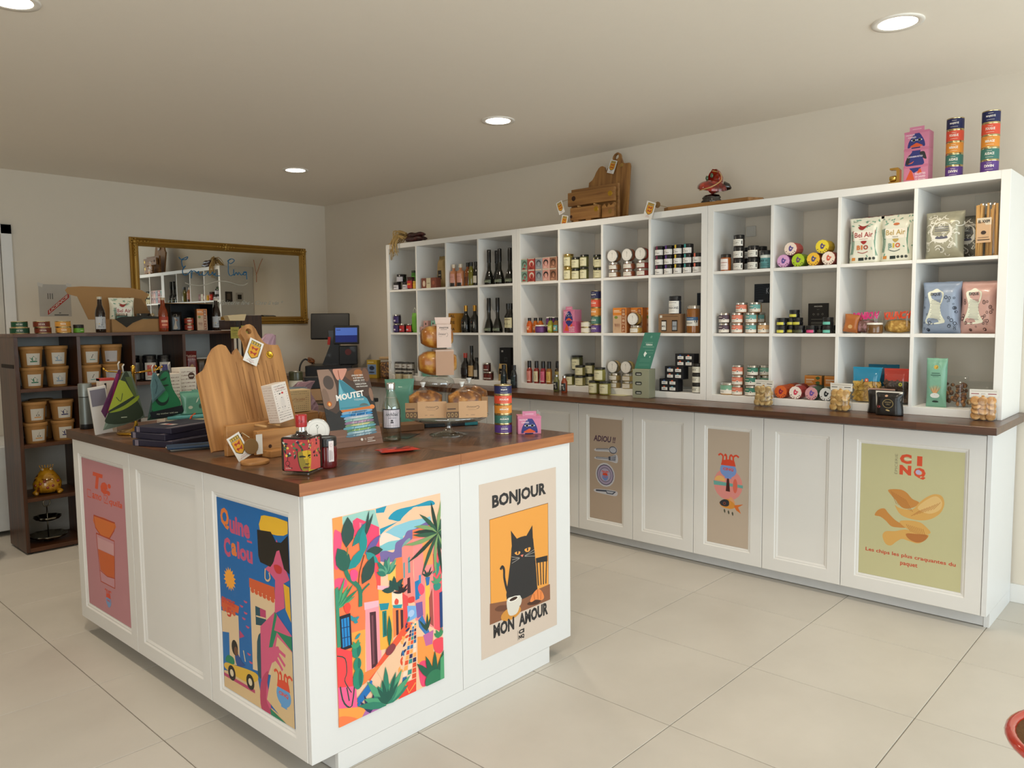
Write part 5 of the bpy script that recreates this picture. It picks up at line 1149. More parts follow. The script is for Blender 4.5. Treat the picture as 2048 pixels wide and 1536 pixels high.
# big chopping board leaning back
t = empty('chopping_board', (1.235, 2.57, IZ), 0, 'big light oak board with mountain-shaped top and ring handle, leaning on the island', 'chopping board'); lean(t, .003, math.radians(19.5))
m = M(); plate_with_hole(m, board_shape(), [(.2265, .458, .0115)], .024, oakm); m.build('board', t)
m = M()
for i in range(9): x = .15+i*.02; m.box(x, -.0004, .12, x+.0016, .0005, .34-.02*(i % 3), mat('7a4f28', .6))
m.build('engraved_line', t)['kind'] = 'stuff'
m = M(); m.X = Matrix.Translation((.2914, -.001, .3616)) @ Matrix.Rotation(PI/2, 4, 'X'); m.lathe([(.0135, -.002), (.0145, .0), (.014, .0015), (.011, .002), (.010, .001), (0, .001)], mat('cda43a', .25, 1.), 20, cap=False); m.build('brass_medallion', t)
o = tagcard(t, .056, .1); o.location = (.221, -.012, .372); o.rotation_euler = (0, .52, 0)
m = M(); m.tube([(.19, .0, .405), (.183, -.01, .36), (.2, -.012, .33), (.235, -.008, .325)], .0016, mat('6a5434', .8), 5); m.build('cord', t)
# plank rack in front of it
t = empty('plank_rack', (1.262, 2.532, IZ), .06, 'low rack of two light oak planks with dowels and hanging tags, before the big board', 'wooden rack')
m = M(); m.box(0, 0, .001, .275, .022, .108, oakh, .002); m.build('plank', t)
m = M(); m.box(.07, -.078, .001, .245, -.05, .088, oakh, .002); m.build('plank', t)
for x in (.11, .165): m = M(); m.tube([(x, -.07, .099), (x, .01, .099)], .0045, mat('c39a66', .6), 8); m.build('dowel', t)
m = M(); m.box(.08, -.14, 0, .15, -.085, .022, oakh, .001); m.build('foot', t)
for x, z, r, y in ((.045, .068, .0125, -.0006), (.118, .03, .0065, -.0786)): m = M(); m.X = Matrix.Translation((x, y, z)) @ Matrix.Rotation(PI/2, 4, 'X'); m.lathe([(r, 0), (r, .0006)], mat('3a2010', .7), 18); m.build('dowel_hole', t)
m = M(); m.X = Matrix.Translation((.0, -.1, .0)); m.box(0, 0, 0, .001, .001, .001, oakh)
o = tagcard(t, .05, .09); o.location = (-.02, -.108, .048); o.rotation_euler = (-.12, -.42, 0)
m = M(); m.X = Matrix.Translation((.022, -.112, .045)) @ Matrix.Rotation(PI/2-.15, 4, 'X'); m.lathe([(.026, 0), (.027, .001), (.027, .003), (.026, .004)], mat('7a5c34', .7), 22); m.build('wooden_disc', t)
m = M(); m.X = Matrix.Translation((.055, -.112, .048)); m.box(-.012, 0, -.034, .012, .001, .034, mat('dedcd6', .6)); m.build('paper_strip', t)
m = M(); m.tube([(.045, -.005, .07), (.03, -.05, .085), (.022, -.105, .075)], .0012, mat('cabf9f', .8), 5); m.build('string', t)
# thin oak disc on the worktop below the tags
m = M(); m.lathe([(.045, 0), (.046, .002), (.046, .008), (.045, .01)], oakh, 28); o = m.build('wooden_coaster'); o.location = (1.262, 2.345, IZ); tag(o, 'round light wood slice lying under the hanging tags', 'coaster')
# patterned biscuit boxes
def dotty(side=False, title=True, c1='3a3432', title_c='a05a50'):
    def f(A):
        rnd = random.Random(5); nx, ny = (6, 14) if side else (9, 15)
        for i in range(nx):
            for j in range(ny):
                x = 70+860*(i+.5)/nx; y = 40+920*(j+.5)/ny
                if title and not side and 200 < x < 800 and (.28 < y/1000 < .78 and (y < 720 or True)) and rnd.random() < .85: continue
                w = rnd.uniform(12, 36); A.rect(x-w, y-6, x+w, y+rnd.uniform(4, 12), c1, k=False)
        A.n += 1
        if title and not side: A.ctext('La P Tite Landaise', 500, 840, 60, title_c, maxw=620, shear=.2)
    return f
def tallart(A):
    dotty(False, True)(A); A.ell(420, 730, 60, 16, '1c1a1a', .5); A.smooth([(520, 730), (600, 770), (680, 740), (640, 715)], 'c0302c')
    for i in range(5): A.line([(400+i*50, 300), (380+i*60, 480), (430+i*40, 640)], 6, '9a9aa2', 3)
put('ptall', lambda: carton(.062, .062, .138, 'ddd2c8', tallart, dotty(True, c1='8a5f50'), 'patterned_box'), (1.452, 2.492, IZ+.1095), .12, 'tall white box with small dark pattern standing on the plank rack', 'patterned biscuit boxes', tilt=(-.1, -.16, 0))
def wideart(A):
    rnd = random.Random(9)
    for i in range(11):
        for j in range(10):
            x = 60+880*(i+.5)/11; y = 40+920*(j+.5)/10
            if 190 < x < 810 and 270 < y < 780: continue
            w = rnd.uniform(14, 30); A.rect(x-w, y-7, x+w, y+rnd.uniform(4, 14), '4a3c30', k=False)
    A.n += 1; A.text('La P Tite Landaise', 230, 520, 540, 120, 'a05a44', 0, .2); A.rect(330, 470, 680, 480, '8a5a44')
put('pwide', lambda: carton(.112, .06, .086, 'd9bd8e', wideart, None, 'patterned_box'), (1.63, 2.70, IZ+.113), 0, 'cream box with small dark pattern beside the tall white one', 'patterned biscuit boxes')
t = empty('box_riser', (1.632, 2.70, IZ), 0, 'short oak block stand carrying the cream patterned box', 'stand')
m = M(); m.box(-.075, -.035, 0, .085, .04, .11, oakh, .004); m.build('block', t)
m = M(); m.X = Matrix.Translation((.09, -.03, .055)) @ Matrix.Rotation(.5, 4, 'Y'); m.box(-.012, -.02, -.05, .012, .02, .05, oakh, .003); m.build('side_rail', t)
for i, (x, y, z0, h) in enumerate(((1.452, 3.42, .10, .14), (1.525, 3.42, .12, .15))):
    pass
put('pb1', lambda: carton(.08, .07, .245, 'd9d0c4', dotty(False, False, c1='6a4c40'), dotty(True, c1='8a5f50'), 'patterned_box'), (1.452, 3.44, IZ), .1, 'patterned white box behind the mint pouch, left', 'tall patterned boxes behind')
put('pb2', lambda: carton(.078, .07, .267, 'd9d0c4', lambda A: (dotty(False, False, c1='6a4c40')(A), A.ell(700, 860, 200, 60, '4a2f22'), A.rect(560, 850, 840, 866, 'd9d0c4')), dotty(True, c1='8a5f50'), 'patterned_box'), (1.538, 3.47, IZ), .1, 'taller patterned white box with round brown seal, behind the mint pouch', 'tall patterned boxes behind')
# square bottle with flower label
def qbottle():
    t = empty('square_bottle'); s = .046; liq = mat('1c0f0c', .06, coat=.8)
    m = M(); m.box(-s, -s, .0, s, s, .011, glassy('ffffff', .03, .5), .003); m.build('glass_foot', t)
    m = M(); m.box(-s, -s, .0112, s, s, .116, liq, .006); m.lathe([(.034, .116), (.02, .121), (.0155, .13)], liq, 20); m.build('body', t)
    m = M(); m.lathe([(.016, .128), (.0155, .15)], glassy('ffffff', .03, .9), 18); m.build('neck', t)
    m = M(); m.lathe([(.0165, .143), (.0175, .146), (.018, .178), (.0165, .181), (0, .181)], mat('a3161c', .3, coat=.5), 22, cap=False); A = Art(m, .02, .012, wrap(.0181, .156, 0, 0, -.2)); A.text('Sa', 100, 100, 800, 800, '6a0c12', 0, .3); m.build('wax_cap', t)
    W_ = .153; H = .096
    def sf(u, v, n):   # label bent round the front corner
        d = u-W_*.53
        return (-s+s*2+min(0, 0) if False else ((s-n*0)+(d if d < 0 else 0), -s-n-.0005, .014+v) if d < 0 else (s+n+.0005, -s+d, .014+v))
    for sd in (0, 1):
        m = M()
        if sd == 0: A = Art(m, .081, H, lambda u, v, n: (s-.081+u, -s-n-.0004, .014+v))
        else: A = Art(m, .072, H, lambda u, v, n: (s+n+.0004, -s+u, .014+v))
        A.rect(0, 0, 1000, 1000, 'a83a3e' if sd == 0 else 'c85650')
        rnd = random.Random(7+sd)
        yel, yd, dk = 'c9a42c', '8a7a2c', '1e2016'
        if sd == 0:
            A.poly([(620, 620), (1000, 680), (1000, 40), (820, 0), (700, 60), (600, 300), (560, 480)], yd); A.poly([(780, 640), (1000, 680), (1000, 330), (840, 380)], yel)
            A.smooth([(640, 470), (760, 500), (900, 480), (900, 450), (760, 440), (660, 430)], dk); A.smooth([(780, 110), (860, 150), (1000, 140), (1000, 110), (860, 95)], '5a2a1c'); A.poly([(860, 400), (1000, 400), (1000, 230), (900, 240)], 'a58c2c'); A.rect(890, 225, 1000, 255, dk)
            A.line([(560, 640), (590, 420), (640, 180), (740, 20)], 30, dk, 3)
            A.ell(150, 230, 100, 90, '5a1c20'); A.ell(150, 230, 74, 66, 'a83a3e'); A.line([(150, 320), (160, 420), (130, 480)], 26, '3a1418', 3); A.line([(170, 180), (240, 100), (340, 90)], 30, '3a1418', 3); A.text('QUINA', 60, 50, 230, 50, 'e0b0a0', .02)
        else:
            A.poly([(0, 680), (250, 620), (240, 300), (160, 60), (0, 40)], yel); A.smooth([(0, 520), (120, 530), (220, 500), (120, 470), (0, 470)], dk); A.smooth([(60, 440), (140, 450), (190, 430), (120, 415)], '3a3420'); A.rect(0, 235, 70, 262, dk); A.smooth([(0, 140), (90, 150), (130, 125), (0, 108)], '7a3420'); A.poly([(0, 60), (600, 0), (0, 0)], 'b9a53a')
        for i in range(30 if sd == 0 else 26):
            x = rnd.uniform(40, 960); y = rnd.uniform(420 if (sd == 0 and x < 520) else 660, 980)
            if sd == 1: y = rnd.uniform(400 if x > 350 else 700, 980)
            c = rnd.choice(('2f5a3a', '1f4a34', '3f7a4a', '2a2440', '5a2030', 'd9b44a', 'd96a4a', 'b9c0b0', '20302a'))
            if rnd.random() < .6: A.leaf(x, y, rnd.uniform(0, 6.28), rnd.uniform(110, 220), 80, c)
            else: A.ell(x, y, rnd.uniform(30, 65), rnd.uniform(26, 50), c)
        m.build('label', t)
    t['_cat'] = 'bottle'; return t
put('qb', qbottle, (1.277, 2.080, IZ), -1.08, 'square dark bottle with red wax cap and yellow face label, front corner of the island')
# red jelly jar with white-lidded jar turned up behind it
def redjar():
    t = jar(.037, .098, '5c0a10', '1c1c1c', .3, None); t.name = 'jar'
    m = M(); A = Art(m, .018, .066, wrap(.0382, .022, 0, 0, .05)); A.rect(0, 0, 1000, 1000, 'ddd2cf'); A.rect(200, 60, 300, 560, '8a8286'); A.rect(450, 100, 520, 560, 'a9a2a6'); A.rect(650, 100, 720, 500, 'a9a2a6'); A.ell(500, 800, 260, 80, 'c9a0a4'); A.ell(500, 800, 200, 60, 'ddd2cf'); m.build('paper_strip', t); return t
put('redjar', redjar, (1.376, 2.105, IZ), -.35, 'dark red jelly jar with black lid and narrow white strip')
t = put('standlid', sidejar('cfcac2', .055, .0405), (1.408, 2.20, IZ+.105), -.5, 'jar turned on edge with its round white lid facing out, behind the red jelly jar', tilt=(-.12, 0, 0))
m = M(); m.box(-.05, -.03, 0, .05, .03, .062, glossy('c9c4ba', .3), .006); o = m.build('jar_stand'); o.location = (1.412, 2.205, IZ); o.rotation_euler = (0, 0, -.5); tag(o, 'pale block behind the red jelly jar, carrying the turned jar', 'stand')
# table linen sign board
SO = Vector((1.589, 2.384, IZ)); sang = math.radians(-5.68)
t = empty('table_linen_sign', SO, sang, 'tall photo board for MOUTET table linen leaning back on the island', 'sign'); lean(t, sang, math.radians(19.5))
SW, SH = .2145, .3035
m = M(); m.box(0, 0, 0, SW, .003, SH, mat('2c2c2c', .4)); m.build('board', t)
m = M(); m.box(SW*.3, .0032, .02, SW*.7, .0052, SH*.7, mat('3a3a3a', .6)); m.build('easel', t)
m = M(); A = Art(m, SW, SH, front(-.0001, 0, 0), rough=.25); A.clip = True
A.rect(0, 0, 1000, 1000, '4a3a34'); A.smooth([(0, 1000), (0, 560), (150, 500), (260, 600), (300, 800), (220, 1000)], '8f7465'); A.ell(170, 830, 100, 90, '4f4440'); A.ell(60, 620, 70, 140, '7c6456'); A.smooth([(420, 1000), (560, 960), (700, 990), (860, 1000), (800, 860), (600, 840)], '6a4a38'); A.ell(790, 930, 90, 50, '9a5f34'); A.ell(930, 900, 70, 90, '6a4a3a'); A.poly([(0, 520), (0, 220), (1000, 230), (1000, 640), (860, 620), (500, 560), (200, 430)], '2a2a2c'); A.ell(960, 640, 40, 90, '8a6a58')
A.rect(0, 0, 1000, 225, '7a594a'); A.rect(0, 130, 1000, 150, '886455'); A.rect(0, 60, 1000, 76, '6d4f42')
A.ell(110, 560, 46, 34, 'b5602c'); A.ell(110, 556, 22, 20, 'f0b060')
A.smooth([(310, 1000), (560, 1000), (540, 940), (440, 850), (400, 870), (360, 850), (320, 900)], 'c98f7c'); A.line([(400, 980), (395, 900), (405, 860)], 14, '8a4f40', 2)
A.poly([(380, 860), (440, 850), (620, 730), (860, 590), (900, 500), (890, 470), (280, 470), (300, 620)], '4f94a6'); A.smooth([(390, 850), (430, 700), (600, 640), (800, 600), (600, 740)], '3a7a8c'); A.poly([(330, 640), (380, 830), (400, 720), (420, 600)], '6fb0bf'); A.ell(770, 500, 90, 34, '5a6a68'); A.rect(300, 480, 860, 500, '3f8496')
A.poly([(290, 470), (340, 420), (900, 440), (960, 470), (960, 500), (880, 490), (400, 470)], 'c9743c'); A.ell(930, 480, 50, 28, 'd98448')
rnd = random.Random(12); ly = 430
for c, c2 in (('7fa6c0', '4a6f8f'), ('2f86c0', '1c5f96'), ('8fa2b8', 'c0c4cc'), ('6fa09c', 'a9c4bc'), ('8a6f8c', 'b090a8'), ('6f8f70', 'c9c48a'), ('5f9aa8', '8fc0cc'), ('4f7a5f', '8fae6a'), ('7aa0b0', 'b5c9cf'), ('5a7a8c', '9ab4c0')):
    x0 = 300+rnd.uniform(-30, 30); A.smooth([(x0, ly-14), (x0+60, ly+10), (600, ly+16), (870+rnd.uniform(-30, 30), ly+22), (900, ly-4), (700, ly-14), (400, ly-26)], c); A.smooth([(430, ly-4), (600, ly+8), (800, ly+12), (780, ly-2), (560, ly-14)], c2)
    for q in range(4): A.line([(480+q*90, ly-14), (500+q*90, ly+12)], 8, rnd.choice((c2, '24485a', 'c9d4d4')), k=False)
    A.n += 1; ly -= 32
A.text('MOUTET', 255, 585, 560, 78, 'ece8e2', .035, 0, 40); A.text('TISSAGE', 590, 575, 200, 22, 'cfd8d8', .01)
for i, (w_, x, wd) in enumerate((('LINGE DE TABLE', 640, 230), ('& DE MAISON', 660, 210), ('DEPUIS 1919', 660, 220), ('FABRICATION', 680, 220), ('100% FRANÇAISE', 690, 230))): A.text(w_, x, 890-i*34-(14 if i > 2 else 0), wd, 20, 'e4ddd4', .02)
A.rect(660, 808, 880, 811, 'a9a09a'); A.ell(590, 75, 24, 17, 'e0d8d0'); A.ell(660, 75, 22, 15, '9a8478'); A.rect(700, 82, 840, 90, 'd0c4bc'); A.rect(700, 62, 800, 69, 'd0c4bc'); A.rect(690, 38, 850, 46, 'e0d8d0')
m.build('print', t)
# clear bottle with white label
def clearb():
    g = glassy('eaf4ee', .02, .6); t = empty('bottle')
    m = M(); m.lathe([(.034, 0), (.0375, .004), (.0375, .115), (.034, .14), (.022, .175), (.0155, .195), (.015, .212)], g, 28); m.build('glass', t)
    m = M(); m.lathe([(.033, .003), (.0355, .006), (.0355, .112), (.031, .14), (.0215, .168)], glassy('cfd8cf', .05, .1), 24); m.build('water', t)
    m = M(); m.lathe([(.031, .0035), (.034, .006), (.033, .012), (.02, .014)], glassy('8fc0a4', .05, .8), 24); m.build('thick_base', t)
    m = M(); m.lathe([(.0165, .2), (.017, .202), (.017, .222), (.0155, .2255), (0, .2255)], mat('c9c9c6', .28, 1.), 22, cap=False); m.build('cap', t)
    m = M(); A = Art(m, .07, .068, wrap(.0379, .055, 0, 0, -.93)); A.seg = 12; A.rect(-60, -60, 1060, 1060, '26262c'); A.rect(0, 0, 1000, 1000, 'd6cfd6'); A.text('Archibald', 110, 660, 800, 200, '26222a', .01, .35); A.rect(330, 590, 700, 605, '8a8488'); A.rect(300, 530, 740, 550, '3a363e'); A.ell(500, 400, 60, 60, '3a363e'); A.rect(430, 250, 580, 330, '3a363e'); A.rect(200, 110, 820, 125, '8a8488'); m.build('label', t)
    t['_cat'] = 'bottle'; return t
put('archi', clearb, (1.862, 2.385, IZ), -.6, 'clear glass bottle with silver cap and white label on the island')
t = put('redp', lambda: bag(.145, .072, .012, 'b5301f', lambda A: (A.smooth([(200, 420), (300, 560), (420, 480), (330, 400)], '3a1410'), A.smooth([(430, 300), (520, 640), (760, 700), (640, 480), (560, 300)], '3a1410'), A.rect(360, 150, 780, 200, '4a1a14'), A.rect(830, 420, 900, 600, '3a1410')), 201, wr=.002), (1.705, 2.098, IZ+.007), -.28, 'flat red pouch with dark print lying before the clear bottle', tilt=(-PI/2+.05, 0, 0))
t.rotation_euler = (-PI/2, 0, -.3); t.location = (1.70, 2.125, IZ+.0075)
# cake stand with loaves
g = glassy('e8f0ec', .03, .55); CX, CY = 2.105, 2.325
t = empty('cake_stand', (CX, CY, IZ), 0, 'glass pedestal cake stand carrying wrapped loaves', 'cake stand')
m = M(); m.lathe([(.077, 0), (.078, .003), (.05, .008), (.02, .016), (.013, .03), (.013, .045), (.022, .06)], g, 36); m.build('foot', t)
m = M(); m.lathe([(.02, .06), (.14, .063), (.158, .072), (.166, .0825), (.161, .0825), (.152, .0745), (.13, .069), (.0, .068)], g, 48, cap=False, rx=lambda a, z: 1+(.012*math.cos(24*a) if z > .07 else 0)); m.build('plate', t)
crust = flecks('crust', '6a3a14', 'b97a34', 'd0a060', 30, .45, bump=.5, coat=.4); crust2 = flecks('brioche', 'a5601c', 'd09a44', 'e0b464', 22, .35, bump=.4, coat=.6)
def loafmesh(m, w, d, h, mt, seed=0):
    rnd = random.Random(seed); n = 16; vs = []; fs = []; rings = 9
    for j in range(rings):
        x = -w/2+w*j/(rings-1); e = math.sin(PI*min(1, max(0, (j+.5)/rings)))**.3
        for i in range(n):
            a = 2*PI*i/n; ca, sa = math.cos(a), math.sin(a); k = .8
            yy = d/2*e*(abs(ca)**k)*(1 if ca > 0 else -1); zz = h/2+h/2*e*(abs(sa)**k)*(1 if sa > 0 else -1)*(1+(.05*math.sin(j*2.1+seed) if sa > 0 else 0)); vs.append((x, yy, zz))
    for j in range(rings-1):
        for i in range(n): fs.append((j*n+i, (j+1)*n+i, (j+1)*n+(i+1) % n, j*n+(i+1) % n))
    fs += [tuple(range(n)), tuple(range((rings-1)*n, rings*n))[::-1]]
    m.add(vs, fs, mt, True)
def script_logo(A, x=300, y=560, s=1., c='2c2420'):
    A.text('Onctueuse', x, y, 330*s, 110, c, .0, .4); A.line([(x+330*s, y+60), (x+400*s, y+90), (x+440*s, y+20), (x+400*s, y-60), (x+350*s, y-80)], 14, c, 3); A.rect(x+40, y-70, x+250, y-62, '7a6450')
def sliced(key, seed):
    def f():
        t = empty('wrapped_loaf'); m = M(); loafmesh(m, .128, .085, .108, crust, seed); m.build('bread', t)
        m = M(); loafmesh(m, .133, .09, .1125, glassy('ffffff', .22, .12), seed); m.lathe([(.03, .1), (.012, .116), (.005, .122), (.014, .132)], glassy('ffffff', .15, .5), 10, -.01, 0); m.build('film', t)
        m = M(); m.box(-.03, -.0505, .001, .082, -.0495, .066, mat('c29a72', .6)); A = Art(m, .112, .065, front(-.0506, -.03, .001)); script_logo(A, 280, 620); A.rect(330, 480, 620, 490, '6a5240'); A.rect(250, 160, 330, 190, '8a7058'); A.rect(420, 160, 560, 190, '8a7058'); m.build('card_band', t)
        m = M(); m.box(-.078, -.0495, .001, -.03, -.0485, .062, mat('9a7650', .6)); A = Art(m, .048, .061, front(-.0496, -.078, .001)); A.rect(0, 0, 1000, 420, '5a4028')
        for q in range(3): A.ell(180+q*300, 210, 110, 140, 'a08050'); A.ell(180+q*300, 210, 60, 80, '5a4028')
        A.rect(80, 560, 760, 640, '4a3424'); m.build('patterned_flap', t)
        m = M(); m.lathe([(.004, 0), (.006, .004), (.012, .02)], mat('dfe0dc', .5), 8, -.01, 0); o = m.build('tie', t); o.location = (0, 0, .119)
        t['_cat'] = 'loaf'; return t
    return f
PZ = IZ+.0835
put('slice', sliced('a', 3), (1.992, 2.33, PZ), -.75, 'left wrapped loaf with kraft label on the cake stand', 'wrapped loaves on the stand')
put('slice', None, (2.095, 2.216, PZ), -.62, 'front wrapped loaf with kraft label on the cake stand', 'wrapped loaves on the stand')
put('slice', None, (2.25, 2.338, PZ), -1.0, 'right rear wrapped loaf on the cake stand, turned away', 'wrapped loaves on the stand')
t = empty('glass_jar', (2.122, 2.405, PZ+.001), 0, 'upturned ribbed glass jar in the middle of the cake stand', 'glass jar')
m = M(); m.lathe([(.05, 0), (.05, .08), (.058, .1), (.071, .118), (.066, .135), (.05, .148), (.048, .153), (.0, .153)], glassy('dfe8e6', .05, .5), 32, rx=lambda a, z: 1+(.02*math.cos(26*a) if z < .1 else 0)); m.build('glass', t)
def brio(top):
    def f():
        w, d, h = (.125, .1, .095) if top else (.15, .11, .104)
        t = empty('brioche_loaf'); m = M(); loafmesh(m, w, d, h, crust2, 5); m.build('bread', t); m = M(); loafmesh(m, w+.003, d+.003, h+.003, glassy('ffffff', .2, .12), 5); m.build('film', t)
        m = M(); x0, x1 = (-.012, .048) if top else (-.016, .058); m.box(x0, -d/2-.0045, .004, x1, -d/2-.0036, h*.97, mat('cdb5a8' if top else 'ae8a70', .6)); m.box(x0, -d/2-.004, h*.97, x1, d/2*.7, h*.985+.005, mat('cdb5a8' if top else 'b9a090', .6))
        A = Art(m, x1-x0, h*.96, front(-d/2-.0046, x0, .004))
        if top: A.text('PASTIS', 200, 850, 620, 70, '2c2420', .03); A.rect(280, 800, 720, 815, '3a302a'); script_logo(A, 120, 560, 1.5)
        m.build('paper_band', t)
        if top: m = M(); m.prism([(x0, h+.004), (x1, h+.004), (x1+.004, h+.032), (x0-.004, h+.032)], -d/2+.012, -d/2+.0135, mat('cdb5a8', .6), lambda x, y, z: (x, z, y)); m.build('paper_fold', t)
        t['_cat'] = 'loaf'; return t
    return f
put('brio0', brio(False), (2.118, 2.40, PZ+.1552), -.55, 'lower golden brioche loaf with plain brown band on the glass jar')
put('brio1', brio(True), (2.122, 2.405, PZ+.1552+.1115), -.5, 'upper golden brioche loaf with white paper band, top of the stack')
# tin tower and duck carton
tower(2.283, 2.185, IZ, -.72, 'on the island', range(5)) if False else None
for k in range(5): put('itin%d' % k, tin(TIN[k][0], TIN[k][1], .0365, .0398), (2.283, 2.185, IZ+k*.0401), -.66, TN[k]+' tin '+('at the bottom', 'second from bottom', 'in the middle', 'fourth up', 'at the top')[k]+' of the island tin tower', 'stacked coloured tins')
put('iduck', duckbox(2, .094, .073), (2.352, 2.108, IZ), -.72, 'pink gift carton with a blue duck head at the right end of the island')
# things partly hidden behind the stand
put('mintbag', lambda: bag(.13, .205, .04, '5f9a86', lambda A: [A.rect(80, y, 920, y+14, '4a8270') for y in (880, 780, 660, 540, 420, 300)], 211, flat=True), (2.19, 2.74, IZ), -.65, 'teal pouch standing behind the clear bottle and left loaf')
m = M(); m.box(-.13, -.05, 0, .13, .05, .028, mat('7a5230', .6), .002); o = m.build('kraft_box'); o.location = (2.03, 2.60, IZ); o.rotation_euler = (0, 0, -.35); tag(o, 'low brown box lying behind the left wrapped loaf', 'box')
m = M(); m.box(-.12, -.06, 0, .12, .06, .018, mat('16181a', .5), .002); m.box(.06, -.0602, .002, .119, -.0598, .016, mat('2f8a94', .5)); o = m.build('flat_box'); o.location = (2.31, 2.55, IZ); o.rotation_euler = (0, 0, -.5); tag(o, 'flat black box with teal edge under the rim of the cake stand', 'box')
m = M(); m.box(-.07, -.045, 0, .07, .045, .0012, mat('22262a', .2)); o = m.build('dark_glass_card'); o.location = (1.965, 2.44, IZ); o.rotation_euler = (0, 0, .5); tag(o, 'thin dark card lying between the clear bottle and the stand foot', 'card')
# left part: flask, towel stand, boxes, pouches
t = empty('flask', (1.212, 3.745, IZ), 0, 'slim grey flask with darker base at the far left corner of the island', 'flask')
m = M(); m.lathe([(.027, 0), (.028, .002), (.028, .022)], mat('151617', .4), 28); m.build('base', t); m = M(); m.lathe([(.0275, .0222), (.0275, .142)], mat('6c7270', .35, .6), 28); m.build('body', t)
m = M(); m.lathe([(.0265, .1422), (.0265, .1455)], mat('1a1b1c', .4), 28); m.build('seam_ring', t); m = M(); m.lathe([(.0275, .1457), (.0275, .2), (.026, .203)], mat('7f8583', .35, .6), 28); m.build('lid', t)
brass = mat('c79a3c', .18, 1.)
t = empty('brass_stand', (1.30, 3.42, IZ), 0, 'small brass rack on a round foot hung with patterned pouches', 'display rack')
m = M(); m.lathe([(.075, 0), (.077, .004), (.072, .01), (.062, .012), (.058, .009), (.05, .01), (.02, .018), (.012, .024), (.008, .035), (.0055, .05), (.0055, .26), (.009, .268), (.007, .276), (.01, .285), (0, .292)], brass, 36, cap=False); m.build('post', t)
for k in range(5):
    a = -.25+k*.32 if k else -.6; a = (-.9, -.2, .3, 2.6, 3.1)[k]; L = .1
    m = M(); m.tube([(0, 0, .255), (math.cos(a)*L*.5, math.sin(a)*L*.5, .262), (math.cos(a)*L, math.sin(a)*L, .268), (math.cos(a)*(L+.012), math.sin(a)*(L+.012), .276)], .0025, brass, 6); m.ball((math.cos(a)*(L+.014), math.sin(a)*(L+.014), .279), .005, brass, 8); m.build('arm', t)
def pennant(name, pts, y, c, art, lab, rz=0., th=.012):
    t = empty(name, (0, y, IZ), 0, lab, 'pouch', 'fabric pouches hanging from the brass rack'); x0 = sum(p[0] for p in pts)/len(pts); t.location = (x0, y, IZ); t.rotation_euler = (0, 0, rz)
    P = [(x-x0, z-.919) for x, z in pts]; cx = sum(p[0] for p in P)/len(P); cz = sum(p[1] for p in P)/len(P)
    m = M(); k = len(P); mid = [(cx+(x-cx)*.82, cz+(z-cz)*.82) for x, z in P]
    vs = [(x, 0, z) for x, z in P]+[(x, -th/2, z) for x, z in mid]+[(x, th/2, z) for x, z in mid]
    fs = [tuple(range(k, 2*k)), tuple(range(2*k, 3*k))[::-1]]
    for i in range(k): j = (i+1) % k; fs += [(i, j, k+j, k+i), (i, 2*k+i, 2*k+j, j)]
    m.add(vs, fs, mat(c, .75, bump=.3, bs=60)); m.build('pouch', t)
    xs = [p[0] for p in P]; zs = [p[1] for p in P]; m = M(); A = Art(m, max(xs)-min(xs), max(zs)-min(zs), front(-th/2-.0005, min(xs), min(zs))); art(A); m.build('print', t)
    top = max(P, key=lambda p: p[1]); m = M(); m.tube([(top[0], 0, top[1]-.004), (top[0]-.002, 0, top[1]+.02), (top[0]+.004, -.002, top[1]+.03)], .003, mat('b9b4ac', .8), 6); m.build('loop', t); return t
pennant('hanging_pouch', [(1.138, .955), (1.15, .99), (1.20, 1.12), (1.228, 1.19), (1.258, 1.188), (1.28, 1.11), (1.305, .992), (1.22, .968)], 3.335, '5d6a5c',
        lambda A: (A.smooth([(60, 130), (150, 330), (520, 940), (650, 940), (820, 500), (940, 200), (500, 90)], '25301f'), A.poly([(130, 330), (420, 860), (560, 820), (740, 560)], '8f9a2c'), A.poly([(560, 900), (700, 900), (860, 420), (740, 560)], '48562c'), A.smooth([(150, 300), (500, 400), (850, 560), (820, 470), (480, 330)], '7a8a24'), A.line([(330, 560), (430, 480), (480, 620)], 18, '3c4a20', 3), A.rect(420, 190, 560, 205, '9aa08a')), 'olive and yellow printed pouch hanging on the left of the brass rack')
pennant('hanging_pouch', [(1.30, .982), (1.315, 1.04), (1.345, 1.15), (1.365, 1.185), (1.40, 1.19), (1.41, 1.1), (1.458, 1.0), (1.38, .985)], 3.30, '1d3a30',
        lambda A: (A.smooth([(120, 200), (300, 700), (440, 930), (600, 930), (700, 600), (900, 260), (500, 190)], '1f7048'), A.ell(400, 420, 180, 150, '14302a'), A.ell(420, 470, 150, 130, '2a8654'), A.smooth([(380, 790), (470, 830), (560, 850), (480, 780)], '143026'), A.smooth([(420, 680), (520, 700), (600, 690), (520, 660)], '143026'), A.poly([(60, 160), (930, 250), (960, 130), (500, 30), (100, 40)], '141c24'), A.text('my mother told me', 240, 90, 560, 40, 'b9c4b0', .01)), 'green printed pouch hanging on the right of the brass rack', .0)
pennant('hanging_pouch', [(1.315, 1.055), (1.31, 1.13), (1.322, 1.185), (1.335, 1.18), (1.372, 1.105)], 3.275, '4f7074', lambda A: A.line([(300, 300), (420, 560), (300, 760)], 40, '2a4448', 3), 'small grey-blue folded pouch between the two large ones', th=.006)
pennant('hanging_pouch', [(1.16, 1.0), (1.145, 1.03), (1.19, 1.13), (1.222, 1.2), (1.232, 1.19), (1.2, 1.08)], 3.365, '4a1840', lambda A: A.line([(300, 100), (600, 500), (800, 900)], 120, '7a1f52', 2), 'narrow purple and crimson pouch edge at the far left of the rack', th=.006)
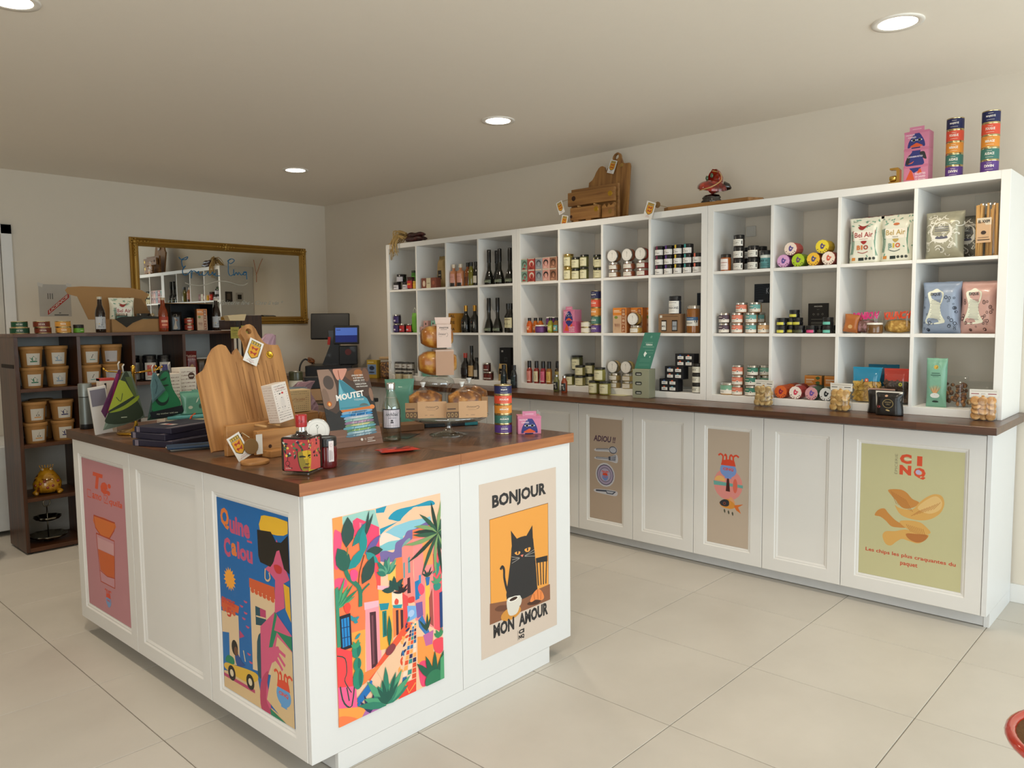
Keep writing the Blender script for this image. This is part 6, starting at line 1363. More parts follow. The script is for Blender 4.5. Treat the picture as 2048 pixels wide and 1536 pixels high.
m = M(); m.box(-.035, -.005, 0, .035, .005, .2, mat('c4bfba', .6), .001); m.box(-.03, -.0055, .12, .03, -.005, .19, mat('6f6a74', .6)); o = m.build('grey_pouch'); o.location = (1.185, 3.46, IZ+.008); o.rotation_euler = (.05, -.12, 0); tag(o, 'pale pouch with grey panel standing behind the olive printed one', 'pouch')
m = M(); m.box(-.03, -.02, 0, .03, .02, .235, mat('c9beb4', .6), .001); m.box(-.03, -.0205, .225, .03, .02, .2355, mat('b03a34', .6)); m.box(-.012, -.0207, .19, -.004, -.0203, .215, mat('26222a', .5)); o = m.build('white_carton'); o.location = (1.225, 3.53, IZ); tag(o, 'white carton with red top edge behind the hanging pouches', 'box')
# navy textile boxes
def navybox(w, d, h): return lambda: (lambda t: t)(navy_(w, d, h))
def navy_(w, d, h):
    t = carton(w, d, h, '201d30', None, None, 'linen_box', top=lambda A: (A.rect(860, 0, 872, 1000, 'b9a9b4'), A.rect(890, 0, 900, 1000, 'b9a9b4'), A.rect(915, 0, 925, 1000, 'b9a9b4'), A.rect(260, 300, 620, 420, 'c0bab4'), A.rect(390, 310, 500, 410, 'b0343a')), bev=.002, rough=.6)
    m = M()
    for i in range(3): m.box(-w*(.36+.03*i), -d/2-.0006, 0.001, -w*(.352+.03*i), -d/2-.0001, h-.001, mat('b9a9b4', .6))
    m.build('stripe', t)['kind'] = 'stuff'; return t
def nb(x, y, z, rz, lab, w=.2, d=.27, h=.024): put(('nb', w, d, h), lambda: navy_(w, d, h), (x, y, IZ+z), rz, lab, 'navy linen boxes with pale stripes')
nb(1.31, 3.02, 0, -1.2, 'navy striped linen box, bottom of the pile on the island'); nb(1.315, 3.045, .0245, -1.32, 'navy striped linen box, second of the pile on the island'); nb(1.315, 3.04, .049, -1.22, 'navy striped linen box with red and white band, top of the pile', .19, .25, .022)
for k, (x, y, c) in enumerate(((1.275, 2.80, '1d3550'), (1.29, 2.80, 'b5ada0'))):
    m = M(); m.box(-.1, -.045, 0, .1, .045, .008, mat(c, .7), .003)
    if k == 0: A = Art(m, .2, .09, plane_surf((-.1, -.045, .0081), (1, 0, 0), (0, 1, 0), (0, 0, 1))); A.smooth([(250, 400), (500, 600), (800, 560), (700, 300), (450, 260)], '12202e')
    o = m.build('flat_pouch'); o.location = (x, y+(.03 if k else 0), IZ+(.0085 if k == 0 else 0)); o.rotation_euler = (0, 0, -.35 if k == 0 else -.2); tag(o, ('dark blue flat pouch before the pile of navy boxes', 'pale flat pouch under the dark blue one')[k], 'pouch')
# folded towels tied with an orange ribbon
t = empty('folded_towels', (1.50, 3.32, IZ), -.4, 'stack of folded teal and cream towels tied with an orange ribbon', 'towels')
zz = .001
for k, (c, h) in enumerate((('5f8f86', .012), ('8fae9c', .011), ('4f8480', .013), ('c4c09c', .018), ('5a9a9a', .014))):
    m = M(); m.box(-.1, -.07, zz, .1, .07, zz+h, mat(c, .85, bump=.3, bs=90), .0045); m.build('towel', t); zz += h+.0004
m = M(); m.tube([(-.02, -.0735, 0.001), (-.02, -.0745, .035), (-.005, -.072, zz-.004), (.01, -.04, zz+.003), (.02, .06, zz+.002)], .004, mat('b5481c', .6), 6); m.build('ribbon', t)
put('mintpouch', lambda: bag(.11, .1, .03, '5f957f', lambda A: (A.rect(30, 760, 970, 980, '4c8070'), A.rect(60, 700, 940, 716, '8ab8a4'), A.ell(330, 300, 90, 70, 'b9c4ac'), A.ell(720, 330, 60, 110, '3a5a48'), A.leaf(560, 480, 1.1, 260, 60, 'c0ccb8')), 221, flat=True, rough=.25), (1.50, 3.30, IZ+.0725), -.15, 'mint green zip pouch standing on the folded towels')
put('mintpouch', None, (1.575, 3.345, IZ+.0725), -.5, 'second mint green zip pouch half hidden by the big board')
# pink paper sack, grey bucket
def crumple(w, d, h, c, seed, taper=.5):
    rnd = random.Random(seed); m = M(); n = 18; rings = 12; vs = []; fs = []
    for j in range(rings+1):
        v = j/rings; s = 1-taper*v*v; 
        for i in range(n):
            a = 2*PI*i/n; k = 1+rnd.uniform(-.09, .09); vs.append((math.cos(a)*w/2*s*k+.03*math.sin(v*7)*v, math.sin(a)*d/2*s*k, v*h+rnd.uniform(-.006, .006)))
    for j in range(rings):
        for i in range(n): fs.append((j*n+i, j*n+(i+1) % n, (j+1)*n+(i+1) % n, (j+1)*n+i))
    fs += [tuple(range(n))[::-1], tuple(range(rings*n, rings*n+n))]; m.add(vs, fs, mat(c, .4, .15, bump=.4, bs=20)); return m
o = crumple(.2, .15, .40, 'a98a98', 31, .72).build('foil_sack'); o.location = (1.925, 3.42, IZ+.0065); tag(o, 'tall crumpled mauve foil sack behind the big board', 'bag')
o = crumple(.13, .12, .165, '8a6c76', 33, .35).build('foil_sack'); o.location = (2.06, 3.33, IZ+.0065); tag(o, 'small crumpled mauve foil sack right of the grey-blue bucket', 'bag')
t = empty('bucket', (1.955, 3.24, IZ), -.3, 'pale blue-grey metal bucket with a dark leaf mark before the mauve sack', 'bucket')
m = M(); m.lathe([(.047, 0), (.06, .15), (.0625, .152), (.0625, .156), (.058, .157), (.045, .01)], mat('77838e', .5, .3), 28, cap=False); m.lathe([(.046, .004), (.046, .005)], mat('77838e', .5), 28); m.build('pail', t)
m = M(); A = Art(m, .04, .04, wrap(.0585, .09, 0, 0, 0)); A.smooth([(200, 500), (400, 800), (500, 500), (700, 850), (800, 400), (500, 200)], '2a2c30'); m.build('leaf_mark', t)

# ================================================================ bookcase goods
BZ = BH+.0006
def shelf_z(r): return (BROW[3], BROW[2], BROW[1], BROW[0])[r]+.0006
def tub(lab_c, ink, kind):
    def f():
        t = empty('kraft_tub'); k = mat('a1743f', .6)
        m = M(); m.lathe([(.052, 0), (.053, .003), (.0625, .105)], k, 30); m.build('cup', t)
        m = M(); m.lathe([(.0645, .1052), (.067, .106), (.067, .124), (.064, .126), (.06, .122), (0, .122)], mat('ad7f49', .6), 30, cap=False); m.build('lid', t)
        def sf(u, v, n):
            r = .0535+(.014+v)*.0895+n+.0008; a = u/.057-.62+.1; return (r*math.sin(a), -r*math.cos(a), .014+v)
        m = M(); A = Art(m, .071, .07, sf); A.seg = 8; A.rect(0, 0, 1000, 1000, lab_c)
        if kind == 'pot': A.rect(230, 250, 780, 350, ink); A.smooth([(380, 380), (340, 560), (430, 700), (560, 710), (660, 590), (620, 380)], ink); A.line([(370, 470), (260, 600), (220, 640)], 40, ink); A.line([(640, 580), (730, 560), (700, 430), (620, 420)], 22, ink, 3); A.ell(495, 745, 40, 30, ink)
        elif kind == 'pod': A.line([(420, 420), (470, 560), (560, 750)], 50, '3a3028', 2); A.rect(280, 240, 740, 310, ink)
        elif kind == 'bowl': A.rect(240, 210, 760, 290, 'c98a3c'); A.ell(500, 430, 130, 100, '6a6a60'); A.ell(500, 430, 60, 50, lab_c); A.line([(480, 520), (520, 700), (560, 760)], 24, '5a5a50', 2)
        else: bars(A, 120, 860, 700, '8a8690', 10, 66, 14); A.rect(120, 80, 330, 180, '26242a')
        m.build('label', t); t['_cat'] = 'tub'; return t
    return f
def tb(key, c, ink, kind, x, y, r, lv, rz, lab): put('tub_'+key, tub(c, ink, kind), (BX+x, BY+y, shelf_z(r)+lv*.1268), rz, lab, 'kraft paper tea tubs')
LBW = 'c9c4ba'
for lv in (0, 1):
    w = ('lower', 'upper')[lv]
    tb('g', LBW, '1f6a4c', 'pot', .105, .075, 0, lv, -.12, w+' kraft tub with green teapot label, top left cube')
    tb('b', LBW, '7f95a8', 'pot', .253, .11, 0, lv, -.15, w+' kraft tub with grey-blue teapot label, top left cube')
    tb('p', LBW, '5f9a98', 'pod', .433, .075, 0, lv, -.1, w+' kraft tub with brown pod label, top second cube')
    tb('t', 'b9b4b4', '333333', 'text', .575, .1, 0, lv, -.45, w+' kraft tub with all-text label, top second cube')
    tb('o', LBW, 'c98a3c', 'bowl', .105, .075, 1, lv, -.05, w+' kraft tub with orange-lined label, second row left cube')
    tb('n', LBW, '2c2a5c', 'pot', .262, .09, 1, lv, -.12, w+' kraft tub with navy teapot label, second row left cube')
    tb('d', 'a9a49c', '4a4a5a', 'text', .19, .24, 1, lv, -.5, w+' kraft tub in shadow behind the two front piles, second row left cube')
    tb('p2', LBW, '8a5a8a', 'pod', .433, .075, 1, lv, -.1, w+' kraft tub behind the grey flask, second row second cube')
# speckled yellow ceramic frog
def frog():
    t = empty('ceramic_frog', (BX+.165, BY+.12, shelf_z(2)), -.25, 'round glossy yellow ceramic frog ornament with red blotches, in the bookcase', 'ornament')
    gl = flecks('frog_glaze', 'a8761a', 'c9931f', '6a2a14', 28, .15, t1=.4, t2=.58, bump=.1, coat=.9)
    m = M(); m.lathe([(.02, .004), (.06, .01), (.078, .035), (.08, .065), (.066, .1), (.046, .128), (.034, .145), (.02, .155), (.0, .158)], gl, 28, cap=False); m.build('body', t)
    for s in (-1, 1):
        m = M(); m.ball((s*.022, -.028, .152), (.011, .01, .011), gl, 12); m.build('eye_socket', t); m = M(); m.ball((s*.023, -.036, .154), .0065, mat('e8e2d0', .1, coat=1), 10); m.build('eye', t); m = M(); m.ball((s*.024, -.0415, .1545), .003, mat('14100c', .1), 8); m.build('pupil', t)
        m = M(); m.tube([(s*.05, -.03, .021), (s*.07, -.062, .015), (s*.055, -.08, .009)], [.02, .014, .008], gl, 10); m.build('foot', t)
        for q in range(3): m = M(); m.tube([(s*.006+s*.012*q, 0, .156), (s*.008+s*.014*q, 0, .172)], [.003, .002], gl, 6); m.ball((s*.008+s*.014*q, 0, .173), .004, gl, 8); m.build('crown_bud', t)
    m = M(); m.tube([(-.03, -.072, .1), (0, -.079, .092), (.03, -.072, .1)], .0025, mat('6a3414', .2), 6); m.build('mouth', t)
    for a, z in ((-.5, .07), (.35, .055), (.0, .045), (-.9, .06), (.8, .08), (-.2, .085)): m = M(); r = .079; m.ball((r*math.sin(a), -r*math.cos(a), z), (.009, .004, .009), mat('8a2a1a', .15, coat=.8), 8); m.build('blotch', t)
frog()
sv = mat('8a8578', .25, 1.)
t = empty('tiered_stand', (BX+.16, BY+.14, shelf_z(3)), 0, 'tarnished silver two-tier serving stand on the bottom shelf of the bookcase', 'serving stand')
m = M(); m.tube([(0, 0, .02), (0, 0, .215)], .004, sv, 8); m.build('rod', t); m = M(); m.X = Matrix.Translation((0, 0, .238)) @ Matrix.Rotation(PI/2, 4, 'X'); m.tube([(.02*math.cos(a*PI/8), .022*math.sin(a*PI/8), 0) for a in range(16)], .004, sv, 6, True); m.build('ring_handle', t)
for z, r in ((.012, .112), (.125, .078)): m = M(); m.lathe([(.01, z), (r*.5, z+.002), (r*.8, z+.01), (r, z+.028), (r*.97, z+.029), (r*.78, z+.012), (.0, z+.005)], sv, 40, cap=False, rx=lambda a, zz: 1+.05*math.cos(10*a)); m.build('tray', t)
m = M(); m.lathe([(.03, 0), (.012, .012)], sv, 20); m.build('base', t)
# dark canisters and packs, right half
def canister(c, ink):
    return lambda: jar(.043, .17, '17171a', '101012', .12, 'c5bfb6', (.05, .82), .95, lambda A: (A.rect(180, 260, 820, 860, c), A.smooth([(180, 560), (400, 780), (500, 820), (600, 780), (820, 560), (820, 700), (500, 860), (180, 700)], ink), A.smooth([(330, 380), (500, 520), (680, 380), (500, 300)], ink), A.rect(200, 120, 520, 150, '6a6a60')), name='coffee_canister', cat='canister')
for x, y, c, i, lab in ((.805, .075, 'b0402f', 'd9c9bc', 'black canister with red picture label, top third cube'), (.905, .08, '2f2a6a', '8a86b0', 'black canister with purple picture label, top third cube'), (.738, .175, '9a948c', '5a5a60', 'black canister with grey label behind the rack arms')): put('can'+c, canister(c, i), (BX+x, BY+y, shelf_z(0)), -.1, lab, 'black coffee canisters')
put('can_r', canister('55555a', '77777a'), (BX+.86, BY+.2, shelf_z(0)), 0, 'black canister at the back of the top third cube', 'black coffee canisters')
put('madel', lambda: bag(.105, .19, .05, '6a1c18', lambda A: (A.text('Madeleine', 60, 780, 800, 90, 'd9c0b0', 0, .3), A.text('de la Rose', 160, 660, 640, 70, 'c9a898', 0, .2), A.smooth([(300, 100), (330, 400), (520, 520), (680, 380), (700, 100)], 'a07c48'), A.smooth([(420, 140), (500, 360), (600, 200)], 'dcd0a0')), 231, taper=.18, flat=True), (BX+1.087, BY+.07, shelf_z(0)), -.1, 'dark red madeleine bag in the top right cube')
for x, lab in ((1.165, 'left'), (1.225, 'middle'), (1.285, 'right')): put('smallck', lambda: bag(.058, .14, .04, '4a3c2c', lambda A: (A.rect(0, 620, 1000, 1000, 'b5b0a6'), A.rect(150, 770, 850, 800, '33302c')), 241, flat=True), (BX+x, BY+.08, shelf_z(0)), -.1, lab+' small biscuit bag with white header card, top right cube', 'small biscuit bags in the bookcase')
for x, c, lab in ((.74, 'a9a29a', 'pale packet lying low in the second row third cube'), ):
    put('lowpk', lambda: carton(.12, .08, .09, 'a9a29a', None, None), (BX+.78, BY+.08, shelf_z(1)), 0, lab)
# on top of the bookcase
def flat_tin(c, w1, r=.047): return lambda: tin(c, w1, r, .037)()
def ft(key, c, w, x, y, lv, lab, r=.044): put('ft_'+key, flat_tin(c, w, r), (BX+x, BY+y, BZ+lv*.0373), -.25, lab, 'flat tea tins on the bookcase')
ft('g', '14452c', 'THÉ VERT', .055, .075, 0, 'lower dark green tea tin on the bookcase top', .052); ft('g1', '14452c', 'THÉ VERT', .055, .075, 1, 'upper dark green tea tin on the bookcase top')
ft('b', '6a2c18', 'THÉ NOIR', .178, .07, 0, 'lower brown tea tin on the bookcase top', .046); ft('b', '6a2c18', 'THÉ NOIR', .172, .07, 1, 'upper brown tea tin on the bookcase top', .046)
ft('y', 'c98f3c', 'TISANE', .292, .07, 0, 'lower amber tea tin on the bookcase top'); ft('y', 'c98f3c', 'TISANE', .29, .07, 1, 'upper amber tea tin on the bookcase top')
put('greenjar', lambda: jar(.031, .052, '1c1f1a', '101010', .42, '5f9a2c', (.05, .98), 1.3, lambda A: A.rect(600, 400, 850, 560, 'c9d8a0')), (BX+.375, BY+.06, BZ), -.2, 'small black-lidded jar with bright green label beside the tea tins')
BB = [(.029, 0), (.0305, .004), (.0305, .12), (.026, .145), (.0145, .175), (.0125, .215)]
def beer(c, cap, l1, art): return lambda: bottle(BB, glossy(c, .06), cap, [(.014, .212), (.0145, .228)], l1, (.022, .1), 1.2, art, name='beer_bottle')
bart = lambda A: (A.ell(250, 430, 160, 60, 'c9a83a'), A.smooth([(520, 300), (620, 800), (800, 860), (900, 500), (760, 380)], '2a2c30'), A.text('Bière', 250, 120, 480, 160, '5a6068', 0, .3))
put('beer1', beer('1a0c06', 'b9b4a4', 'b5b8bc', bart), (BX+.505, BY+.055, BZ), -.2, 'brown beer bottle with pale label left of the open kraft box', 'brown beer bottles')
put('beer1', None, (BX+1.282, BY+.06, BZ), -.25, 'brown beer bottle with pale label right of the black box', 'brown beer bottles')
put('beer2', beer('7a3010', 'b9a080', 'a03a26', lambda A: (A.rect(200, 500, 800, 700, 'd9a48a'), A.rect(250, 200, 750, 380, 'd98a6a'))), (BX+.903, BY+.05, BZ), -.1, 'amber-red bottle with red label between the two open boxes')
krf = mat('a07a4c', .7); krd = mat('7f5f38', .7)
t = empty('mailer_box', (BX+.575, BY+.06, BZ), 0, 'open kraft mailer box with raised lid holding small goods', 'open box')
m = M(); m.box(0, 0, 0, .32, .004, .085, krf); m.box(0, .2, 0, .32, .204, .085, krf); m.box(0, .004, 0, .004, .2, .085, krf); m.box(.316, .004, 0, .32, .2, .085, krf); m.box(.004, .004, 0, .316, .2, .004, krf); m.build('tray', t)
m = M(); m.prism([(-.07, .085), (-.13, .235), (-.185, .25), (-.2, .275), (-.185, .295), (-.1, .302), (.2, .3), (.28, .285), (.33, .255), (.3, .22), (.33, .085)], .206, .211, krf, lambda x, y, z: (x, z, y)); m.build('lid', t)
m = M(); m.prism([(.21, .12), (.19, .235), (.27, .225), (.34, .1)], .196, .2, krd, lambda x, y, z: (x, z, y)); m.build('side_flap', t)
m = M()
rnd = random.Random(4); dk = mat('2c2a24', .8)
m.prism([(.02, .085), (.06, .055), (.09, .03), (.13, .06), (.2, .088), (.3, .086), (.33, .07), (.31, .1), (.2, .105), (.06, .1)], -.004, -.001, dk, lambda x, y, z: (x, z, y)); m.build('paper_lining', t)
mz = BZ+.05
put('boxcrisp', crisp(True), (BX+.68, BY+.165, BZ+.0045), -.05, 'small crisp bag with red bird print standing in the open kraft box', cat='crisp bag')
put('tealtin', lambda: jar(.035, .075, '5f8f80', 'silver', .2, '6f9a8a', (.1, .9), 1.3), (BX+.70, BY+.042+.0, BZ+.0045), 0, 'teal tin at the front of the open kraft box') if False else None
put('tintop', lambda: tin('6f9c8c', 'THON', .036, .105)(), (BX+.66, BY+.105-.0, BZ+.0045), 0, 'teal tin rising out of the open kraft box', cat='tin') if False else None
for key, x, c, lab in (('tt1', .655, '6b9486', 'teal tin rising at the front left of the open kraft box'), ('tt2', .795, '3a4a44', 'dark-lidded terrine rising from the open kraft box')):
    put(key, lambda: jar(.036 if key == 'tt1' else .043, .118, '2c2c28', '26241f' if key == 'tt2' else 'silver', .12, c if key == 'tt1' else '5f8a7a', (.55, .96), 1.3), (BX+x, BY+.105, BZ+.0045), 0, lab)
put('ccone', lambda: bag(.07, .16, .03, 'ffffff', None, 251, m_=film(), taper=.6, flat=True, contents=nuts('a58a60', 'cdb890', .02, .1, .01, 16)), (BX+.865, BY+.13, BZ+.0045), 0, 'clear pointed sachet at the right of the open kraft box')
t = empty('black_box', (BX+.955, BY+.05, BZ), 0, 'open black box lying on its side with goods inside, top of the bookcase', 'open box'); bkm = mat('0e0e10', .6)
m = M(); m.box(0, 0, 0, .30, .2, .003, bkm); m.box(0, 0, .186, .30, .2, .189, bkm); m.box(0, 0, .003, .003, .2, .186, bkm); m.box(.297, 0, .003, .3, .2, .186, bkm); m.box(.003, .197, .003, .297, .2, .186, bkm); m.build('case', t)
m = M(); m.box(-.03, -.03, .1895, .27, .1, .1925, krf); m.build('kraft_flap', t, 'light kraft flap lying over the top')
put('bp', lambda: bag(.085, .13, .035, '1c1815', lambda A: (A.smooth([(300, 100), (420, 500), (300, 800), (600, 860), (520, 400), (600, 120)], 'bfae98'), A.ell(560, 560, 90, 60, '8a5a40')), 261, flat=True), (BX+1.015, BY+.12, BZ+.0035), -.2, 'black pouch with cream pattern inside the black box')
for k in range(2): put('redtin', lambda: tin('a8402c', 'PIMENT', .031, .044)(), (BX+1.105, BY+.11, BZ+.0035+k*.0445), -.2, ('lower', 'upper')[k]+' red tin inside the black box', 'red tins in the black box')
put('orangebox', lambda: carton(.07, .045, .15, 'c9742c', pan, lambda A: A.rect(0, 0, 1000, 1000, '7a4a26'), 'biscuit_carton'), (BX+1.19, BY+.1, BZ+.0035), -.15, 'orange lettered carton inside the black box')
# rack of tags, lamp, wooden sign behind the board
dw = wood('dark_sign', '1a0e08', '3c2415', .5, 'z', .8)
t = empty('wooden_sign', (2.79, 5.3, 0), 0, 'dark wooden plank stand rising behind the big board handle', 'wooden stand')
m = M(); m.box(0, 0, 0, .085*1.9, .02, 1.445, dw, .002); m.build('plank', t)
m = M(); A = Art(m, .16, .2, front(-.0005, 0, 1.2)); A.line([(250, 880), (700, 760), (300, 620), (760, 560), (300, 380)], 60, '0a0604'); A.line([(250, 300), (720, 240)], 50, '0a0604'); m.build('carving', t)
m = M(); m.box(-.17, .0, 1.34, -.005, .02, 1.41, dw, .002); m.build('cross_board', t)
t = empty('tag_lamp', (2.70, 5.2, 0), 0, 'slim stand with small cream shade and hanging yellow notes', 'stand')
m = M(); m.lathe([(.06, 0), (.06, .01), (.006, .02), (.006, 1.4)], mat('2a2420', .5), 16); m.build('pole', t)
m = M(); m.prism([(-.07, 1.405), (.04, 1.405), (.055, 1.45), (-.085, 1.44)], -.04, .03, mat('d9c49a', .6, var=.02), lambda x, y, z: (x, z, y)); m.build('shade', t)
for x, z, w, h in ((-.07, 1.28, .062, .08), (.01, 1.25, .05, .12)): m = M(); m.box(x, -.045, z, x+w, -.044, z+h, mat('a59a48', .7)); A = Art(m, w, h, front(-.0452, x, z)); A.text('Cave', 200, 650, 600, 160, '4a4420', .01); bars(A, 180, 450, 600, '6a6430', 3, 120, 30); m.build('note', t)
# licence notice on the back wall
m = M(); m.box(0, -.0012, 0, .215, -.0002, .238, mat('bdb8b0', .6)); A = Art(m, .215, .238, front(-.0013, 0, 0))
for x in (270, 340, 410): A.rect(x, 540, x+22, 720, '2c2c2c')
A.poly([(250, 40), (250, 180), (950, 760), (950, 600)], 'b03226')
vs, fs, asp = text_geo('LICENCE', .03); A.M.add([A.P(290+a*610, 100+a*500+b*95) for a, b in vs], fs, mat('d9d0c8', .5)); A.n += 1
A.rect(600, 95, 660, 120, '4a4a4a'); A.rect(450, 30, 900, 60, '4a4a4a')
for x in (-40, 860): A.poly([(x, 960), (x+160, 900), (x+190, 1010), (x+30, 1060)], 'd4cfc6')
o = m.build('licence_notice'); o.location = (1.816, YB, 1.454); tag(o, 'paper notice with a slanted red LICENCE band taped to the back wall', 'notice')
# handwriting on the mirror: felt strokes on the glass
t = empty('mirror_lettering', (2.474, YB-.0085, 1.378), 0, 'blue and white handwriting on the mirror glass', 'lettering')
def stroke(nm, pts, r, c, lab=None): m = M(); m.tube([tuple(p) for p in cr([(x, 0, z) for x, z in pts], 4, False)], r, mat(c, .5), 5); return m.build(nm, t, lab)
stroke('blue_stroke', [(0.393, 0.566), (0.411, 0.547), (0.44, 0.56), (0.469, 0.572), (0.454, 0.549), (0.416, 0.54), (0.423, 0.484), (0.447, 0.496), (0.422, 0.466), (0.42, 0.433), (0.439, 0.418), (0.47, 0.435), (0.483, 0.449)], .0035, '2a6f9a')
stroke('blue_stroke', [(0.483, 0.449), (0.498, 0.455), (0.491, 0.393), (0.497, 0.445), (0.522, 0.456), (0.545, 0.438), (0.556, 0.457), (0.559, 0.424), (0.584, 0.43)], .0035, '2a6f9a')
stroke('blue_stroke', [(0.595, 0.449), (0.584, 0.425), (0.613, 0.424), (0.64, 0.455), (0.643, 0.427), (0.665, 0.43), (0.68, 0.455), (0.685, 0.426), (0.706, 0.448), (0.699, 0.424), (0.742, 0.423)], .0035, '2a6f9a')
stroke('blue_stroke', [(0.848, 0.569), (0.821, 0.555), (0.846, 0.532), (0.882, 0.558), (0.864, 0.574), (0.83, 0.56), (0.824, 0.492), (0.825, 0.448), (0.842, 0.426), (0.868, 0.44)], .0035, '2a6f9a')
stroke('blue_stroke', [(0.872, 0.484), (0.874, 0.43), (0.895, 0.458), (0.91, 0.436), (0.922, 0.459), (0.942, 0.436), (0.964, 0.453), (0.991, 0.464), (0.97, 0.466), (0.963, 0.44), (0.99, 0.444), (0.992, 0.469), (0.994, 0.4)], .0035, '2a6f9a')
stroke('white_squiggle', [(0.436, 0.354), (0.473, 0.341), (0.55, 0.334), (0.61, 0.342), (0.681, 0.366), (0.742, 0.377), (0.814, 0.373), (0.896, 0.352), (0.96, 0.347), (1.003, 0.37)], .0035, 'c9c6ba', 'white wavy underline')
stroke('orange_stroke', [(1.154, 0.591), (1.125, 0.535), (1.094, 0.458), (1.082, 0.443)], .003, 'a06a48')
stroke('orange_stroke', [(1.066, 0.577), (1.079, 0.503), (1.088, 0.443), (1.085, 0.378)], .003, 'a06a48')
m = M(); A = Art(m, .62, .05, front(0, .73, .165)); A.text('Epicerie fine - Cave à vin *', 0, 0, 1000, 1000, 'b4b4ac', 0, .5); m.build('white_lettering', t)
# till at the far end of the right worktop
bk = mat('0c0c0e', .35, coat=.2)
t = empty('cash_drawer', (3.93, 5.86, WZ), -.75, 'black cash drawer under the till', 'cash drawer')
m = M(); m.box(-.2, -.2, 0, .2, .2, .095, bk, .004); m.build('drawer', t); m = M(); m.box(-.18, -.2012, .02, .18, -.2, .085, mat('17171a', .3)); m.build('front', t)
t = empty('till', (3.95, 5.84, WZ+.0955), -.7, 'black till with large rear screen and small lit blue customer display', 'till')
m = M(); m.prism([(-.11, 0), (.11, 0), (.045, .17), (.02, .3), (-.05, .3), (-.04, .17)], -.03, .05, bk, lambda x, y, z: (x, z, y)); m.build('stand', t)
m = M(); m.X = Matrix.Translation((-.04, .05, .33)) @ Matrix.Rotation(-.25, 4, 'X'); m.box(-.17, -.018, -.11, .17, .018, .125, bk, .008); m.build('rear_screen', t)
m = M(); m.X = Matrix.Translation((.11, -.07, .26)) @ Matrix.Rotation(-.22, 4, 'X'); m.box(-.11, -.01, -.08, .11, .01, .085, bk, .004); m.build('customer_display', t)
m = M(); m.X = Matrix.Translation((.11, -.0815, .258)) @ Matrix.Rotation(-.22, 4, 'X'); m.box(-.094, -.0008, .0, .094, 0, .068, mat('4463b0', .3, emit=.55)); m.box(-.094, -.0008, -.062, .094, 0, -.0005, mat('10216a', .3, emit=.35)); m.box(-.084, -.0012, .045, -.05, -.0009, .05, mat('20306a', .3)); m.build('lit_screen', t, 'lit two-tone blue screen')
m = M(); m.box(.04, -.06, 0, .2, .04, .165, bk, .006); m.build('printer_column', t); m = M(); m.X = Matrix.Translation((.12, -.0605, .11)) @ Matrix.Rotation(PI/2, 4, 'X'); m.lathe([(.028, 0), (.028, .0008)], mat('5a1412', .4), 20); m.build('red_disc', t)
m = M(); m.X = Matrix.Translation((-.045, -.034, .21)) @ Matrix.Rotation(.12, 4, 'Y'); m.box(-.012, -.003, -.035, .012, 0, .035, mat('a81e14', .5), .001); m.build('red_sticker', t)
m = M(); m.tube([tuple(p) for p in cr([(-.2, .02, .01), (-.26, .0, .05), (-.3, -.03, .0), (-.31, -.04, -.09)], 4, False)], .008, bk, 8); m.build('cable', t)
px = (3.7100, 5.3700)
m = M()
for k in range(5): m.tube([(.03*math.cos(a*PI/8+k), .03*math.sin(a*PI/8+k)*math.cos(k*.6), .034+.03*math.sin(a*PI/8)*math.sin(k*.6+.4)) for a in range(16)], .003, mat('8a4c20', .4, .3), 6, True)
o = m.build('wicker_ball'); o.location = (3.80, 5.99, WZ+.0965); tag(o, 'small copper-brown woven ball ornament left of the till on the cash drawer', 'ornament')
m = M(); m.box(-.11, -.08, 0, .11, .08, .04, mat('a9a28a', .6), .002); o = m.build('paper_stack'); o.location = (4.07, 5.50, WZ); o.rotation_euler = (0, 0, -.7); tag(o, 'pile of cream papers right of the till', 'paper')
m = M(); m.box(-.03, 0, 0, .03, .02, .24, mat('1c2230', .4), .002); m.box(-.02, -.0006, .1, .02, 0, .2, mat('4a5f80', .4)); o = m.build('card_holder'); o.location = (4.16, 5.14, WZ); o.rotation_euler = (0, 0, -PI/2); tag(o, 'narrow dark blue card holder beside the far end of the shelves', 'card holder')
# low black side desk between island and till
t = empty('side_desk', (2.80, 4.30, 0), 0, 'black desk between the island and the back of the room', 'desk')
m = M(); m.box(-.3, -.2, .86, .3, .25, .885, bk, .003); m.build('desktop', t)
for x in (-.28, .25):
    for y in (-.18, .2): m = M(); m.box(x, y, 0, x+.03, y+.03, .86, bk); m.build('leg', t)
m = M(); m.box(-.25, .2, .3, .25, .215, .85, bk); m.build('modesty_panel', t)
m = M(); m.box(-.075, -.05, 0, .075, .05, .075, mat('a9825c', .6), .002); o = m.build('tan_box'); o.location = (2.76, 4.32, .8856); o.rotation_euler = (0, 0, -.5); tag(o, 'tan box on the black desk, left of the table linen board', 'box')
m = M(); m.box(-.065, -.045, 0, .065, .045, .075, mat('121214', .4), .004); o = m.build('black_case'); o.location = (2.76, 4.32, .9612); o.rotation_euler = (0, 0, -.5); tag(o, 'black case standing on the tan box', 'box')
put('deskjar', lambda: jar(.045, .19, 'c9c2b0', '3a3a20', .3, 'd0cabc', (.1, .9), 1.2, name='jar'), (2.65, 4.36, .8856), 0, 'white jar with dark olive lid on the black desk')
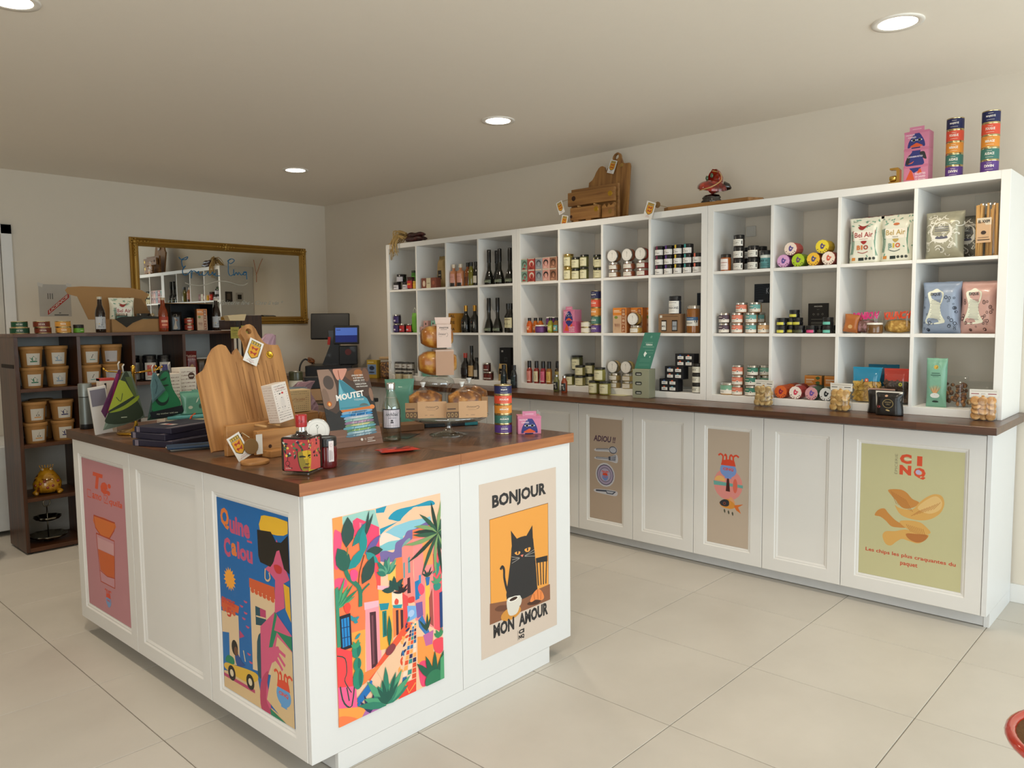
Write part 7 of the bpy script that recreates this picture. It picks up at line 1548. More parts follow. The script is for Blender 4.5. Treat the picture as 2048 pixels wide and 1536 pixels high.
# fridge and chair base beyond the bookcase
t = empty('fridge', (1.02, 6.15, 0), 0, 'white fridge glimpsed at the far left behind the bookcase', 'fridge')
m = M(); m.box(0, -.25, .03, .52, .28, .6, mat('c9ccce', .35), .006); m.build('cabinet', t); m = M(); m.box(.003, -.275, .035, .517, -.2505, .595, mat('d2d5d7', .3), .006); m.build('door', t)
m = M(); m.box(.44, -.29, .5, .46, -.2755, .62, mat('1c1c1e', .4), .003); m.build('door_edge_trim', t)
t = empty('office_chair', (.99, 5.42, 0), 0, 'chrome star base of a swivel chair at the far left edge', 'chair'); ch = mat('b9babc', .15, 1.)
for k in range(5):
    a = k*2*PI/5-.35; m = M(); m.tube([(0, 0, .09), (math.cos(a)*.12, math.sin(a)*.12, .085), (math.cos(a)*.2, math.sin(a)*.2, .06)], [.02, .015, .01], ch, 8); m.build('leg', t)
    m = M(); m.X = Matrix.Translation((math.cos(a)*.2, math.sin(a)*.2, .026)) @ Matrix.Rotation(a, 4, 'Z') @ Matrix.Rotation(PI/2, 4, 'X'); m.lathe([(.02, -.016), (.026, -.012), (.026, .012), (.02, .016)], mat('17171a', .4), 16); m.build('caster', t)
m = M(); m.lathe([(.025, .08), (.025, .38)], ch, 16); m.build('gas_column', t); m = M(); m.lathe([(.18, .38), (.2, .4), (.2, .43), (.17, .45)], mat('1c1c20', .6), 24); m.build('seat', t)

# ================================================================ on top of the shelf units
# dried corn bundle with husks
t = empty('dried_corn', (XS+.02, 4.82, TZ), 0, 'bundle of dark red dried corn with pale husks hanging over the shelf edge', 'dried corn')
cobm = flecks('cob', '2a0c0c', '4a1614', '6a2a20', 60, .35, bump=.6); hm = mat('b99a62', .8, bump=.3, bs=60, var=.12)
for k, (dx, dz, da) in enumerate(((0, .022, 0), (.035, .024, .04), (.018, .055, .02))):
    m = M(); n = 12; P = [(dx+.0*i, -.0-.26*i/(n-1), dz+da*0) for i in range(n)]; m.tube([(dx, -.02-.2*i/11, dz+.004*math.sin(i)) for i in range(12)], [.017, .021, .022, .022, .022, .021, .02, .019, .017, .015, .012, .006], cobm, 12); m.build('cob', t)
rr = random.Random(77)
for k in range(26):
    y0 = .0+rr.uniform(-.02, .03); x0 = rr.uniform(-.01, .05); z0 = rr.uniform(.03, .08)
    if k < 15: P = [(x0, y0, z0), (x0-.02, y0+.05+rr.uniform(0, .04), z0+.02), (-.03-rr.uniform(0, .02), y0+.08+rr.uniform(-.02, .04), .01), (-.035-rr.uniform(0, .02), y0+.09+rr.uniform(-.05, .05), -.06-rr.uniform(0, .08))]
    else: P = [(x0, y0, z0), (x0, y0+.06, z0+.015), (x0+.01, y0+.12, z0-.02), (x0+.0, y0+.16+rr.uniform(0, .05), .006)]
    m = M(); C_ = [tuple(p) for p in cr(P, 4, False)]; m.tube(C_, [.006-.004*i/len(C_) for i in range(len(C_))], hm, 5); m.build('husk', t)
# wooden plank rack with small chopping board behind
k = .84
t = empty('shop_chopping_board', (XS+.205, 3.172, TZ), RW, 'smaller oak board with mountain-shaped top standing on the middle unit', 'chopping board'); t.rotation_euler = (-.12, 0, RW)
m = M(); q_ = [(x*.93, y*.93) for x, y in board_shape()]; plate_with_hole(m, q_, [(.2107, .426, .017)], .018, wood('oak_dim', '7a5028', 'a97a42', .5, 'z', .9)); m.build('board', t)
o = tagcard(t, .055, .085); o.location = (.19, -.012, .36); o.rotation_euler = (0, .3, 0)
m = M(); m.X = Matrix.Translation((.255, -.001, .365)) @ Matrix.Rotation(PI/2, 4, 'X'); m.lathe([(.013, 0), (.012, .001)], mat('b5975a', .3, .8), 18); m.build('brass_medallion', t)
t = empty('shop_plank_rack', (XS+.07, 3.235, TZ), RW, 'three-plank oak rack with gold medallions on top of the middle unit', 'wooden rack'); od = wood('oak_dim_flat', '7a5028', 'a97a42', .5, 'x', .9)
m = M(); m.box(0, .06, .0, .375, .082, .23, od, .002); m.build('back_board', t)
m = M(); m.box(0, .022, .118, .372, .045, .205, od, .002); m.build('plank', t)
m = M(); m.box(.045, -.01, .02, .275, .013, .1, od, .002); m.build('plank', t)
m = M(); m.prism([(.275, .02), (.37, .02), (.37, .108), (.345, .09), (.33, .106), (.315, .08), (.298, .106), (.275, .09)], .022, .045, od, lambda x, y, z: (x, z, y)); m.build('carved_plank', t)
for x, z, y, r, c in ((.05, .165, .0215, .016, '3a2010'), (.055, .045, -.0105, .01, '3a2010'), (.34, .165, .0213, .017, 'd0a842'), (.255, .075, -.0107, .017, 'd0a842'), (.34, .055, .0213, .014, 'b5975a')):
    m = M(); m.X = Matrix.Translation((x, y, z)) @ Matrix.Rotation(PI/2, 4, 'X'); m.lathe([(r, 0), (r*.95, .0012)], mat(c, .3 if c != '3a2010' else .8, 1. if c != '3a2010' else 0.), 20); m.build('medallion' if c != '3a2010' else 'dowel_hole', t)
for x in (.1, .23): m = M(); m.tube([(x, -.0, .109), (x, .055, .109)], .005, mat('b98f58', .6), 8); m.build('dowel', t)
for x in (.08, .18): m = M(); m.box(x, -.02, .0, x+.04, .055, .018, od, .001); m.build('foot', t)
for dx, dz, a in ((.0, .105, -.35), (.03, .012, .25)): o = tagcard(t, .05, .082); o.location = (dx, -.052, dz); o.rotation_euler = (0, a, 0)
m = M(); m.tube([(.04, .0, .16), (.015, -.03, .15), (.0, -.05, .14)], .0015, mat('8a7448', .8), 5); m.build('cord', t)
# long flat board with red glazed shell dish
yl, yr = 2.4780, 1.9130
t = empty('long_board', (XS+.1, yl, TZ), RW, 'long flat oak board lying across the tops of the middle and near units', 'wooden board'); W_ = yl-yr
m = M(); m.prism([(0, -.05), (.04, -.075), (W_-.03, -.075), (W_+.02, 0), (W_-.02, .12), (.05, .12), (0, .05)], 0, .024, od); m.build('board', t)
o = tagcard(t, .062, .095); o.location = (-.045, -.135, .01); o.rotation_euler = (0, .35, 0); m = M(); m.tube([(.03, -.07, .026), (-.02, -.09, .04), (-.04, -.13, .045)], .0016, mat('8a7448', .8), 5); m.build('cord', t)
m = M(); m.X = Matrix.Translation((-.005, -.11, .038)) @ Matrix.Rotation(PI/2, 4, 'X'); m.lathe([(.018, 0), (.018, .003)], mat('7a5c34', .7), 18); m.build('wooden_disc', t)
t = empty('glazed_dish', (XS+.1, 2.1960, TZ+.0245), RW, 'glossy red glazed shell-shaped ceramic ornament on a dark foot, on the long board', 'ornament')
red = flecks('red_glaze', '5a0c08', 'a8200c', 'd0401c', 18, .08, t1=.35, t2=.55, bump=.05, coat=1.); blk2 = flecks('black_glaze', '0c0806', '2a100a', '7a5a2a', 30, .1, t1=.5, t2=.66, bump=.3, coat=1.)
m = M(); m.lathe([(.05, 0), (.055, .01), (.045, .022), (.05, .03), (.04, .045), (.02, .05)], blk2, 20, rx=lambda a, z: 1+.12*math.cos(5*a)); m.build('foot', t)
def shell(rx_, rz_, sx, tilt, c, nm, open_=1.):
    m = M(); n = 22; rings = 7; vs = []; fs = []
    for s_, off in ((1, 0), (-1, .006)):
        for j in range(rings+1):
            ph = PI/2*j/rings*open_
            for i in range(n+1):
                a = PI*2*i/n; r = math.sin(ph)*(1+.05*math.cos(9*a)); vs.append((rx_*r*math.cos(a)*sx, -.045*math.cos(ph)+off*s_*-1, rz_*r*math.sin(a)))
    k_ = (rings+1)*(n+1)
    for q in range(2):
        for j in range(rings):
            for i in range(n): a = q*k_+j*(n+1)+i; f = (a, a+1, a+n+2, a+n+1); fs.append(f if q else f[::-1])
    m.X = tilt; m.add(vs, fs, c, True); return m.build(nm, t)
shell(.085, .06, 1., Matrix.Translation((.0, .0, .085)) @ Matrix.Rotation(-1.35, 4, 'X') @ Matrix.Rotation(.2, 4, 'Z'), red, 'lower_shell')
shell(.062, .07, 1., Matrix.Translation((-.015, .05, .13)) @ Matrix.Rotation(PI-.5, 4, 'Z') @ Matrix.Rotation(.0, 4, 'X'), red, 'upper_shell')
m = M(); m.tube([tuple(p) for p in cr([(-.07, -.02, .08), (-.03, -.055, .075), (.03, -.055, .085), (.06, -.01, .12), (.03, .03, .17), (-.02, .04, .19)], 5, False)], .0035, mat('c99a5a', .1, coat=1.), 6); m.build('gilt_rim', t)
m = M(); m.tube([(.06, .02, .09), (.085, .03, .085), (.1, .03, .075)], [.03, .02, .006], blk2, 10); m.build('tail', t)
for x, z in ((-.03, .145), (.0, .155)): m = M(); m.ball((x, -.005, z), (.01, .006, .014), mat('3f5a3c', .15, coat=1.), 8); m.build('leaf_relief', t)
# red rimmed basket tray just entering the bottom right corner
t = empty('red_stool', (2.005, .16, 0), 0, 'round red-rimmed stool with tan seat cut by the bottom right corner', 'stool')
rl = mat('b02a14', .15, coat=1.)
m = M(); m.tube([(.17*math.cos(a*PI/20), .17*math.sin(a*PI/20), .45) for a in range(40)], .012, rl, 10, True); m.build('rim', t)
m = M(); m.lathe([(.165, .44), (.16, .452), (.0, .455)], mat('6a5030', .8, bump=.4, bs=80), 40); m.build('seat', t)
for k_ in range(3): a = k_*2*PI/3+.4; m = M(); m.tube([(.15*math.cos(a), .15*math.sin(a), .44), (.19*math.cos(a), .19*math.sin(a), 0)], .012, rl, 8); m.build('leg', t)

# ================================================================ printed posters on doors and end panels
def poster(name, loc, rz, w, h, lab, art, bg='d9c8b4'):
    t = empty(name, loc, rz, lab, 'poster'); m = M(); m.box(0, -.0012, 0, w, -.0001, h, mat(bg, .45, var=.01)); m.build('sheet', t)
    m = M(); A = Art(m, w, h, front(-.0013, 0, 0), step=.000015); A.clip = True; art(A); m.build('print', t); return t
def amphora(A, x, y, s, c='7f9bd6', r='d8492c', word='CINQ'):
    q = A.w/A.h; A.ell(x, y, s, s*q*.85, c); A.poly([(x-s*.9, y+s*.5*q), (x+s*.9, y+s*.5*q), (x+s*.75, y+s*1.05*q), (x+.2*s, y+s*1.25*q), (x-s*.75, y+s*1.05*q)], r)
    for dx, b in ((-.7, -.5), (-.25, -.2), (.2, .3), (.65, .6)): A.line([(x+dx*s, y+s*.9*q), (x+dx*s*.9, y+s*1.5*q), (x+(dx+b*.5)*s, y+s*1.75*q), (x+(dx+b)*s, y+s*1.55*q)], s*.2, r, 2)
    A.text(word, x-s*.65, y-s*.1*q, s*1.3, s*.35*q, r, .04); A.rect(x-s*.4, y-s*.95*q, x+s*.4, y-s*.75*q, c)
def fan(A, x, y, n, L, wd, c, a0=.2, a1=2.94, c2=None):
    for i in range(n): a = a0+(a1-a0)*i/max(1, n-1); A.leaf(x, y, a, L*(.75+.25*math.sin(i*2.3)), wd, c if (i % 2 or not c2) else c2)
def street(A):
    P = A.poly; S = A.smooth
    A.rect(0, 0, 1000, 1000, 'f3c6a4')
    P([(84, 997), (276, 1001), (363, 994), (404, 893), (82, 960)], '9ac9bf'); P([(373, 997), (471, 1002), (446, 970), (372, 976)], '1b93b1'); S([(484, 937), (564, 967), (744, 968), (897, 975), (935, 947), (744, 958), (644, 933), (591, 908), (523, 922)], '1b93b1')
    P([(403, 859), (545, 889), (741, 899), (894, 895), (909, 828), (706, 843), (590, 820), (401, 830)], '8ac3d3'); P([(401, 834), (623, 824), (588, 768), (399, 780)], '7cc0c8'); S([(602, 904), (644, 933), (693, 931), (719, 959), (794, 954), (830, 926), (878, 917), (891, 892), (741, 894)], 'f3c3a0'); S([(402, 843), (431, 871), (480, 861), (530, 841), (593, 815), (479, 819), (400, 811)], 'f6d8c8'); P([(404, 894), (578, 908), (458, 884), (406, 863)], '1b93b1')
    S([(399, 776), (453, 778), (527, 760), (549, 803), (623, 818), (660, 847), (739, 848), (807, 862), (893, 863), (908, 788), (704, 791), (586, 713), (400, 733)], '7867a0'); S([(604, 770), (638, 798), (688, 806), (669, 761), (619, 742)], '7fa9a0')
    P([(711, 844), (919, 847), (916, 773), (709, 798)], 'fb7a52'); P([(604, 770), (713, 802), (710, 614), (732, 460), (594, 512)], 'ef8a80'); P([(543, 726), (606, 723), (614, 526), (536, 550)], 'fb8049'); P([(470, 687), (543, 726), (538, 598), (467, 627)], 'f9c45c')
    P([(712, 798), (1005, 781), (1005, 253), (721, 373)], 'f28e8c'); P([(804, 776), (907, 768), (911, 635), (816, 645)], 'f6a15c'); P([(828, 590), (874, 587), (870, 326), (822, 343)], 'f9c14e'); P([(911, 689), (1001, 686), (1002, 249), (910, 289)], 'ef5a66'); P([(861, 463), (898, 511), (904, 301), (864, 327)], 'a8514a')
    P([(722, 575), (766, 578), (765, 479), (725, 475)], '1c7ab4'); P([(763, 600), (785, 602), (783, 493), (762, 490)], '2f8fc0'); P([(650, 605), (676, 607), (680, 524), (647, 527)], '4a2630'); P([(659, 708), (679, 714), (681, 630), (659, 630)], '5f9a9c'); P([(614, 689), (629, 693), (627, 612), (614, 613)], '5f9a9c'); S([(752, 536), (779, 557), (815, 532), (811, 501), (776, 496)], 'ef4f6e')
    P([(398, 751), (391, 531), (254, 519), (240, 211), (3, 204), (-2, 797), (79, 905), (396, 885)], 'fb7d4d'); P([(-6, 1001), (80, 1000), (84, 880), (5, 876)], 'fb9a50'); P([(168, 966), (205, 976), (397, 904), (396, 633), (362, 638), (322, 771), (252, 872), (172, 892)], 'f4476d'); P([(223, 952), (264, 938), (262, 889), (226, 897)], 'fb7c8c'); P([(240, 944), (264, 938), (265, 887), (238, 893)], '9a6a9c')
    P([(360, 756), (401, 758), (398, 615), (361, 605)], 'f5504c'); S([(8, 931), (46, 934), (77, 906), (62, 835), (81, 784), (5, 763)], 'f2527c'); S([(2, 708), (42, 713), (98, 696), (99, 663), (46, 660), (5, 675)], 'f2527c')
    P([(129, 431), (249, 424), (239, 207), (126, 216)], 'fba54a'); P([(249, 556), (376, 541), (382, 487), (390, 215), (252, 214), (254, 523)], 'fb9ca8'); P([(292, 499), (348, 493), (353, 222), (297, 215)], '4a2630'); P([(306, 480), (324, 479), (326, 234), (307, 234)], '7a4550'); P([(246, 556), (376, 543), (375, 513), (248, 519)], 'fbb6c4')
    P([(376, 602), (503, 570), (500, 313), (456, 283), (378, 291)], 'fbb046'); P([(369, 619), (496, 590), (495, 566), (368, 599)], 'fbb6c4'); P([(380, 525), (472, 512), (458, 481), (389, 489)], '1b8da0'); P([(405, 482), (445, 479), (444, 350), (405, 349)], '1e7c76'); P([(423, 470), (432, 470), (430, 357), (421, 357)], '14504c')
    P([(499, 565), (598, 542), (595, 475), (497, 497)], 'f4dfc4'); P([(504, 493), (596, 481), (585, 463), (512, 477)], '2a95a5'); S([(521, 509), (538, 522), (561, 507), (552, 489), (525, 494)], 'e2503c'); P([(504, 479), (627, 453), (634, 364), (505, 325)], 'f88446'); P([(532, 462), (556, 460), (554, 332), (531, 334)], '4a2630'); P([(575, 456), (601, 451), (601, 362), (576, 351)], '4a2630'); P([(598, 539), (651, 510), (653, 360), (607, 348)], 'e64c4e')
    P([(641, 464), (727, 448), (735, 387), (646, 378)], '7aade2'); A.ell(*(680, 417), 30, 18, 'b0c8ea'); S([(651, 501), (709, 500), (711, 473), (655, 476)], 'e2403c'); P([(727, 461), (792, 458), (798, 385), (738, 379)], '7a5aa0')
    P([(654, 376), (788, 362), (996, -4), (808, -7), (507, -4), (342, 192)], 'f1c5a0'); P([(247, 175), (587, 356), (654, 376), (695, 368), (652, 334), (454, 244), (342, 196), (280, 159)], 'ef5a3a'); P([(234, 212), (390, 217), (237, 157), (159, 150)], 'f88446')
    rr = random.Random(21); cs = ('e2502f', '2f6fa5', '3a8f86', 'f9a85a', '34305a', 'f6d8c0')
    hx = lambda v: (565-((v-850)/400)*95, 565+((v-850)/400)*4)
    H = [(673, 365), (729, 365), (722, 67), (572, 73)]
    for j in range(14):
        for i in range(3):
            t0, t1 = (j/14)**1.4, ((j+.85)/14)**1.4; a, b = i/3, (i+.85)/3
            def L(t, u): x0 = H[0][0]+(H[3][0]-H[0][0])*t; y0 = H[0][1]+(H[3][1]-H[0][1])*t; x1 = H[1][0]+(H[2][0]-H[1][0])*t; y1 = H[1][1]+(H[2][1]-H[1][1])*t; return (x0+(x1-x0)*u, y0+(y1-y0)*u)
            A.poly([L(t0, a), L(t0, b), L(t1, b), L(t1, a)], cs[rr.randrange(6)], False)
    A.n += 1
    for i in range(16): x, y = rr.uniform(-10, 10), i; q = (583, 243); A.leaf(q[0]-30+i*5.5, q[1]-90+i*15, rr.uniform(0, 6), 50, 22, cs[rr.randrange(5)])
    P([(551, 69), (714, 69), (711, -11), (537, -2)], 'ef4636'); A.line([(558, 46), (608, 60), (639, 8), (708, 46)], 10, 'f9a04a')
    P([(746, 367), (789, 387), (858, 283), (822, 271), (753, 331)], '3b76b6'); P([(734, 282), (897, 257), (892, 112), (732, 143)], 'fb9a4a'); P([(793, 278), (900, 284), (886, 212), (817, 215)], 'c468a0'); S([(896, 226), (1002, 222), (1006, 161), (955, 142), (906, 173)], 'ef4c5c'); S([(745, 136), (805, 141), (861, 101), (862, 19), (774, 7), (743, 73)], 'ef4a72'); P([(868, 181), (1004, 124), (1000, -5), (861, -4)], 'fb9a4a')
    P([(970, 471), (1003, 474), (999, 280), (970, 281)], '1c3f7a'); P([(827, 579), (874, 576), (864, 535), (838, 532)], '2f6fb0'); fan(A, *(851, 577), 5, 90, 16, '24443c', .6, 2.5); S([(912, 526), (983, 521), (976, 493), (923, 493)], '2f8f80'); fan(A, *(947, 525), 5, 90, 22, '4f9a70', .5, 2.6); fan(A, *(972, 607), 5, 90, 22, '2f8f80', 1.5, 4.2)
    fan(A, *(834, 293), 4, 150, 22, '2a4a3c', 1.2, 2.2); fan(A, *(958, 231), 5, 90, 28, '3a8a5c', .8, 2.4)
    # palm
    for i in range(20): a = i/20*2*PI; A.leaf(*(964, 796), a, 150+110*(math.cos(a) < .2)+(90 if 3.3 < a < 4.8 else 0), 34, ('1f3a30', '2f5a44', '7fa066')[i % 3], .25*math.sin(i))
    fan(A, *(448, 658), 9, 150, 40, '5fa083', .5, 2.7, '2f7a68'); fan(A, *(519, 568), 7, 120, 44, '1f4a44', .2, 2.9); fan(A, *(587, 541), 7, 90, 18, '241f24', .3, 2.8)
    # big leaves and stems, left
    for q, a, L_, w_, c in (((119, 847), 1.55, 215, 110, '2c4a44'), ((160, 841), .85, 220, 70, '1f7f7c'), ((259, 867), 1.1, 190, 26, '2c4a44'), ((263, 863), 1.35, 210, 24, '2c4a44'), ((248, 786), 1.55, 200, 70, '1f8f8e'), ((266, 788), .7, 180, 60, '6a5a9c'), ((275, 799), -.1, 150, 70, '2c4a44'), ((266, 796), -.7, 150, 60, '2a9490'), ((242, 646), 1.1, 210, 110, '2c4a44'), ((114, 734), 2.0, 200, 120, '245f50'), ((121, 736), .75, 190, 80, '1f8f90')): A.leaf(*q, a, L_, w_, c)
    A.line([(93, 741), (120, 700), (190, 651), (213, 614), (210, 544)], 32, '2f7a60', 3); A.line([(294, 642), (233, 619), (218, 596)], 14, '2f7a60', 2); A.line([(256, 789), (212, 713), (201, 658)], 7, '5a3a2c', 2); S([(131, 727), (165, 734), (197, 712), (177, 678), (141, 684)], 'ef4f86'); A.line([(117, 847), (111, 811)], 8, '7a8a4a')
    fan(A, *(4, 570), 9, 230, 26, '2f7f5c', .3, 1.5, '4fa070'); P([(0, 668), (26, 675), (37, 384), (5, 387)], '3a9070')
    S([(71, 578), (107, 584), (127, 559), (104, 531), (77, 548)], 'ef4a3c'); fan(A, *(146, 486), 4, 60, 26, '2f8f9c', -.5, 2.0); A.leaf(*(156, 393), .6, 60, 26, '2f8f9c')
    P([(30, 531), (122, 530), (128, 361), (36, 364)], '1e1c2c'); P([(44, 516), (109, 514), (113, 377), (50, 377)], '1f86cc')
    for x in (138, 152): A.line([p for p in ((61, 515), (68, 378))] if x == 138 else [p for p in ((89, 515), (94, 377))], 7, '173a6a')
    A.line([(44, 473), (113, 467)], 6, '173a6a'); A.line([(45, 424), (113, 418)], 6, '173a6a')
    P([(-2, 389), (127, 341), (125, 171), (0, 195)], 'f5474c'); P([(0, 195), (153, 166), (158, 54), (2, 93)], 'fb5f92'); A.line([(-1, 348), (66, 321), (77, 252), (58, 215), (94, 165), (112, 144)], 8, '2c4a44', 3); A.line([(19, 196), (35, 130), (69, 88), (112, 78), (138, 167)], 12, '2c4a44', 2); A.line([(73, 179), (91, 108)], 10, '2c4a44')
    P([(2, 93), (350, 18), (356, -27), (-2, -3)], 'fb9f4a'); A.smooth([(4, 51), (109, 24), (167, -12), (-1, 2)], 'fb7d4a')
    for y in (1200, 1232, 1268): A.line([(163, 82) if y == 1200 else ((163, 65) if y == 1232 else (164, 94)), (294, 143) if y == 1200 else ((293, 125) if y == 1232 else (292, 157))], 22, '1f70b8')
    P([(197, -3), (251, 43), (337, 81), (372, -22), (287, -22)], 'b06aa8'); fan(A, *(272, -1), 5, 190, 26, '2c2c5c', 1.0, 2.2)
    for q, rx_, ry_ in (((165, 337), 40, 36), ((169, 269), 34, 32), ((173, 197), 46, 52)): A.ell(*q, rx_, ry_, '2a8a70'); A.ell(q[0]+rx_*.4, q[1], rx_*.35, ry_*.9, '1f6f60')
    fan(A, *(161, 350), 5, 70, 24, '3a9a70', .7, 2.4)
    A.leaf(*(464, 290), 1.57, 240, 44, '1f6a50'); S([(432, 284), (488, 302), (519, 278), (470, 250), (431, 258)], '8a3a44')
    fan(A, *(420, 1), 13, 300, 56, '4fa077', .35, 2.8, '2f8068'); fan(A, *(428, 7), 6, 230, 34, '1f5a4c', .9, 2.4)
    for q, a in (((888, 12), 1.9), ((900, 10), 1.55), ((879, 24), 2.3), ((914, 6), 1.2)): A.leaf(*q, a, 240, 52, '1f5f48'); 
    A.ell(*(888, 21), 90, 50, '2f7a56'); P([(963, 115), (1005, 133), (1000, 0), (958, -4)], '4fa070')
poster('poster', i2w(.112, .0065, .146), IA, .437, .65, 'colourful poster of a Mediterranean street with cactus and palms, on the island front', street, 'f3c6a4')
def cat(A):
    P = A.poly; S = A.smooth; dk = '2b2a2c'
    A.text('BONJOUR', (137, 815)[0], (138, 818)[1], 640, 82, dk, .05, 0, 0) if False else None
    A.text('BONJOUR', 152, 828, 705, 95, dk, .045); A.rect(116, 186, 884, 790, '6a4020'); A.rect(120, 189, 880, 787, 'e9a048'); A.rect(120, 225, 880, 238, 'e09838')
    P([(108, 306), (103, 183), (904, 180), (902, 279), (640, 275), (340, 281)], '8a5a40'); S([(167, 262), (238, 272), (401, 236), (338, 224), (216, 240)], '6a4230')
    P([(705, 473), (871, 464), (869, 428), (710, 442)], dk)
    for a, b, c_, d in ((470, 815, 482, 950), (490, 812, 500, 945), (508, 808, 514, 942), (526, 803, 530, 938)): pass
    A.line([(723, 442), (739, 298)], 16, dk); A.line([(766, 437), (776, 296)], 14, dk); A.line([(809, 434), (810, 293)], 14, dk); A.line([(855, 433), (844, 291)], 14, dk)
    S([(392, 602), (461, 631), (607, 625), (671, 571), (698, 476), (721, 301), (706, 268), (508, 255), (320, 281), (342, 416), (376, 527)], dk, 3); P([(379, 690), (465, 623), (391, 583)], dk); P([(663, 682), (671, 561), (568, 621)], dk); P([(392, 602), (672, 600), (697, 466), (376, 517)], dk)
    A.line([(243, 481), (264, 495), (287, 474), (289, 426), (313, 364), (338, 321), (340, 281)], 26, dk, 3)
    S([(425, 550), (461, 553), (499, 545), (482, 532), (446, 536)], 'f3a64e'); S([(554, 550), (597, 554), (635, 550), (618, 530), (575, 533)], 'f3a64e'); A.ell(*(465, 546), 10, 10, dk); A.ell(*(595, 545), 10, 10, dk); A.poly([(499, 525), (542, 523), (524, 509)], 'e9806a')
    for q in ([(487, 511), (385, 533)], [(487, 509), (392, 515)], [(487, 507), (387, 494)], [(558, 512), (685, 530)], [(558, 510), (700, 514)], [(558, 508), (698, 488)]): A.line(q, 4, 'a9a49c', k=False)
    A.n += 1; A.ell(*(370, 198), 130, 38, 'd08f3c'); S([(320, 290), (424, 290), (498, 276), (467, 199), (409, 181), (337, 200)], 'd9d3c8'); A.ell(*(403, 279), 68, 15, 'efe9de'); A.ell(*(403, 279), 52, 10, '3a241c'); A.line([(470, 277), (504, 261), (490, 229), (460, 225)], 14, 'd9d3c8', 2)
    S([(584, 216), (659, 220), (771, 201), (725, 187), (614, 200)], '4a2c20'); S([(622, 224), (661, 261), (729, 279), (785, 254), (817, 212), (782, 199), (704, 218), (648, 214)], 'e98a4a')
    for q in ([(672, 259), (686, 217)], [(725, 275), (731, 213)], [(774, 256), (767, 207)]): A.line(q, 8, 'b9602c')
    A.text('MON', 146, 94, 262, 80, dk, .045); A.text('AMOUR', 470, 94, 400, 80, dk, .045); A.text('CI', 465, 50, 75, 26, dk, .06); A.text('NQ', 465, 16, 75, 28, dk, .06); A.rect(452, 16, 456, 76, '8a8078')
poster('poster', i2w(.738, .0065, .143), IA, .44, .65, 'beige poster with a black cat and the words BONJOUR MON AMOUR, island front', cat, 'd3c2b3')
def quine(A):
    P = A.poly; S = A.smooth; bl, pk, og, cr_, gr = '1465a8', 'c04f72', 'e07a35', 'd9b98a', '1f7f5a'
    A.rect(0, 0, 1000, 1000, bl)
    P([(7, 87), (516, 154), (561, 49), (1000, 3), (1000, -2), (0, -2)], cr_)
    for s, x, y, w_, h_, c in (('Q', 50, 845, 130, 110, og), ('uine', 185, 835, 300, 92, pk), ('C', 85, 705, 100, 100, pk), ('a', 200, 722, 80, 66, og), ('lou', 290, 715, 220, 88, pk)): A.text(s, x, y, w_, h_, c, .045)
    A.rect(440, 818, 510, 828, pk)
    q = (156, 592); A.poly([(q[0]+(95 if i % 2 else 65)*math.cos(i*PI/16), q[1]+(62 if i % 2 else 43)*math.sin(i*PI/16)) for i in range(32)], 'f0a238')
    P([(455, 595), (807, 592), (784, 207), (452, 179)], 'dcc09a'); S([(450, 641), (798, 645), (799, 587), (447, 594)], 'cf5a30', 1); 
    for k_ in range(6): q = (468, 592); A.ell(q[0]+22+k_*55, q[1]-8-k_*1, 26, 13, 'cf5a30', k=False)
    A.n += 1; P([(522, 512), (667, 512), (667, 434), (520, 417)], '1c4a58'); P([(586, 511), (667, 512), (667, 475), (588, 467)], 'b8406a'); P([(529, 466), (664, 475), (664, 468), (529, 459)], 'dcc09a'); S([(528, 335), (578, 386), (608, 377), (595, 179), (522, 169)], '1c4a58', 2)
    P([(6, 406), (267, 419), (261, 161), (-7, 120)], 'dcc09a'); P([(12, 474), (285, 470), (268, 432), (8, 426)], 'cf5a30')
    for k_ in range(4): q = (19, 425); A.ell(q[0]+25+k_*52, q[1]-5, 26, 13, 'cf5a30', k=False)
    A.n += 1; A.text('EPICERIE', 20, 452, 200, 32, 'c8402c', .04); A.text('5', 95, 390, 65, 52, 'c8402c', .03); P([(8, 293), (113, 306), (104, 131), (-1, 121)], '1a6cae'); P([(275, 348), (347, 327), (272, 304)], 'b8406a')
    for q in ((383, 514), (321, 482), (378, 456), (349, 423), (400, 389), (404, 251), (428, 213)): A.ell(*q, 26, 11, pk, a0=PI, a1=2*PI)
    A.line([(6, 67), (470, 68)], 26, 'b8406a'); S([(32, 132), (190, 148), (490, 168), (509, 133), (352, 92), (44, 99)], 'd9ae3c'); S([(41, 144), (79, 181), (165, 182), (168, 148)], gr); S([(189, 207), (224, 223), (291, 187), (344, 177), (219, 153)], '2a4a8a'); A.ell(*(192, 241), 48, 40, '1c1712'); A.ell(*(210, 225), 30, 24, '6a4430'); A.line([(323, 251), (346, 197)], 12, 'd9c9a0')
    for q in ((130, 96), (407, 105)): A.ell(*q, 58, 40, '17130f'); A.ell(*q, 28, 19, 'd9c9a8')
    S([(629, 901), (645, 956), (696, 978), (999, 980), (996, 924), (860, 900)], 'e6b42e', 2); P([(918, 680), (992, 673), (1007, 509), (935, 559)], 'e0ab2a')
    P([(847, 881), (903, 835), (968, 739), (1001, 709), (918, 680), (924, 566), (790, 518), (812, 682), (741, 708), (680, 718), (805, 770)], 'd0587c'); P([(585, 420), (791, 527), (1004, 447), (1000, 366), (805, 357), (645, 170), (699, 22), (685, 0), (563, 7)], 'd0587c'); S([(557, 1), (561, 134), (673, 213), (626, 72), (698, 3)], 'b83f62')
    P([(791, 527), (819, 513), (773, 434), (952, 438), (1004, 442), (1000, 371), (809, 431), (743, 346), (693, 335)], gr); P([(813, 409), (1007, 367), (1007, 2), (894, 1), (639, 66)], 'd6b88a'); P([(674, 31), (894, 1), (809, 0), (690, 0)], gr)
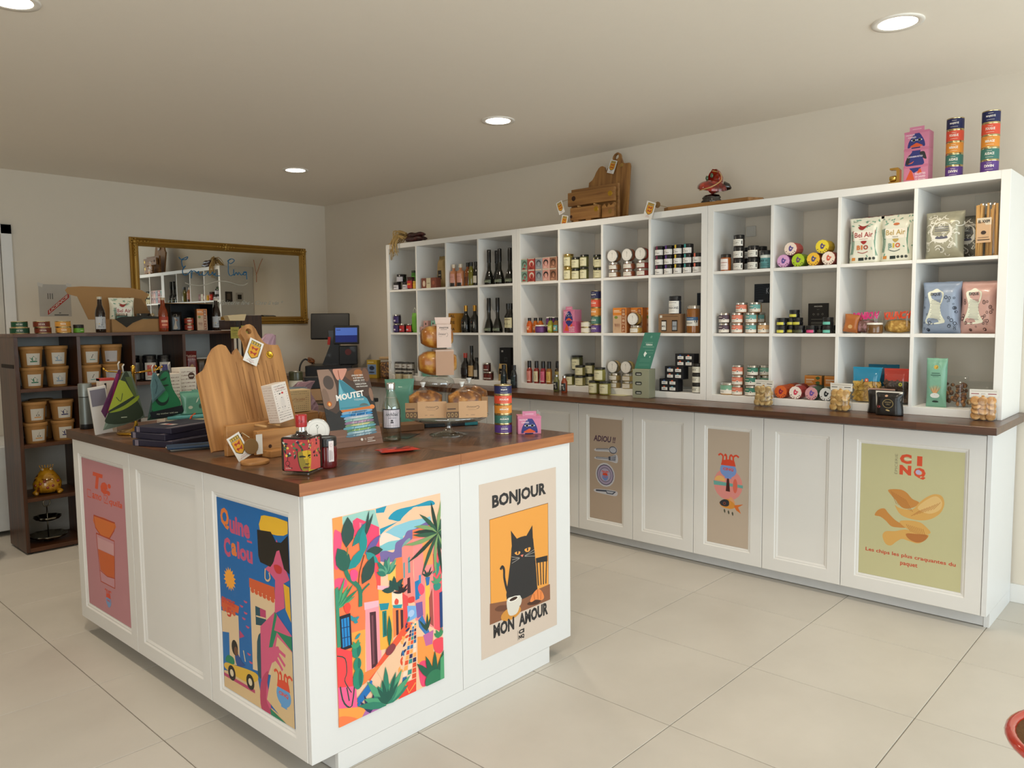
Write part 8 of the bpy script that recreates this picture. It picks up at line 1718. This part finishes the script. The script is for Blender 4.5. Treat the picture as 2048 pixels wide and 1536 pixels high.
    for a_, b_ in (((805, 348), (911, 332)), ((792, 332), (902, 283)), ((766, 314), (867, 256)), ((741, 305), (825, 279))): A.line([a_, b_], 26, 'd0587c')
    S([(651, 255), (705, 321), (818, 364), (827, 325), (751, 274)], 'd0587c'); S([(799, 750), (852, 760), (904, 752), (893, 725), (831, 720)], 'c43430')
    S([(591, 897), (777, 908), (839, 867), (905, 871), (996, 916), (1002, 735), (934, 752), (880, 833), (844, 824), (792, 760), (755, 737), (619, 742), (595, 770)], '1c1712', 1); A.line([(685, 719), (677, 672), (713, 664), (746, 682), (733, 707)], 14, 'e0b080', 2)
    amphora(A, *(870, 133), 95, '5f9bd0')
poster('poster', i2w(.0225, .5365, .1435), IA-PI/2, .435, .658, 'blue QUINE CALOU poster of a woman in sunglasses, on the near island door', quine, '1465a8')
def te(A):
    og = 'd9502a'
    A.text('T', 270, 818, 250, 108, og, .05, .2); A.text('e:', 450, 800, 250, 80, og, .05, .2)
    for x in (110, 520): A.line([(x, 745), (x+90, 745), (x+90, 795), (x, 795)], 9, og, closed=True)
    A.line([(535, 775), (560, 755), (605, 790)], 9, og); A.text('amo', 230, 745, 230, 38, og, .02, .25); A.text('quila', 640, 735, 300, 54, og, .02, .25)
    A.smooth([(240, 631), (749, 637), (715, 581), (598, 520), (416, 514), (275, 552)], 'd9702a', 2); A.poly([(240, 631), (749, 637), (739, 620), (244, 613)], 'd9702a'); A.line([(240, 631), (749, 637), (723, 586), (598, 518), (398, 512), (267, 552)], 14, 'b8401c', closed=True)
    A.poly([(279, 515), (711, 516), (668, 202), (334, 199)], 'c98f98'); A.poly([(306, 413), (694, 416), (669, 271), (499, 258), (337, 278)], 'cf5f22'); A.poly([(312, 493), (700, 493), (687, 420), (306, 416)], 'd3a0a4'); A.line([(279, 515), (711, 516), (668, 202), (334, 199)], 14, 'b8401c', closed=True); A.line([(329, 272), (498, 256), (672, 268)], 10, 'b8401c')
    amphora(A, *(498, 90), 62, '7a9ac8')
poster('poster', i2w(.0225, 1.757, .1435), IA-PI/2, .452, .658, 'pink poster reading Te amo quila with a drinking glass, far island door', te, 'c0848c')
def chips(A):
    r = 'd8502c'
    for s, x, y in (('C', 392, 878), ('I', 560, 872), ('N', 392, 795), ('Q', 530, 775)): A.text(s, x, y, 115 if s != 'I' else 50, 72 if s != 'Q' else 85, r, .07)
    A.ell(575, 826, 26, 18, 'b9b0d0'); A.line([(440, 915), (505, 912)], 7, 'f0e4d0')
    vs, fs, asp = text_geo('ÉPICERIE', 0); A.M.add([A.P(372-b*34, 795+a*150) for a, b in vs], fs, mat('8a8468', .5)); A.n += 1
    c1, c2, c3 = 'd9a85c', 'c98a44', 'e2bd7c'
    A.smooth([(288, 670), (401, 683), (469, 666), (524, 626), (591, 606), (552, 569), (472, 546), (417, 556), (362, 601), (312, 637)], c2); A.smooth([(356, 562), (404, 544), (526, 546), (591, 603), (656, 649), (733, 681), (804, 673), (828, 616), (788, 544), (686, 489), (554, 474), (419, 495)], c1); A.smooth([(579, 562), (656, 629), (747, 667), (805, 634), (788, 573), (685, 533)], c3)
    A.smooth([(155, 463), (190, 507), (252, 524), (295, 493), (365, 449), (434, 426), (475, 406), (394, 397), (325, 399), (269, 434), (212, 458)], c2); A.smooth([(406, 443), (501, 462), (608, 460), (668, 432), (708, 402), (689, 385), (583, 375), (475, 401)], c1); A.smooth([(241, 313), (270, 352), (367, 366), (476, 391), (583, 378), (689, 380), (670, 343), (598, 303), (505, 309), (437, 316), (383, 289), (328, 252), (273, 260)], c1); A.smooth([(476, 361), (583, 371), (682, 374), (657, 332), (585, 308), (504, 324)], 'b8743a')
    for i in range(9):
        A.line([p for p in ((305, 666), (417, 556))], 1, 'a8662c', k=False) if False else None
        q0, q1 = (312, 665), (499, 554); A.line([(q0[0]+i*18, q0[1]-i*6), (q0[0]+60+i*20, q0[1]-95-i*5)], 4, 'a8682f', k=False)
        q0 = (580, 512); A.line([(q0[0]-60+i*26, q0[1]-15+i*9), (q0[0]+20+i*24, q0[1]+35+i*10)], 4, 'b9783a', k=False)
        q0 = (475, 431); A.line([(q0[0]+i*20, q0[1]-i*2), (q0[0]+45+i*18, q0[1]-50-i*3)], 4, 'a8682f', k=False)
    A.n += 1; A.text('Les chips les plus craquantes du', 70, 172, 880, 36, 'c8452c', .018); A.ctext('paquet', 510, 112, 36, 'c8452c', .018)
RDX = XD+.0088
poster('poster', (RDX, 1.2785, .1485), -PI/2, .438, .63, 'pale yellow-green crisps poster on the near end door of the cabinet run', chips, 'c5c094')
def fish(A):
    A.ell(*(507, 533), 350, 138, 'e08f88'); A.poly([(152, 551), (573, 545), (864, 542), (864, 516), (572, 519), (162, 514)], '6aa9a0'); A.ell(*(311, 557), 130, 44, 'e9b46a', a0=0, a1=PI); A.ell(*(680, 527), 55, 62, 'dc6a56'); A.poly([(482, 594), (528, 596), (559, 471), (454, 472)], '4a1f1c')
    amphora(A, *(509, 657), 200, '7a97d0')
    A.smooth([(308, 367), (407, 396), (538, 405), (668, 371), (684, 344), (586, 323), (407, 326), (325, 345)], 'd9913a'); A.smooth([(308, 367), (407, 397), (522, 393), (538, 355), (472, 338), (358, 341)], '2f3038'); A.ell(*(427, 363), 34, 13, '8a4a3a'); A.ell(*(427, 363), 17, 7, '17171a'); A.smooth([(538, 403), (578, 429), (652, 404), (684, 372), (619, 386)], 'e0a070'); A.poly([(668, 360), (881, 379), (758, 347), (828, 295), (716, 318), (668, 343)], 'd9702c')
    for q in ((423, 316), (521, 309), (618, 302)): A.leaf(*q, 4.9, 100, 40, '4a4a3c')
poster('poster', (RDX, 2.0905, .1485), -PI/2, .242, .63, 'beige poster with a goldfish below a round beach scene', fish, 'bfae9c')
def adiou(A):
    A.text('ADIOU !!', 130, 772, 680, 60, '4a3048', .03, .15)
    for q in (([(193, 697), (577, 714), (786, 738), (868, 703), (784, 668), (576, 680), (192, 672)]), ([(190, 613), (574, 622), (846, 664), (864, 583), (615, 592), (197, 594)]), ([(177, 295), (563, 308), (854, 304), (832, 259), (561, 257), (176, 266)])): A.smooth(q, 'c9c9cf')
    A.ell(*(492, 450), 300, 118, 'c9c9cf'); A.ell(*(492, 450), 260, 102, '4a4460'); A.ell(*(492, 450), 240, 94, 'a599b4'); A.ell(*(492, 450), 180, 72, '4a4460'); A.ell(*(492, 450), 168, 67, 'b0a5bd')
    amphora(A, *(491, 426), 90, '6f8fc8')
    A.line([(214, 692), (598, 706)], 42, '3f4658'); A.line([(227, 691), (589, 704)], 24, 'b4b8c4'); A.ell(*(735, 703), 120, 36, '3f4658'); A.ell(*(735, 703), 100, 28, 'b4b8c4')
    A.line([(211, 610), (616, 617)], 42, '3f4658'); A.line([(224, 611), (607, 617)], 24, 'b4b8c4'); A.poly([(595, 633), (825, 655), (815, 599), (606, 598)], '3f4658')
    for q in ([(658, 633), (816, 644)], [(658, 620), (816, 627)], [(657, 608), (815, 609)]): A.line(q, 22, 'b4b8c4')
    A.line([(199, 283), (520, 292)], 42, '3f4658'); A.poly([(499, 301), (833, 301), (729, 267), (540, 267)], '3f4658'); A.poly([(528, 295), (771, 294), (708, 276), (561, 276)], 'b4b8c4')
poster('poster', (RDX, 2.9045, .1485), -PI/2, .242, .63, 'beige poster reading ADIOU above drawn cutlery and a plate', adiou, 'b3a08e')
poster('poster', (RDX, 3.7175, .1485), -PI/2, .242, .63, 'plain beige poster on the door glimpsed behind the pink duck carton', lambda A: A.rect(0, 0, 1000, 1000, 'b5a48f'), 'b5a48f')

# ---------------------------------------------------------------- tidy
for o in bpy.data.objects:
    if '_cat' in o: del o['_cat']
